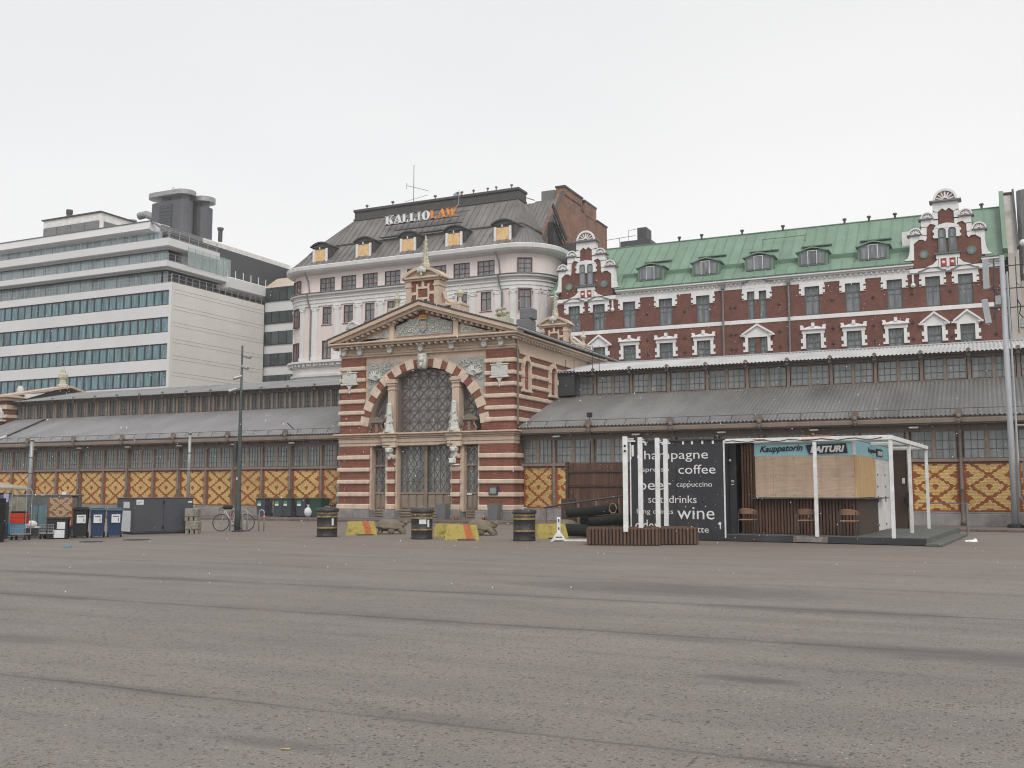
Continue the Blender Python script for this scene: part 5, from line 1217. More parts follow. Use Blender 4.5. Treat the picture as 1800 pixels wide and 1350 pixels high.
for xc in (-27.85, -22.7, -17.95, -13.35, -8.4):
    h = 1.08; y0 = RY+.45
    d = part('dormer', M().box(xc-h-.15, xc+h+.15, y0, y0+2.6, rz(y0)-.2, 22.15), greenroof, rb)
    def s_(nm, m, mt): return link(nm, m.mesh(nm, mt), d)
    top = [(xc-1.4, 22.12), (xc-1.05, 22.18), (xc-.5, 22.38), (xc, 22.48), (xc+.5, 22.38), (xc+1.05, 22.18), (xc+1.4, 22.12)]
    s_('dormer_roof', M().prism(top+[(p, q-.1) for p, q in top[::-1]], y0-.22, y0+2.9), greenroof)
    s_('dormer_face', M().box(xc-h, xc+h, y0-.1, y0, 20.85, 22.2), winframe)
    for x0, x1, zt in ((-h+.12, -.42, 21.95), (-.34, .34, 22.15), (.42, h-.12, 21.95)): s_('dormer_pane', M().box(xc+x0, xc+x1, y0-.14, y0-.1, 20.98, zt-.08), farglass)
    s_('dormer_mullion', M().box(xc-.40, xc-.35, y0-.17, y0-.1, 20.9, 22.1).box(xc+.35, xc+.40, y0-.17, y0-.1, 20.9, 22.1).box(xc-.40, xc+.40, y0-.17, y0-.1, 22.1, 22.14), white_k)
    y = y0+2.4; part('roof_step', M().box(xc-1.3, xc+1.3, y, y+.3, rz(y)+.25, rz(y)+.33).bar((xc-1.2, y+.1, rz(y)), (xc-1.2, y+.1, rz(y)+.3), .05).bar((xc+1.2, y+.1, rz(y)), (xc+1.2, y+.1, rz(y)+.3), .05), greendark, rb)
rvm = M().lathe([(.1, 0), (.1, .35), (.18, .35), (.18, .5)], (0, 0, 0), 6).mesh('ridge_vent', darkmetal)
for x in (-20.6, -16.8, -11.3, -24.5, -26.7, -7.0, -9.2, .0): link('ridge_vent', rvm, rb, (x, yr, zr))
part('roof_hatch_frame', M().box(-18.3, -14.5, 92.2, 92.25, rz(92.2)+.5, rz(92.2)+.56).bar((-18.3, 92.2, rz(92.2)), (-18.3, 92.2, rz(92.2)+.55), .05).bar((-14.5, 92.2, rz(92.2)), (-14.5, 92.2, rz(92.2)+.55), .05), greendark, rb)
part('roof_patch', M().box(-6.2, -5.0, 90.0, 90.1, rz(90)-.1, rz(90)+1.2), whitetrim, rb)
# stepped gables
GY = RY-.25
def fan(m1, cx, z, r):
    m1.prism(arc(cx, z, r, 0, 180, 14)[::-1], GY+.02, GY+.3)
    m2 = M(); m2.prism(arc(cx, z, r, 0, 180, 14)[::-1] + arc(cx, z, r*.8, 180, 0, 14)[::-1], GY-.1, GY+.02)
    for k in range(7):
        a = R(15+25*k); m2.bar((cx+r*.18*math.cos(a), GY, z+r*.18*math.sin(a)), (cx+r*.74*math.cos(a), GY, z+r*.74*math.sin(a)), r*.13, .08)
    return m2
shellm = mat('shell_field', (.25, .15, .14), .85)
for cx in gs:
    G_ = lambda pts: [(cx+p, q) for p, q in pts]
    hp = [(-2.6, 19.7), (-2.6, 21.95), (-2.1, 22.2), (-1.6, 22.2), (-1.6, 23.2), (-1.3, 23.5), (-.75, 23.5), (-.75, 24.5), (.75, 24.5), (.75, 23.5), (1.3, 23.5), (1.6, 23.2), (1.6, 22.2), (2.1, 22.2), (2.6, 21.95), (2.6, 19.7)]
    part('gable_wall', M().prism(G_(hp)[::-1], GY+.08, GY+.6), redbrick2, rb)
    def edge(s):    # white stepped border strip
        pts = [(3.3, 20.35), (2.95, 20.6), (2.83, 21.1), (2.8, 21.5), (2.8, 22.35), (1.88, 22.35), (1.88, 23.6), (.97, 23.6), (.97, 24.95), (.0, 24.95), (.0, 24.25), (.22, 24.45), (.62, 24.15), (.62, 23.15), (.72, 23.0), (.85, 23.15), (1.1, 23.28), (1.45, 22.95), (1.5, 22.0), (1.6, 21.85), (1.75, 22.0), (2.05, 22.05), (2.52, 21.6), (2.55, 20.35)]
        p = [(cx+s*a, b) for a, b in pts]; return p if s < 0 else p[::-1]
    def strips(s):  # split the concave border into convex pieces
        q = lambda *pp: ([(cx+s*a, b) for a, b in pp])[::(-1 if s > 0 else 1)] if False else [(cx+s*a, b) for a, b in pp]
        mm = M()
        for poly in (((2.52, 20.35), (3.3, 20.35), (2.97, 20.6), (2.84, 21.1), (2.8, 21.7), (2.5, 21.7)), ((2.5, 21.7), (2.8, 21.7), (2.8, 22.35), (2.15, 22.35), (2.1, 22.02)), ((1.5, 22.05), (1.62, 21.85), (1.78, 22.0), (2.12, 22.02), (2.16, 22.35), (1.5, 22.35)), ((1.5, 22.3), (1.88, 22.3), (1.88, 23.05), (1.47, 23.05)), ((1.2, 23.26), (1.47, 22.98), (1.88, 23.0), (1.88, 23.6), (1.2, 23.6)), ((.6, 23.2), (.72, 22.98), (.85, 23.15), (1.22, 23.26), (1.22, 23.6), (.6, 23.6)), ((.6, 23.5), (.97, 23.5), (.97, 24.3), (.6, 24.15)), ((.0, 24.22), (.25, 24.45), (.62, 24.13), (.97, 24.2), (.97, 24.95), (.0, 24.95))):
            p = [(cx+s*a, b) for a, b in poly]; mm.prism(p if s < 0 else p[::-1], GY-.02, GY+.65)
        return mm
    for s in (-1, 1): part('gable_border', strips(s), whitetrim, rb)
    for s in (-1, 1):
        for (a, b, z) in ((1.95, 3.0, 22.35), (1.0, 2.1, 23.6)): p0, p1 = sorted((cx+s*a, cx+s*b)); part('gable_shelf', M().cbox(p0, p1, GY-.18, GY+.7, z, z+.12, .02), midmetal, rb)
    part('gable_shelf', M().cbox(cx-1.2, cx+1.2, GY-.25, GY+.75, 24.95, 25.12, .03), midmetal, rb)
    for (a, z, r_) in ((0, 25.12, .93), (-2.35, 22.47, .55), (2.4, 22.47, .55), (-1.4, 23.72, .52), (1.45, 23.72, .52)): bgm = M(); so_ = part('shell_ornament', fan(bgm, cx+a, z, r_), whitetrim, rb); link('shell_field', bgm.mesh('shell_field', shellm), so_)
    # twin arched window with hood
    for a in (-.36, .42):
        o = part('arched_window', M().prism([(cx+a-.3, 20.75), (cx+a+.3, 20.75)] + arc(cx+a, 22.5, .3, 0, 180, 8), GY-.02, GY+.1), winframe, rb)
        link('window_pane', M().prism([(cx+a-.21, 20.85), (cx+a+.21, 20.85), (cx+a+.21, 21.9), (cx+a-.21, 21.9)], GY-.05, GY-.021).prism([(cx+a-.21, 22.05), (cx+a+.21, 22.05)] + arc(cx+a, 22.48, .2, 0, 180, 6), GY-.05, GY-.021).mesh('window_pane', farglass), o)
    m = M()
    for s in (-1, 1):
        a, b = sorted((cx+.03+s*.68, cx+.03+s*.96)); m.box(a, b, GY-.1, GY+.09, 22.0, 22.8); a, b = sorted((cx+.03+s*.961, cx+.03+s*1.06)); m.box(a, b, GY-.09, GY+.09, 22.05, 22.25); m.box(a, b, GY-.09, GY+.09, 22.5, 22.7)
    m.prism([(cx-.93, 22.8), (cx+.99, 22.8), (cx+.9, 22.95), (cx+.5, 23.12), (cx+.03, 23.2), (cx-.45, 23.12), (cx-.85, 22.95)], GY-.12, GY+.09)
    m.box(cx-.05, cx+.11, GY-.11, GY+.09, 21.95, 22.8)
    for a in (-.36, .42): m.prism(arc(cx+a, 22.5, .42, 0, 180, 8)[::-1] + arc(cx+a, 22.5, .31, 180, 0, 8)[::-1], GY-.09, GY+.09)
    part('arched_hood', m, whitetrim, rb)
    for a in (-1.75, 1.78):
        mm = M().lathe([(.36, 0), (.36, .08), (.24, .08), (.24, .03)], (0, 0, 0), 14); mm.v = [(cx+a+x, GY+.08-z, 20.8+y) for x, y, z in mm.v]; o = part('round_window', mm, greendark, rb)
        mm = M().lathe([(.24, 0), (.24, .06)], (0, 0, 0), 12); mm.v = [(cx+a+x, GY+.08-z, 20.8+y) for x, y, z in mm.v]; link('window_pane', mm.mesh('window_pane', farglass), o)
    part('sill', M().cbox(cx-1.0, cx+1.02, GY-.25, GY+.1, 20.6, 20.72, .02), winframe, rb)
    m = M().box(cx-.85, cx+.9, GY-.12, GY+.09, 20.28, 20.58).box(cx-.66, cx-.54, GY-.12, GY+.09, 19.6, 20.28).box(cx-.09, cx+.13, GY-.12, GY+.09, 19.6, 20.28).box(cx+.58, cx+.70, GY-.12, GY+.09, 19.6, 20.28)
    for s in (-1, 1): p = [(cx+.03+s*.72, 20.3), (cx+.03+s*1.15, 19.85), (cx+.03+s*1.7, 19.66), (cx+.03+s*1.2, 19.62), (cx+.03+s*.72, 19.65)]; m.prism(p if s < 0 else p[::-1], GY-.1, GY+.09)
    part('bracket_panel', m, whitetrim, rb)
    for a in (-.32, .35): 
        o = part('red_medallion', M().box(cx+a-.22, cx+a+.22, GY-.08, GY+.09, 19.68, 20.22), mat('medallion_red', (.42, .055, .03), .6) if 'medallion_red' not in MATS else MATS['medallion_red'], rb)
        link('boss', M().ball((cx+a, GY-.1, 19.95), .13, 8, 6).mesh('boss', whitetrim), o)
    part('gable_roof', M().prism([(-2.9+cx, 20.2), (-1.9+cx, 23.5), (cx, 24.8), (1.9+cx, 23.5), (2.9+cx, 20.2)][::-1], GY+.6, GY+4.5), greenroof, rb)
    part('gable_base_band', M().cbox(cx-2.9, cx+2.9, GY-.0, GY+.3, 19.28, 19.62, .02), whitetrim, rb)

# ============================================================ GREY RENDERED BUILDING AT THE RIGHT
gr = thing('rendered_house', 'grey rendered end wall with green flashing beside the red brick building', 'building', (3, 90, 0), world=True)
part('end_wall', M().prism([(87.5, 0), (87.5, 20.2), (94.2, 26.7), (100, 26.7), (104, 22), (104, 0)], 1.72, 2.5, 'x'), render_w, gr)
part('green_flashing', M().prism([(87.4, 20.2), (93.6, 26.5), (93.6, 26.9), (87.0, 20.5)], 1.36, 1.70, 'x').box(1.36, 1.69, 87.4, 94.5, 19.9, 20.4).prism([(87.9, 20.3), (93.9, 26.1), (94.4, 26.1), (94.4, 20.3)], 1.36, 1.70, 'x'), greenroof, gr)
part('coping', M().bar((2.45, 87.3, 20.5), (2.45, 94.2, 27.0), .16, .3).box(1.7, 2.55, 94, 100, 26.7, 26.85), darkmetal, gr)
part('front_wall', M().box(2.4, 9, 88, 92, 0, 18), render_w, gr)
part('chimney_stack', M().lathe([(.55, 0), (.55, 14)], (3.15, 91, 12), 12), midmetal, gr)
# ============================================================ KIOSK (local frame: x along front, y into depth)
KO = (-1.93, 31.75, 0); KR = R(-3.5)
kio = thing('drinks_kiosk', 'closed drinks kiosk with boarded counter, blue sign band and black lettered end wall', 'kiosk', KO, KR)
def kp(nm, m, mt, par=None, label=None, smooth=False):
    o = link(nm, m.mesh(nm, mt, smooth), par or kio)
    if label: o['label'] = label
    return o
kp('deck', M().box(-5.86, .05, .06, 9.8, .04, .20), deckm)
db = M().cbox(0, .138, 0, 9.7, .20, .222, .004).mesh('deck_board', deckm)
for i in range(42): link('deck_board', db, kio, (-5.85+i*.1402, .06, 0))
for x0, x1 in ((-5.86, -3.75), (-2.7, -1.35), (-1.34, .07)): kp('deck_fascia', M().cbox(x0, x1, 0, .05, .015, .215, .008), blackw)
kp('deck_fascia', M().cbox(-3.74, -2.71, .03, .06, .03, .20, .008), granite, label='grey worn section of the deck fascia')
for x in (-3.7, -2.8): kp('deck_clamp', M().cbox(x-.04, x+.04, -.01, .04, .02, .2, .008), steel)
kp('deck_side', M().box(.05, .075, .0, 9.8, .02, .215), deckm)
kp('step', M().cbox(.08, .5, -.35, 7.8, .0, .085, .01), deckm)
# end container with lettering
kp('container', M().box(-9.05, -5.86, .0, 2.5, .02, 3.2), blackw)
kp('container_trim', M().box(-5.87, -5.83, -.03, .02, .1, 3.22).box(-9.07, -9.03, -.01, 2.5, .02, 3.22), white_k)
kp('container_roof', M().box(-9.1, -5.8, -.05, 2.55, 3.2, 3.25), blackw)
for x in (-8.5, -7.9, -7.2, -6.9, -6.55, -6.2): kp('banner_clip', M().cbox(x-.03, x+.03, -.03, .0, 3.08, 3.2, .008), white_k)
kp('door_handle', M().cbox(-8.99, -8.92, -.05, .0, 2.72, 3.1, .01), white_k)
for s, xl, xr, zb, size in (('champagne', -8.83, -6.40, 2.62, .42), ('espresso', -8.80, -7.72, 2.215, .22), ('coffee', -7.40, -6.16, 2.135, .42), ('beer', -8.78, -7.67, 1.62, .48), ('cappuccino', -7.46, -6.27, 1.72, .23), ('soft', -8.45, -7.93, 1.195, .34), ('drinks', -7.73, -6.80, 1.195, .35), ('long drinks', -8.86, -7.60, .84, .23), ('wine', -7.44, -6.20, .68, .60), ('cider', -8.92, -8.1, .30, .5), ('latte', -7.0, -6.42, .26, .29)):
    text('lettering', s, size, kio, (xl, -.010, zb), (R(90), 0, 0), chalk, .005, off=-.001, width=xr-xl)
kp('round_mark', M().prism(arc(-6.03, .55, .05, 0, 360, 10)[:-1][::-1], -.006, .0).box(-6.035, -6.0, -.006, 0, .38, .5), chalk)
# recess, doors, slat wall
kp('back_wall', M().box(-5.86, -2.1, 2.3, 2.5, .2, 3.15), blackm)
kp('black_door', M().cbox(-5.84, -5.62, .5, .56, .22, 3.1, .01), blackw)
for z in (1.9, 1.86, 1.78): kp('door_note', M().box(-5.78, -5.69, .49, .499, z, z+.02), chalk)
kp('indicator_lamp', M().ball((-5.8, .46, 2.56), .045, 8, 6), mat('lamp_pale', (.6, .62, .4), .5), smooth=True)
kp('slat_backing', M().box(-5.62, -5.14, 1.12, 1.16, .22, 3.12), blackm)
sw = M().cbox(0, .058, -.05, .02, .22, 3.1, .008).mesh('slat', slatwood)
for i in range(5): link('slat', sw, kio, (-5.6+i*.095, 1.10, 0))
kp('counter_carcass', M().box(-5.14, -2.02, 1.05, 4.6, .22, 1.32), blackm)
sw2 = M().cbox(0, .062, -.06, .0, .23, 1.31, .008).mesh('slat', slatwood)
for i in range(31): link('slat', sw2, kio, (-5.13+i*.1, 1.04, 0))
kp('counter_side', M().cbox(-2.03, -1.98, 1.0, 4.7, .22, 1.32, .01), darkwood)
kp('counter_top', M().cbox(-5.2, -1.95, .72, 1.2, 1.325, 1.37, .008).cbox(-1.99, -1.75, 1.0, 5.6, 1.325, 1.36, .008), darkmetal)
for x0, x1 in ((-5.13, -4.55), (-4.545, -3.2), (-3.195, -2.04)): kp('plywood_sheet', M().cbox(x0, x1, .98, 1.03, 1.375, 2.685, .004), ply)
scm = M().box(-.012, .012, -.006, 0, -.012, .012).mesh('screw', darkmetal)
for x in (-5.08, -4.6, -4.49, -3.9, -3.26, -3.14, -2.6, -2.1):
    for z in (1.45, 2.03, 2.61): link('screw', scm, kio, (x, .98, z))
kp('panel_seam', M().box(-7.46, -7.45, -.006, 0, .05, 3.15), blackm)
for y0, y1 in ((1.0, 2.9), (2.905, 4.5)): kp('plywood_sheet', M().cbox(-2.035, -1.99, y0, y1, 1.375, 2.685, .004), ply_y, label='yellower side sheet of plywood')
kp('sign_box', M().box(-5.15, -2.0, 1.0, 7.8, 2.69, 3.14), teal)
kp('sign_edge', M().box(-2.07, -1.985, .985, 1.06, 2.69, 3.14).box(-5.15, -2.0, .97, 1.0, 3.1, 3.16), white_k)
text('sign_lettering', 'Kauppatorin', .27, kio, (-4.98, .985, 2.83), (R(90), R(-1.5), 0), navy, .004, .35, .007, width=1.38)
kp('sign_plate', M().prism([(-3.50, 3.03), (-3.40, 2.74), (-2.22, 2.76), (-2.27, 3.06)][::1], .96, .98), navy)
text('sign_lettering', 'LAITURI', .26, kio, (-3.36, .955, 2.79), (R(90), R(-1), 0), white, .004, .25, .012, width=1.05)
text('sign_lettering', 'Kauppatorin', .2, kio, (-1.985, 3.2, 2.86), (R(90), 0, R(90)), navy, .004, .35, .004, width=1.5)
kp('sign_plate', M().box(-1.99, -1.975, 4.8, 6.0, 2.76, 3.02), navy); text('sign_lettering', 'LAITURI', .2, kio, (-1.97, 4.95, 2.8), (R(90), 0, R(90)), white, .004, .25, .008, width=.95)
kp('side_wall', M().box(-2.06, -2.02, 4.5, 7.8, .22, 2.69), white)
for y0 in (4.65, 6.2):
    d = kp('white_door', M().cbox(-2.02, -1.99, y0, y0+1.45, .24, 2.5, .006), white)
    link('door_fittings', M().box(-1.99, -1.96, y0+.1, y0+.16, 1.2, 1.4).box(-1.99, -1.96, y0+.1, y0+.18, 1.7, 1.76).box(-1.99, -1.96, y0+.1, y0+.18, 2.1, 2.16).box(-1.99, -1.96, y0+.1, y0+.18, .4, .46).mesh('door_fittings', midmetal), d)
kp('body', M().box(-5.1, -2.1, 1.2, 7.8, .25, 3.05), blackm)
kp('roof', M().cbox(-5.86, -2.05, .9, 8.4, 3.15, 3.2, .01), darkmetal)
kp('brown_side_panel', M().cbox(-1.95, -1.45, 7.85, 7.93, .2, 3.05, .01), darkwood, label='tall brown panel behind the doors')
kp('brown_post', M().cbox(-1.44, -1.36, 7.8, 7.9, .2, 3.05, .01), steel)
kp('meter_box', M().cbox(-1.46, -1.3, 7.6, 7.84, 1.1, 1.55, .02), blackm)
kp('notice', M().box(-1.62, -1.52, 7.84, 7.849, 1.85, 2.05), paper)
# pergola
for x, y in ((-3.02, .05), (-.82, .05), (-.82, 3.9), (-.82, 8.3)): kp('pergola_post', M().cbox(x-.05, x+.05, y-.05, y+.05, .2, 3.08, .006), white_k)
kp('pergola_beam', M().cbox(-5.86, -.76, -.02, .12, 3.09, 3.23, .008), white_k)
kp('pergola_beam', M().cbox(-.89, -.75, .12, 8.4, 3.09, 3.22, .008), white_k)
kp('pergola_beam', M().cbox(-2.0, -.89, 8.28, 8.4, 3.09, 3.2, .008), white_k); kp('pergola_beam', M().cbox(-2.0, -.89, 3.84, 3.96, 3.09, 3.2, .008), white_k)
for y0, y1 in ((.12, 1.0),): 
    for i in range(3): kp('roof_pane', M().box(-5.8+i*1.64, -4.2+i*1.64, y0, y1, 3.16, 3.17), clear)
for i in range(5): kp('roof_pane', M().box(-1.98, -.9, .14+i*1.64, 1.74+i*1.64, 3.16, 3.17), clear)
kp('rust_stain', M().box(-4.9, -4.5, -.022, -.0, 3.18, 3.2), rust); kp('rust_stain', M().box(-3.4, -2.95, -.022, -.0, 3.13, 3.16), rust)
kp('lamp_on_beam', M().ball((-3.05, 0, 3.3), .05, 6, 5).tube([(-3.4, .0, 3.26), (-3.0, .02, 3.24), (-2.5, 0, 3.26)], .02, 5), rust)
kp('cable', M().tube([(-5.8+i*.25, -.03, 3.14+.03*math.sin(i*1.7)) for i in range(20)], .012, 4), blackm)
kp('rail', M().tube([(-1.3, 9.6, 1.12), (.5, 9.6, 1.12)], .018, 6).tube([(.35, 9.6, 0), (.35, 9.6, 1.12)], .045, 8), midmetal)
# bar chairs
def chair(lbl, loc, rz):
    c_ = thing('bar_chair', lbl, 'bar chair', loc, rz, 'rattan bar chairs at the kiosk counter')
    L_ = lambda nm, m, mt, sm=False: link(nm, m.mesh(nm, mt, sm), c_)
    for x in (-.25, .25):
        for y in (-.2, .22): L_('leg', M().tube([(x*1.05, y*1.1, 0), (x, y, .46 if y > 0 else .74)], .014, 6), darkmetal)
    pts = [(.27*math.cos(R(a)), -.02-.24*math.sin(R(a))*1.0, 0) for a in range(0, 181, 15)]
    L_('seat', M().cbox(-.24, .24, -.2, .24, .43, .475, .02), rattan)
    m = M()
    for k in range(9): z = .63+k*.0145; m.tube([(p[0], p[1], z+(.02+.003*k)*math.sin(R(i*15))) for i, p in enumerate(pts)], .0085, 4)
    L_('backrest', m, rattan)
    L_('arm_rail', M().tube([(.27, .24, .66), (.275, .1, .69)] + [(p[0], p[1], .72+.085*math.sin(R(i*15))) for i, p in enumerate(pts)] + [(-.275, .1, .69), (-.27, .24, .66)], .014, 6), rattan)
    return c_
ch1 = chair('rattan bar chair at the left end of the counter, beside the black door', (0, 0, 0), 0)
def kw(x, y, z=.222): return (KO[0]+x*math.cos(KR)-y*math.sin(KR), KO[1]+x*math.sin(KR)+y*math.cos(KR), z)
ch1.location = kw(-5.25, .45); ch1.rotation_euler = (0, 0, KR)
copy_tree(ch1, kw(-3.42, .45), KR+.05, 'rattan bar chair half hidden behind the white pergola post')
copy_tree(ch1, kw(-2.15, .45), KR-.04, 'rattan bar chair at the right end of the slatted counter')

# slatted brown screen and ramp at the left of the kiosk
scn = thing('slatted_screen', 'tall dark brown vertical board screen left of the black kiosk wall', 'screen', kw(-12.6, 2.6, 0), KR)
link('board_backing', M().box(0, 3.5, .03, .05, .0, 2.6).mesh('board_backing', darkwood), scn)
bd = M().cbox(0, .062, -.02, .03, .04, 2.62, .005).mesh('board', slatwood)
for i in range(50):
    o = link('board', bd, scn, (.02+i*.069, random.uniform(-.004, .004), 0)); o.scale = (1, 1, 1-.0012*i)
for z in (2.25, 1.72): link('rail', M().cbox(0, 3.5, -.06, -.02, z, z+.09, .006).mesh('rail', darkwood), scn)
link('end_post', M().cbox(-.08, .02, -.1, .08, 0, 2.66, .01).cbox(-.06, .5, -.5, -.42, 0, 1.3, .01).mesh('end_post', darkwood), scn)
rmp = thing('ramp_railing', 'black sloping handrail on posts in front of the brown screen', 'handrail', kw(-12.2, 1.0, 0), KR)
link('handrail', M().tube([(-.6, 0, .98), (.2, 0, 1.12), (2.6, 0, 1.42)], .035, 8).mesh('handrail', darkmetal), rmp)
for x, h in ((-.55, .95), (.75, 1.15), (1.45, 1.24), (2.3, 1.36)): link('post', M().cbox(x-.03, x+.03, -.02, .04, 0, h, .005).mesh('post', steel_lt), rmp)
rl = lambda nm, lb, pts, r: solo(nm, M().tube(pts, r, 12), matroll, lb, 'rolled mat', group='rolled dark mats stacked by the brown screen', smooth=True)
a_ = kw(-11.6, .6, .3)
def roll(lb, x0, y0, z0, x1, y1, z1, r):
    p, q = Vector(kw(x0, y0, z0)), Vector(kw(x1, y1, z1)); m = M(); m.tube([p, p.lerp(q, .5)+Vector((0, 0, -.02)), q], r, 14)
    d = (p-q).normalized(); s1 = d.cross(Vector((0, 0, 1))).normalized(); s2 = s1.cross(d)
    m.tube([p + d*.015 + (s1*math.cos(t*.55)+s2*math.sin(t*.55))*r*(1-t/26) for t in range(24)], .012, 4)
    return solo('rolled_mat', m, matroll, lb, 'rolled mat', group='rolled dark mats stacked by the brown screen')
roll('topmost dark green rolled mat, lying across the stack', -11.55, .3, .82, -9.9, .9, 1.0, .17)
roll('dark green rolled mat at the bottom front of the stack', -11.6, .1, .25, -9.6, .3, .25, .21)
roll('dark rolled mat behind the front one, under the topmost roll', -11.2, .8, .5, -9.5, .9, .62, .2)
roll('thin dark mat sagging between the other rolls', -10.6, .1, .55, -9.3, .3, .72, .13)
solo('rope_bundle', M().tube([Vector(kw(-9.75+.14*math.cos(t*.9), .1, 1.0+.17*math.sin(t*.9))) for t in range(12)], .022, 5), rattan, 'coil of pale brown rope on the rolled mats', 'rope')
# planters
def planter(lb, loc, rz, L_, W_, H):
    p = thing('slatted_planter', lb, 'planter', loc, rz, 'brown slatted planters before the black wall')
    link('box', M().box(0, L_, 0, W_, 0, H-.03).mesh('box', blackm), p); link('soil', M().box(.03, L_-.03, .03, W_-.03, H-.05, H-.02).mesh('soil', darkwood), p)
    s = M().cbox(0, .062, -.045, 0, .02, H, .008).mesh('slat', slatwood); n = int(L_/.1)
    for i in range(n): link('slat', s, p, (i*L_/n+.01, 0, 0)); 
    n2 = int(W_/.1)
    for i in range(n2): link('slat', s, p, (L_, i*W_/n2+.01, 0), (0, 0, R(90))); link('slat', s, p, (0, i*W_/n2+.06, 0), (0, 0, R(-90)))
    link('rim', M().box(-.03, L_+.03, -.03, .02, H-.035, H+.01).box(-.03, L_+.03, W_-.02, W_+.03, H-.035, H+.01).mesh('rim', slatwood), p)
    return p
planter('front slatted brown planter nearest the camera, holding the white posts', (-10.85, 28.05, 0), R(18), 2.05, 1.0, .50)
planter('rear slatted brown planter touching the black lettered wall', (-9.05, 29.0, 0), R(31), 1.2, 1.3, .50)
for i, (x, y, h, lb) in enumerate(((-9.8, 28.4, 3.18, 'leftmost white steel post, with two black discs near its top'), (-9.7, 29.5, 3.2, 'second white steel post from the left before the black wall'), (-9.3, 29.95, 3.2, 'third white steel post from the left before the black wall'), (-9.36, 31.0, 3.22, 'fourth white steel post, nearest the word champagne'))):
    p = thing('white_post', lb, 'post', (x, y, 0), TH if False else R(12), 'white steel posts before the black wall')
    link('post', M().cbox(-.068, .068, -.068, .068, .05 if i > 1 else .4, h, .006).mesh('post', white_k), p)
    link('stub', M().cbox(.055, .3 if i == 0 else .16, -.02, .02, h-.16, h-.12, .004).cbox(.055, .26 if i == 0 else .12, -.015, .015, h-.09, h-.06, .004).mesh('stub', white_k), p)
    if i == 0:
        for z in (h-.28, h-.43): mm = M().lathe([(.035, 0), (.035, .012)], (0, 0, 0), 12); mm.v = [(a, -.07-c_, z+b) for a, b, c_ in mm.v]; link('black_disc', mm.mesh('black_disc', blackm), p)

TH = R(25.4)
# ---- drums used as bins
def drum(lb, loc, rz, label_n):
    d = thing('oil_drum_bin', lb, 'drum bin', loc, rz, 'black and gold drum bins on the square')
    link('barrel', M().lathe([(.35, 0), (.365, .02), (.352, .05), (.352, .28), (.368, .30), (.368, .33), (.352, .35), (.352, .66), (.368, .68), (.368, .71), (.352, .73), (.352, .84), (.345, .86)], (0, 0, 0), 28).mesh('barrel', drumblack, True), d)
    for z in (.295, .675, .80): link('gold_band', M().lathe([(.3695, 0), (.3705, .0), (.3705, .045), (.3695, .045)] if z < .79 else [(.353, 0), (.3545, 0), (.3545, .05), (.353, .05)], (0, 0, z), 28).mesh('gold_band', drumgold), d)
    link('lid', M().lathe([(.39, .0), (.395, .02), (.395, .10), (.36, .13), (.2, .145), (.0, .15)], (0, 0, .86), 28).mesh('lid', drumblack, True), d)
    link('handle', M().tube([(-.09, -.05, 1.0), (-.07, -.05, 1.05), (.07, -.05, 1.05), (.09, -.05, 1.0)], .013, 6).mesh('handle', galv), d)
    for k in range(label_n):
        a0 = (R(-55), R(-100))[k]; wd = (.14, .42)[k]; zz = (.40, .50)[k]; m = M()
        for i in range(4):
            a, b = a0+wd*i/3*1.2, a0+wd*(i+1)/3*1.2; r = .358
            m.quad((r*math.cos(a), r*math.sin(a), zz), (r*math.cos(b), r*math.sin(b), zz), (r*math.cos(b), r*math.sin(b), zz+(.24, .15)[k]), (r*math.cos(a), r*math.sin(a), zz+(.24, .15)[k]))
        link('sticker', m.mesh('sticker', paper), d)
    return d
drum('rusty black drum bin with one narrow sticker, leftmost of the drums', (-21.02, 29.3, 0), TH, 1)
drum('black drum bin with two pale stickers, before the arched entrance', (-17.22, 29.3, 0), TH, 2)
drum('black drum bin without stickers, right of the entrance', (-13.67, 29.7, 0), TH, 0)
# ---- concrete blocks
def barrier(lb, loc, rz, s=1., stripe=True, mt=conc_y):
    b = thing('concrete_barrier', lb, 'concrete block', loc, rz, 'yellow painted concrete blocks')
    m = M(); h = .48*s; A_, B_ = .56*s, .30*s; a2, b2 = .46*s, .25*s
    m.v = [(-A_, -B_, .04), (A_, -B_, .04), (A_, B_, .04), (-A_, B_, .04), (-a2, -b2, h), (a2, -b2, h), (a2, b2, h), (-a2, b2, h)]
    m.f = [(3, 2, 1, 0), (4, 5, 6, 7), (0, 1, 5, 4), (1, 2, 6, 5), (2, 3, 7, 6), (3, 0, 4, 7)]
    m.box(-A_, -A_*.25, -B_, B_, 0, .05).box(A_*.78, A_, -B_, B_, 0, .05)
    link('block', m.mesh('block', mt), b)
    if stripe:
        x0, x1, x2, x3 = .04*s, .26*s, .14*s, .38*s
        q = M().quad((x2, -B_-.003+.0, .05), (x3, -B_-.003, .05), (x1, -b2-.003, h), (x0, -b2-.003, h)).quad((x0, -b2, h+.003), (x1, -b2, h+.003), (x1, b2, h+.003), (x0, b2, h+.003))
        link('orange_stripe', q.mesh('orange_stripe', conc_o), b)
    link('lifting_loop', M().tube([(-.05, 0, h), (-.03, 0, h+.05), (.03, 0, h+.05), (.05, 0, h)], .012, 5).mesh('lifting_loop', rust), b)
    return b
barrier('yellow concrete block with orange stripe, left of the first stone turtle', (-20.75, 31.0, 0), TH+R(10))
barrier('yellow concrete block with orange stripe in front, beside the second drum', (-15.7, 29.3, 0), TH)
barrier('mottled yellow concrete block standing behind the striped one', (-17.0, 30.8, 0), TH-R(8), .95, False)
barrier('dirty yellow concrete block half hidden behind the right drum', (-13.6, 31.6, 0), TH+R(15), 1., False)
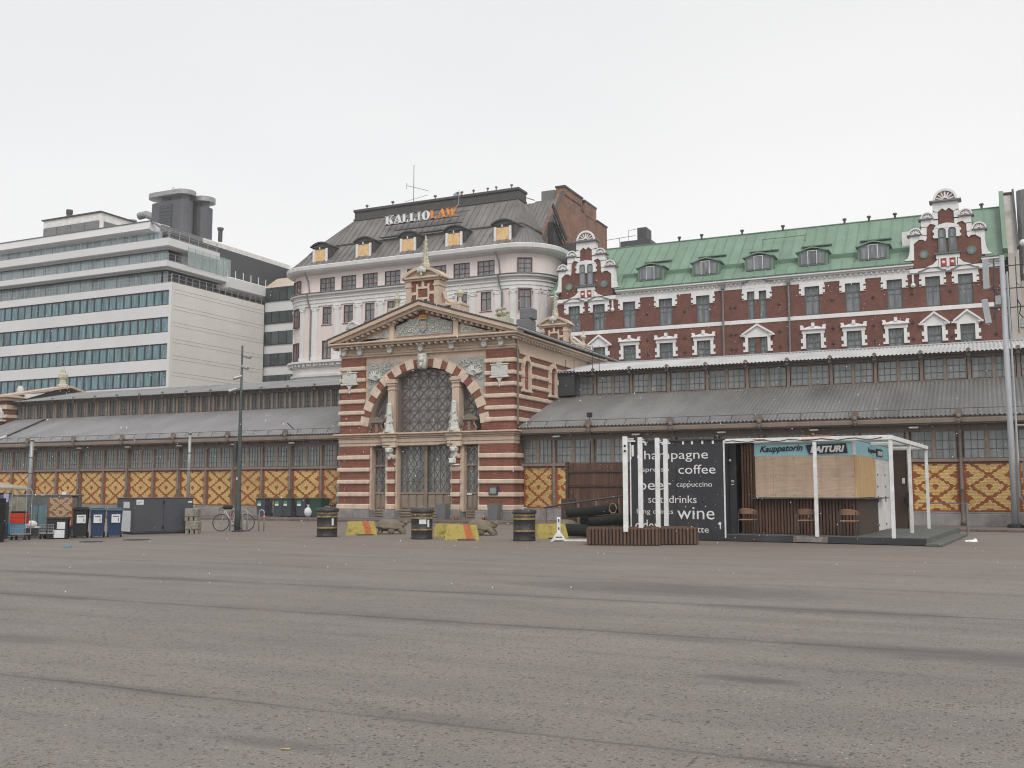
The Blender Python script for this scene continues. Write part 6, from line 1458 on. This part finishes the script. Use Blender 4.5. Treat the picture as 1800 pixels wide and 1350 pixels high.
# ---- stone turtles: shell, body, legs and head grown as one skin
def turtle(lb, loc, rz, s=1.):
    m = M(); n = 20
    def blob(c, rx, ry, rz_, seg=12, rings=8): m.lathe([(max(math.sin(math.pi*i/rings), 1e-3), -math.cos(math.pi*i/rings)) for i in range(rings+1)], (0, 0, 0), seg); k = seg*(rings+1); m.v[-k:] = [(c[0]+x*rx, c[1]+y*ry, c[2]+z*rz_) for x, y, z in m.v[-k:]]
    blob((0, 0, .22), .38, .33, .14)                                             # body
    blob((.53, -.03, .42), .11, .085, .085); blob((.46, -.02, .34), .12, .07, .08)       # head and neck
    for x, y, lx in ((.34, -.24, .10), (.36, .24, .10), (-.36, -.20, -.04), (-.34, .24, -.06)):
        m.tube([(x*.7, y*.75, .26), (x, y, .18), (x+lx, y*1.1, .08), (x+lx*1.2, y*1.12, .0)], .12, 10, .095)
    blob((.02, -.33, .16), .15, .08, .16)
    o = solo('stone_turtle', m, turtlem, lb, 'turtle sculpture', loc, rz, 'carved stone turtles on the square', True)
    mod = o.modifiers.new('remesh', 'REMESH'); mod.mode = 'VOXEL'; mod.voxel_size = .016; mod.use_smooth_shade = True
    m = M(); m.lathe([(.40, -.05), (.50, -.02), (.52, .02), (.485, .05), (.46, .13), (.41, .21), (.33, .28), (.2, .325), (.02, .34)], (0, 0, 0), 28, 1, .84)
    m.v = [(x*(1+.02*math.sin(9*math.atan2(y, x)))-.04, y, z+.225-.06*x+.022*math.sin(7*math.atan2(y, x))*(1 if z < .06 else 0)) for x, y, z in m.v]
    sh = link('shell', m.mesh('shell', turtlem, True), o); o.scale = (s, s, s); return o
turtle('brown stone turtle between the yellow block and the middle drum', (-20.25, 32.2, 0), TH+R(6))
turtle('brown stone turtle behind the striped yellow block right of the middle drum', (-16.75, 32.7, 0), TH-R(4))
turtle('brown stone turtle mostly hidden behind the white sign stand', (-13.95, 34.0, 0), TH)
# ---- white sign stand and kerb plank
st = thing('sign_stand', 'short white portable sign stand with spreading foot, no sign on it', 'sign stand', (-12.52, 29.8, 0), TH)
link('foot', M().prism([(-.26, 0), (-.2, 0), (-.12, .05), (.12, .05), (.2, 0), (.26, .01), (.08, .26), (-.08, .26)][::-1], -.1, .1).mesh('foot', white_k), st)
link('upright', M().cbox(-.055, .055, -.03, .03, .24, .76, .01).mesh('upright', white_k), st); link('slot', M().box(-.02, .02, -.034, -.029, .6, .7).box(-.02, .02, -.034, -.029, .36, .44).box(-.1, .1, -.104, -.099, .12, .15).mesh('slot', blackm), st)
solo('white_plank', M().cbox(-.55, .5, -.1, .1, 0, .05, .01), white, 'white plank lying on the ground left of the slatted planter', 'plank', (-11.95, 30.1, 0), TH)
# ---- bins against the hall
def wbin(nm, lb, loc, rz, bmt, lmt, grp, h=1.05, w_=.56, lab=None, labz=.62):
    b = thing(nm, lb, 'wheelie bin', loc, rz, grp)
    m = M(); t, q = w_*.42, w_*.5
    m.v = [(-t, -t, .06), (t, -t, .06), (t, t, .06), (-t, t, .06), (-q, -q*1.05, h-.1), (q, -q*1.05, h-.1), (q, q*1.1, h-.1), (-q, q*1.1, h-.1)]
    m.f = [(3, 2, 1, 0), (4, 5, 6, 7), (0, 1, 5, 4), (1, 2, 6, 5), (2, 3, 7, 6), (3, 0, 4, 7)]
    m.box(-t*.6, -t*.2, -t-.01, -t+.05, .05, h*.5).box(t*.2, t*.6, -t-.01, -t+.05, .05, h*.5)
    link('body', m.mesh('body', bmt), b)
    link('lid', M().cbox(-q-.03, q+.03, -q*1.05-.04, q*1.1+.04, h-.1, h-.04, .015).cbox(-q*.9, q*.9, -q*.9, q, h-.04, h, .02).mesh('lid', lmt), b)
    for x in (-t, t): link('wheel', M().tube([(x-.03, t+.05, .1), (x+.03, t+.05, .1)], .1, 12).mesh('wheel', rubber), b)
    link('grip', M().tube([(-q*.7, q*1.1+.08, h-.08), (q*.7, q*1.1+.08, h-.08)], .018, 6).mesh('grip', lmt), b)
    if lab:
        y_ = -q*1.0-.03; x0, x1 = lab[1]; link('sticker', M().cbox(x0, x1, y_, y_+.02, labz-.16, labz+.12, .003).mesh('sticker', lab[0]), b)
        if lab[0] is not paper: link('sticker_foot', M().box(x0, x1, y_-.004, y_-.001, labz-.16, labz-.04).mesh('sticker_foot', paper), b)
        else: link('sticker_print', M().box(x0+.04, x1-.04, y_-.004, y_-.001, labz+.04, labz+.07).box(x1-.07, x1-.045, y_-.004, y_-.001, labz-.12, labz+.0).mesh('sticker_print', darkmetal), b)
    return b
gg = 'grey wheelie bins along the hall wall'
for x, lb in ((-38.3, 'grey wheelie bin standing alone, left of the pair'), (-37.05, 'grey wheelie bin, left one of the touching pair'), (-36.42, 'grey wheelie bin, right one of the touching pair'), (-35.5, 'grey wheelie bin between the pair and the green bin')):
    wbin('wheelie_bin', lb, (x, 47.2, .1), R(random.uniform(-4, 4)), binm, binm, gg, 1.08, .66, (greenlab, (-.2, .05)), .78)
wbin('green_bin', 'dark green bin by the left pier of the entrance', (-34.45, 47.25, .1), 0, bing, bing, gg, 1.08, .8)
solo('rubbish_bag', M().ball((0, 0, .28), .24, 10, 8, sz=1.2).lathe([(.08, 0), (.05, .08), (.12, .16)], (0, 0, .54), 8), paper, 'white rubbish bag leaning on the green bin', 'rubbish bag', (-34.95, 46.9, .1), smooth=True)
solo('junction_box', M().cbox(-.2, .2, -.15, .12, .7, 1.75, .02).box(-.15, .15, -.05, .05, 0, .7), concg, 'pale grey cabinet on the brick panel beside the left pier', 'electric cabinet', (-33.3, 47.6, .1))
fc = thing('folded_chairs', 'black folded metal chairs leaning beside the left pier', 'folded chairs', (-33.5, 46.9, .1))
for k in range(3):
    m = M().tube([(-.25+k*.12, .1, 0), (.05+k*.12, -.1, .85)], .015, 5).tube([(-.15+k*.12, .35, 0), (.15+k*.12, .12, .85)], .015, 5).tube([(.0+k*.12, -.05, .8), (.1+k*.12, .2, .8)], .015, 5).box(-.15+k*.12, .15+k*.12, -.05, .25, .42, .45); link('chair_frame', m.mesh('chair_frame', darkmetal), fc)
for x, lb in ((-25.95, 'grey square plant pot, empty, right of the main doors'), (-22.95, 'grey square plant pot with wilted reddish plants, below the notice board')):
    p = thing('plant_pot', lb, 'plant pot', (x, 46.3, .1), 0, 'tall grey pots at the entrance')
    m = M(); m.v = [(-.22, -.22, 0), (.22, -.22, 0), (.22, .22, 0), (-.22, .22, 0), (-.3, -.3, .82), (.3, -.3, .82), (.3, .3, .82), (-.3, .3, .82)]; m.f = [(3, 2, 1, 0), (4, 5, 6, 7), (0, 1, 5, 4), (1, 2, 6, 5), (2, 3, 7, 6), (3, 0, 4, 7)]
    link('pot', m.mesh('pot', midmetal), p)
    if x > -24:
        m = M()
        for k in range(70):
            a, r, h = random.uniform(0, 6.28), random.uniform(0, .3), random.uniform(.05, .25); c_ = (r*math.cos(a), r*math.sin(a), .82+h); t = random.uniform(.03, .06); b_ = random.uniform(0, 3)
            m.quad((c_[0]-t*math.cos(b_), c_[1]-t*math.sin(b_), c_[2]), (c_[0], c_[1], c_[2]-t), (c_[0]+t*math.cos(b_), c_[1]+t*math.sin(b_), c_[2]+.01), (c_[0], c_[1], c_[2]+t))
        link('dry_plants', m.mesh('dry_plants', mat('dry_leaf', (.22, .09, .05), .8, (.10, .11, .04), 20.)), p)
for x, lb in ((-25.35, 'small rusty orange lantern at the foot of the right small pier'), (-23.75, 'small rusty orange lantern on the base of the right pier')): solo('lantern', M().lathe([(.06, 0), (.1, .05), (.1, .16), (.04, .22)], (0, 0, 0), 8), rust, lb, 'lantern', (x, 46.6, .1))
# ---- lamp pole with cameras
lp = thing('camera_pole', 'tall dark tapering pole carrying four surveillance cameras', 'camera pole', (-26.68, 31.3, 0))
link('pole', M().lathe([(.12, 0), (.12, .9), (.085, 3.2), (.05, 5.2), (.04, 7.3)], (0, 0, 0), 14).mesh('pole', mat('pole_green', (.06, .075, .07), .55, (.045, .055, .05), 3.), True), lp)
link('base', M().lathe([(.22, 0), (.22, .04), (.14, .06)], (0, 0, 0), 14).mesh('base', darkmetal), lp)
for dx, z, sx in ((.2, 6.88, 1), (.12, 6.45, 1), (-.12, 6.05, -1), (-.3, 5.55, -1)):
    c, s = math.cos(TH), math.sin(TH); L2 = lambda a, b, zz: (a*c-b*s, a*s+b*c, zz)
    cm_ = link('camera', M().tube([L2(dx-.12*sx, 0, z+.03), L2(dx+.16*sx, -.15, z-.08)], .065, 8).mesh('camera', galv), lp); link('bracket', M().tube([L2(0, 0, z+.03), L2(dx-.05*sx, 0, z+.02)], .018, 5).mesh('bracket', darkmetal), cm_)
link('switch_box', M().box(-.16, -.06, -.15, -.05, 2.7, 3.5).mesh('switch_box', darkmetal), lp); link('small_sticker', M().box(-.02, .04, -.125, -.12, 2.0, 2.12).mesh('small_sticker', paper), lp)
# ---- bicycle
bk_ = thing('bicycle', 'white and orange road bicycle leaning at the hoop behind the dark pole', 'bicycle', (-27.55, 31.35, 0), TH-R(2))
def bp(nm, m, mt, par=None): return link(nm, m.mesh(nm, mt), par or bk_)
for x, nm in ((0, 'front_wheel'), (1.0, 'rear_wheel')):
    wheel = bp(nm, M().tube([(x+.325*math.cos(R(a)), 0, .34+.325*math.sin(R(a))) for a in range(0, 361, 12)], .016, 6), rubber)
    bp('rim', M().tube([(x+.300*math.cos(R(a)), 0, .34+.300*math.sin(R(a))) for a in range(0, 361, 15)], .011, 5), galv, wheel)
    m = M()
    for a in range(0, 360, 20): m.tube([(x, 0, .34), (x+.3*math.cos(R(a)), 0, .34+.3*math.sin(R(a)))], .0022, 3)
    bp('spokes', m.ball((x, 0, .34), .03, 6, 5), galv, wheel)
bp('frame', M().tube([(.13, 0, .85), (.46, 0, .29)], .018, 6).tube([(.46, 0, .29), (.62, 0, .88)], .016, 6).tube([(.62, 0, .8), (.15, 0, .8)], .016, 6).tube([(.46, 0, .29), (1.0, 0, .34)], .011, 5).tube([(1.0, 0, .34), (.60, 0, .78)], .010, 5), white)
bp('fork', M().tube([(.11, 0, .92), (.13, 0, .72), (.05, 0, .5), (0, 0, .34)], .014, 6), white)
bp('handlebar', M().tube([(.11, -.2, .93), (.11, .2, .93)], .013, 6).tube([(.11, -.2, .93), (-.0, -.2, .9), (-.0, -.2, .8)], .013, 6).tube([(.11, .2, .93), (.0, .2, .9), (.0, .2, .8)], .013, 6), blackm)
bp('saddle', M().cbox(.52, .78, -.06, .06, .93, .98, .02).tube([(.62, 0, .86), (.64, 0, .94)], .013, 6), blackm)
bp('chainset', M().tube([(.46+.09*math.cos(R(a)), -.03, .29+.09*math.sin(R(a))) for a in range(0, 361, 24)], .01, 5).tube([(.46, -.05, .29), (.56, -.08, .16)], .01, 5), blackm)
bp('bag', M().cbox(.1, .42, -.12, .12, .86, 1.02, .05), blackm); bp('red_lamp', M().ball((.66, -.02, .72), .03, 6, 5).tube([(.38, -.02, .55), (.5, -.02, .82)], .02, 5), mat('red_gloss', (.45, .02, .02), .4))
rk = thing('bike_hoop', 'grey steel bike hoop with the bicycle leaning on it', 'bike rack', (-27.1, 31.5, 0), TH, 'steel bike hoops')
link('hoop', M().tube([(-.1, 0, 0), (-.1, 0, .74)] + [(-.1*math.cos(R(a)), 0, .74+.1*math.sin(R(a))) for a in range(20, 180, 20)] + [(.1, 0, .74), (.1, 0, 0)], .024, 8).mesh('hoop', galv, True), rk)
link('ground_plate', M().box(-.14, -.06, -.04, .04, 0, .012).box(.06, .14, -.04, .04, 0, .012).mesh('ground_plate', galv), rk)
r2 = copy_tree(rk, (-26.42, 31.4, 0), TH, 'plain grey steel bike hoop right next to the dark pole')
r3 = copy_tree(rk, (-25.8, 31.65, 0), TH, 'steel bike hoop with red and white reflective bands')
for z, mt in ((.62, MATS['red_gloss']), (.57, white), (.52, MATS['red_gloss'])): link('reflective_band', M().lathe([(.027, 0), (.027, .05)], (.1, 0, z), 8).mesh('reflective_band', mt), r3)
# ---- grey container and concrete blocks
c0 = thing('storage_container', 'low dark grey steel container with white stickers on its doors', 'container', (-28.35, 27.6, 0), R(66))
link('body', M().box(0, 2.25, 0, 1.6, .06, 1.3).box(.05, 2.2, .05, 1.05, 0, .06).mesh('body', boxm), c0)
link('left_door', M().cbox(-.03, .0, .02, 1.58, .08, 1.28, .005).mesh('left_door', boxm), c0); link('top_rim', M().cbox(-.04, 2.27, -.02, 1.62, 1.3, 1.335, .008).mesh('top_rim', boxm), c0)
for x0, x1 in ((.04, 1.1), (1.13, 2.22)): link('door_leaf', M().cbox(x0, x1, -.018, 0, .1, 1.27, .006).mesh('door_leaf', boxm), c0)
link('hinges', M().box(1.08, 1.15, -.04, -.0, 1.1, 1.2).box(1.08, 1.15, -.04, 0, .2, .3).mesh('hinges', blackm), c0)
link('sticker', M().box(.1, .36, -.023, -.0185, 1.08, 1.26).mesh('sticker', paper), c0); link('sticker_mark', M().bar((.15, -.026, 1.12), (.3, -.026, 1.22), .03, .004).bar((.17, -.026, 1.17), (.22, -.026, 1.14), .02, .004).mesh('sticker_mark', blackm), c0)
link('sticker', M().box(2.05, 2.2, -.023, -.0185, 1.14, 1.2).mesh('sticker', paper), c0)
link('info_sheet', M().box(-.036, -.031, .3, .9, .95, 1.18).mesh('info_sheet', paper), c0); link('info_panel', M().box(-.036, -.031, .15, 1.1, .1, .86).mesh('info_panel', paper), c0)
def cblk(lb, z, dx=0):
    m = M().cbox(-.24, .24, -.2, .2, .14, .46, .03)
    for x in (-.24, -.06, .12): m.box(x, x+.12, -.19, .19, 0, .15)
    return solo('concrete_block', m, concg, lb, 'concrete block', (-27.1+dx, 29.35, z), TH, 'weathered concrete feet stacked by the container')
cblk('mossy concrete foot at the bottom, on the ground beside the container', 0); cblk('pale concrete foot stacked on the mossy one', .47, -.05)
# ---- refuse corner at the left
wbin('blue_bin', 'dark blue wheelie bin touching the black one, left of its twin', (-27.75, 25.45, 0), R(44), binb, binlid, 'blue wheelie bins in the refuse corner', 1.02, .46, (paper, (-.12, .14)), .66)
wbin('blue_bin', 'dark blue wheelie bin nearest the grey container', (-27.5, 25.95, 0), R(46), binb, binlid, 'blue wheelie bins in the refuse corner', 1.0, .5, (paper, (-.10, .18)), .66)
wbin('black_bin', 'black wheelie bin with a white label, left of the blue ones', (-28.05, 25.0, 0), R(42), blackm, blackm, None, 1.04, .48, (paper, (-.1, .18)), .66)
b_ = thing('low_black_bin', 'low black box bin with two torn labels', 'box bin', (-28.25, 24.25, 0), R(42))
link('body', M().cbox(-.32, .32, -.25, .3, 0, .66, .02).mesh('body', blackm), b_); link('lid', M().cbox(-.34, .34, -.27, .32, .66, .72, .01).mesh('lid', darkwood), b_); link('label', M().box(-.0, .25, -.262, -.252, .33, .56).box(-.12, .24, -.262, -.252, .04, .3).mesh('label', paper), b_)
# photo-wrapped cabinet
m_ = bpy.data.materials
cb_ = thing('wrapped_cabinet', 'large utility cabinet wrapped in a faded print of windows and patterned brick', 'utility cabinet', (-30.55, 23.95, 0), R(34))
link('body', M().box(0, 2.2, .0, .8, .05, 1.42).box(2.2, 2.35, .05, .75, .05, 1.36).mesh('body', mat('cabinet_print_base', (.13, .135, .13), .6, (.07, .075, .075), 1.2)), cb_)
link('top', M().cbox(-.03, 2.38, -.03, .83, 1.42, 1.46, .008).mesh('top', midmetal), cb_)
link('print_grey_field', M().box(.12, .72, -.006, -.001, .62, 1.38).mesh('print_grey_field', concg), cb_)
link('print_blue_field', M().box(.1, .82, -.009, -.004, .12, .62).mesh('print_blue_field', bluebox), cb_)
for x in (.86, 1.14): 
    o = link('print_window', M().box(x, x+.25, -.012, -.006, .35, 1.08).mesh('print_window', oglass), cb_)
    link('print_window_bars', M().box(x-.03, x, -.014, -.006, .3, 1.12).box(x+.25, x+.28, -.014, -.006, .3, 1.12).box(x, x+.25, -.014, -.012, .8, .82).box(x, x+.25, -.014, -.012, .56, .58).box(x+.12, x+.14, -.014, -.012, .35, 1.08).mesh('print_window_bars', steel), cb_)
for k in range(18):
    for me, mt, keep in (('y', ybrick, False), ('b', bbrick, True)):
        pass
mm1, mm2 = M(), M()
for r_ in range(18):
    for c_ in range(16):
        u_, v_ = (c_+.5)/8-1, (r_+.5)/18; x = 1.44+c_*.052; z = .36+r_*.055
        if x < 1.44 + (18-r_)*0: continue
        t = mm2 if brown(u_, v_) else mm1; t.box(x, x+.048, -.010, -.004, z, z+.05)
link('print_yellow', mm1.mesh('print_yellow', mat('faded_yellow', (.42, .32, .19), .6)), cb_)['kind'] = 'stuff'; link('print_brown', mm2.mesh('print_brown', mat('faded_brown', (.25, .09, .05), .6)), cb_)['kind'] = 'stuff'
link('print_dark_base', M().box(.7, 2.2, -.012, -.004, .06, .34).mesh('print_dark_base', blackw), cb_)
link('small_sticker', M().box(1.2, 1.32, -.035, -.03, 1.43, 1.455).box(1.85, 1.98, .1, .11, 1.46, 1.56).mesh('small_sticker', paper), cb_)
solo('meter_cabinet', M().cbox(-.3, .25, 0, .4, 0, 1.45, .02), binm, 'grey panelled cabinet between the black crates and the wrapped cabinet', 'cabinet', (-29.85, 23.1, 0), TH)
# roll cages
def cage(nm, lb, loc, rz, tall=True):
    c_ = thing(nm, lb, 'roll cage', loc, rz, 'steel roll cages in the refuse corner'); h = 1.65 if tall else .35
    link('base', M().cbox(0, .5, 0, .4, .17, .21, .01).mesh('base', galv), c_)
    for x, y in ((.04, .04), (.46, .04), (.04, .36), (.46, .36)): link('castor', M().tube([(x-.02, y, .06), (x+.02, y, .06)], .06, 10).box(x-.01, x+.01, y-.01, y+.01, .06, .17).mesh('castor', rubber), c_)
    if tall:
        for y in (.02, .38): link('side_frame', M().tube([(0.0, y, .2), (0.0, y, h-.08), (.06, y, h), (.42, y, h), (.48, y, h-.08), (.48, y, .2)], .014, 6).mesh('side_frame', galv), c_)
    m = M()
    for k in range(6): m.box(0, .5, .0, .006, .22+k*.05, .235+k*.05)
    for k in range(7): m.box(k*.08, k*.08+.01, .0, .006, .21, .5)
    link('basket_front', m.mesh('basket_front', galv), c_); return c_
cage('roll_cage', 'tall steel roll cage holding a red crate', (-28.78, 22.85, 0), TH)
cage('roll_cage', 'low steel roll cage before the wrapped cabinet, right of the tall one', (-28.55, 23.75, 0), TH, False)
rc = thing('red_crate', 'bright red plastic crate in the tall roll cage', 'crate', (-28.76, 22.80, .52), TH)
link('body', M().cbox(0, .46, 0, .34, 0, .34, .01).mesh('body', redcrate), rc); link('ribs', M().box(-.01, .47, -.01, .35, .10, .12).box(-.01, .47, -.01, .35, .22, .24).mesh('ribs', redcrate), rc); link('black_sack', M().cbox(.0, .45, .02, .3, .34, .42, .03).mesh('black_sack', blackm), rc)
solo('purple_notice', M().box(-.08, .08, 0, .01, 0, .28), mat('lilac_print', (.35, .33, .5), .6), 'lilac notice card hanging on the tall roll cage', 'notice', (-28.92, 22.75, 1.22), TH)
for k in range(8):
    o = thing('black_crate', ('black plastic crate, %s of the stack at the left edge' % ('bottom', 'second from the bottom', 'third from the bottom', 'fourth from the bottom', 'fourth from the top', 'third from the top', 'second from the top', 'topmost')[k]), 'crate', (-28.05+random.uniform(-.015, .015), 21.6, .17*k), TH, 'black crates stacked at the left edge')
    link('body', M().cbox(-.35, .22, 0, .4, .0, .165, .008).mesh('body', blackm), o); link('rim', M().box(-.36, .23, -.01, .41, .14, .16).mesh('rim', blackw), o)
solo('white_sack', M().ball((0, 0, .12), .13, 8, 6, sx=1.5).cbox(-.2, .3, -.05, .05, 0, .05, .01), white, 'crumpled white sack before the printed cabinet', 'sack', (-28.9, 23.75, .36), TH, smooth=False)
# market tent behind
tn = thing('canvas_tent', 'beige canvas market tent roof over dark sides, behind the roll cages', 'market tent', (-39.2, 27.2, 0), R(20))
link('roof', M().prism([(-2.4, 0), (2.2, 0), (2.2, .0)], 0, .01).mesh('roof', tarp), tn)
m = M(); apex = (0, 1.2, 2.75)
for a, b in (((-2.2, -1.0), (2.3, -1.0)), ((2.3, -1.0), (2.3, 3.4)), ((2.3, 3.4), (-2.2, 3.4)), ((-2.2, 3.4), (-2.2, -1.0))):
    n_ = 6
    for i in range(n_):
        p = [a[0]+(b[0]-a[0])*i/n_, a[1]+(b[1]-a[1])*i/n_]; q = [a[0]+(b[0]-a[0])*(i+1)/n_, a[1]+(b[1]-a[1])*(i+1)/n_]
        mid1 = ((p[0]+apex[0])/2, (p[1]+apex[1])/2, 2.12-.08); mid2 = ((q[0]+apex[0])/2, (q[1]+apex[1])/2, 2.12-.08)
        m.quad((*p, 1.72), (*q, 1.72), mid2, mid1); m.quad(mid1, mid2, apex, apex); m.quad((*p, 1.60), (*q, 1.60), (*q, 1.72), (*p, 1.72))
link('canopy', m.mesh('canopy', tarp), tn)
bpy.data.objects.remove([c for c in tn.children if c.name.startswith('roof')][0])
for x, y in ((-2.1, -.9), (2.2, -.9), (2.2, 3.3)): link('leg', M().tube([(x, y, 0), (x, y, 1.7)], .025, 6).mesh('leg', darkmetal), tn)
link('tent_goods', M().box(-2, 1.9, -.5, 2.8, 0, 1.5).mesh('tent_goods', mat('tent_goods', (.045, .032, .028), .8, (.12, .08, .05), 3.)), tn)
# ---- poles
def wpole(lb, x, y, h, r, mt, cat='pole'):
    p = thing('grey_pole', lb, cat, (x, y, 0)); link('shaft', M().lathe([(r, 0), (r, h*.6), (r*.85, h)], (0, 0, 0), 12).mesh('shaft', mt, True), p)
    for z in (h*.55, h*.75, h*.97): link('clamp', M().lathe([(r+.015, 0), (r+.015, .05)], (0, 0, z), 12).mesh('clamp', darkmetal), p)
    return p
wpole('pale galvanised pole rising behind the wrapped cabinet', -52.64, 43, 4.72, .12, galv)
wpole('pale galvanised pole rising behind the dark container', -40.16, 43, 4.83, .09, galv)
mst = thing('antenna_mast', 'thick pale grey mast with mobile antennas near its top', 'antenna mast', (.66, 46, 0))
link('shaft', M().lathe([(.125, 0), (.12, 4), (.095, 11.3)], (0, 0, 0), 16).mesh('shaft', mastm, True), mst); link('foot', M().lathe([(.3, 0), (.3, .1), (.2, .16)], (0, 0, .1), 14).mesh('foot', blackm), mst)
link('cable_duct', M().tube([(.23, -.02, 1.3), (.21, -.02, 5), (.17, -.02, 10.6)], .045, 6).tube([(.26, -.02, 1.35), (.45, -.05, .9), (.5, -.05, .5)], .04, 6).mesh('cable_duct', mastm), mst)
m = M()
for z in (10.85, 9.9, 9.1): m.tube([(-.55, 0, z), (.85, 0, z)], .025, 5)
m.tube([(-.35, -.05, 8.2), (-.3, -.05, 11.2)], .03, 5).tube([(.5, -.05, 8.0), (.5, -.05, 11.2)], .02, 5); link('bracket', m.mesh('bracket', darkmetal), mst)
for x, z, h, t in ((-.62, 9.9, 1.3, .0), (-.6, 8.45, 1.05, .12), (.88, 10.4, 1.25, -.1), (.98, 8.6, 1.3, -.12)):
    a = link('panel_antenna', M().cbox(-.12, .12, -.08, .06, 0, h, .03).mesh('panel_antenna', mastm), mst, (x, -.1, z), (0, -t, 0))
link('radio_head', M().cbox(-.32, -.1, -.2, .05, 9.2, 9.6, .03).mesh('radio_head', galv), mst); link('radio_head', M().cbox(.55, .85, -.2, .05, 8.2, 8.6, .03).mesh('radio_head', galv), mst); link('beacon', M().ball((.82, -.05, 11.75), .14, 8, 6).mesh('beacon', white), mst)
m = M().tube([(.5, -.1, 9.4), (.62, -.15, 9.1), (.55, -.15, 8.8), (.75, -.15, 8.5)], .025, 5).tube([(.5, -.1, 10.1), (.65, -.15, 9.9), (.7, -.1, 10.4)], .02, 5).tube([(-.35, -.1, 9.9), (-.2, -.15, 9.6), (-.15, -.1, 9.2)], .02, 5); link('cables', m.mesh('cables', blackm), mst)
solo('grey_power_cabinet', M().cbox(-.1, .9, -.3, .3, .1, 2.75, .03).cbox(-.12, .92, -.32, .32, 2.75, 2.82, .01), midmetal, 'grey power cabinet right of the antenna mast at the picture edge', 'power cabinet', (1.13, 46, 0))
for x, z, r, lb in ((-25.3, 24.81, .42, 'dark round manhole cover before the grey container'), (-25.6, 23.25, .36, 'dark drain cover before the blue bins')): solo('manhole_cover', M().lathe([(r, .0), (r, .008), (r*.96, .012), (.01, .012)], (0, 0, 0), 20), blackm, lb, 'manhole cover', (x, z, .001))
solo('blue_litter', M().cbox(-.12, .1, -.06, .06, 0, .03, .01), bluebox, 'scrap of bright blue plastic on the asphalt', 'litter', (-23.77, 20.77, 0), .6)
solo('snow_lump', M().ball((0, 0, .0), .15, 10, 6, sx=1.2, sz=.4).ball((.1, .05, .03), .07, 8, 5).ball((-.15, -.06, 0), .05, 8, 5), snowm, 'small lump of snow beside the kiosk step', 'snow', (-.75, 35.2, 0), smooth=True)
solo('yellow_leaf', M().quad((-.03, -.01, .006), (.03, -.012, .004), (.028, .012, .008), (-.03, .014, .005)), conc_y, 'pale yellow leaf on the near asphalt', 'leaf', (-4.05, 5.25, .002), .4)
# floodlights clamped to two eave finials
for x, lb in ((-18.25, 'black floodlight on the roof edge right of the entrance'), (-36.85, 'black bracket lamp on the roof edge left of the entrance')):
    solo('floodlight', M().cbox(-.13, .13, -.08, .08, 0, .24, .02).tube([(0, .05, 0), (0, .1, -.25)], .02, 5) if x > -20 else M().bar((-.15, 0, .25), (.25, 0, -.1), .05, .05), blackm, lb, 'floodlight', (x, YE-.05, 5.25), .2)
# ---- falling snow: thousands of flakes drifting through the air
rg = random.Random(11); m = M()
cx_, sx_ = math.cos(TH), math.sin(TH)
for k in range(3500):
    dd = 10 + 38*rg.random()**.7; lat = rg.uniform(-.60, .60)*dd; z = rg.uniform(.3, 1.8+dd*.20); x = lat*cx_-dd*sx_; y = lat*sx_+dd*cx_; r = rg.uniform(.003, .0085)
    if x*x+y*y < 9: continue
    b = len(m.v); jx, jz = rg.uniform(-.4, .4)*r, rg.uniform(.8, 1.8)
    m.v += [(x-r, y, z), (x+r, y, z), (x, y-r, z), (x, y+r, z), (x+jx, y, z-r*jz), (x-jx, y, z+r*jz)]
    m.f += [(b, b+2, b+5), (b+2, b+1, b+5), (b+1, b+3, b+5), (b+3, b, b+5), (b+2, b, b+4), (b+1, b+2, b+4), (b+3, b+1, b+4), (b, b+3, b+4)]
sn = link('snowflakes', m.mesh('snowflakes', snowm)); sn['kind'] = 'stuff'; sn['label'] = 'sparse small snowflakes falling in front of the buildings'; sn['category'] = 'snowflakes'

# ---- thin snowy air
hz = M().box(-150, 60, -30, 130, -1.2, 45)
hm = bpy.data.materials.new('air'); hm.use_nodes = True; ht = hm.node_tree; ht.nodes.clear()
ho = ht.nodes.new('ShaderNodeOutputMaterial'); hv = ht.nodes.new('ShaderNodeVolumePrincipled'); hv.inputs['Color'].default_value = (1, .985, .97, 1)
hv.inputs['Density'].default_value = .00055; hv.inputs['Anisotropy'].default_value = 0.0; ht.links.new(hv.outputs[0], ho.inputs['Volume'])
ha = link('haze', hz.mesh('haze', hm)); ha['kind'] = 'stuff'; ha['label'] = 'thin pale air with snowfall over the whole square'; ha['category'] = 'haze'
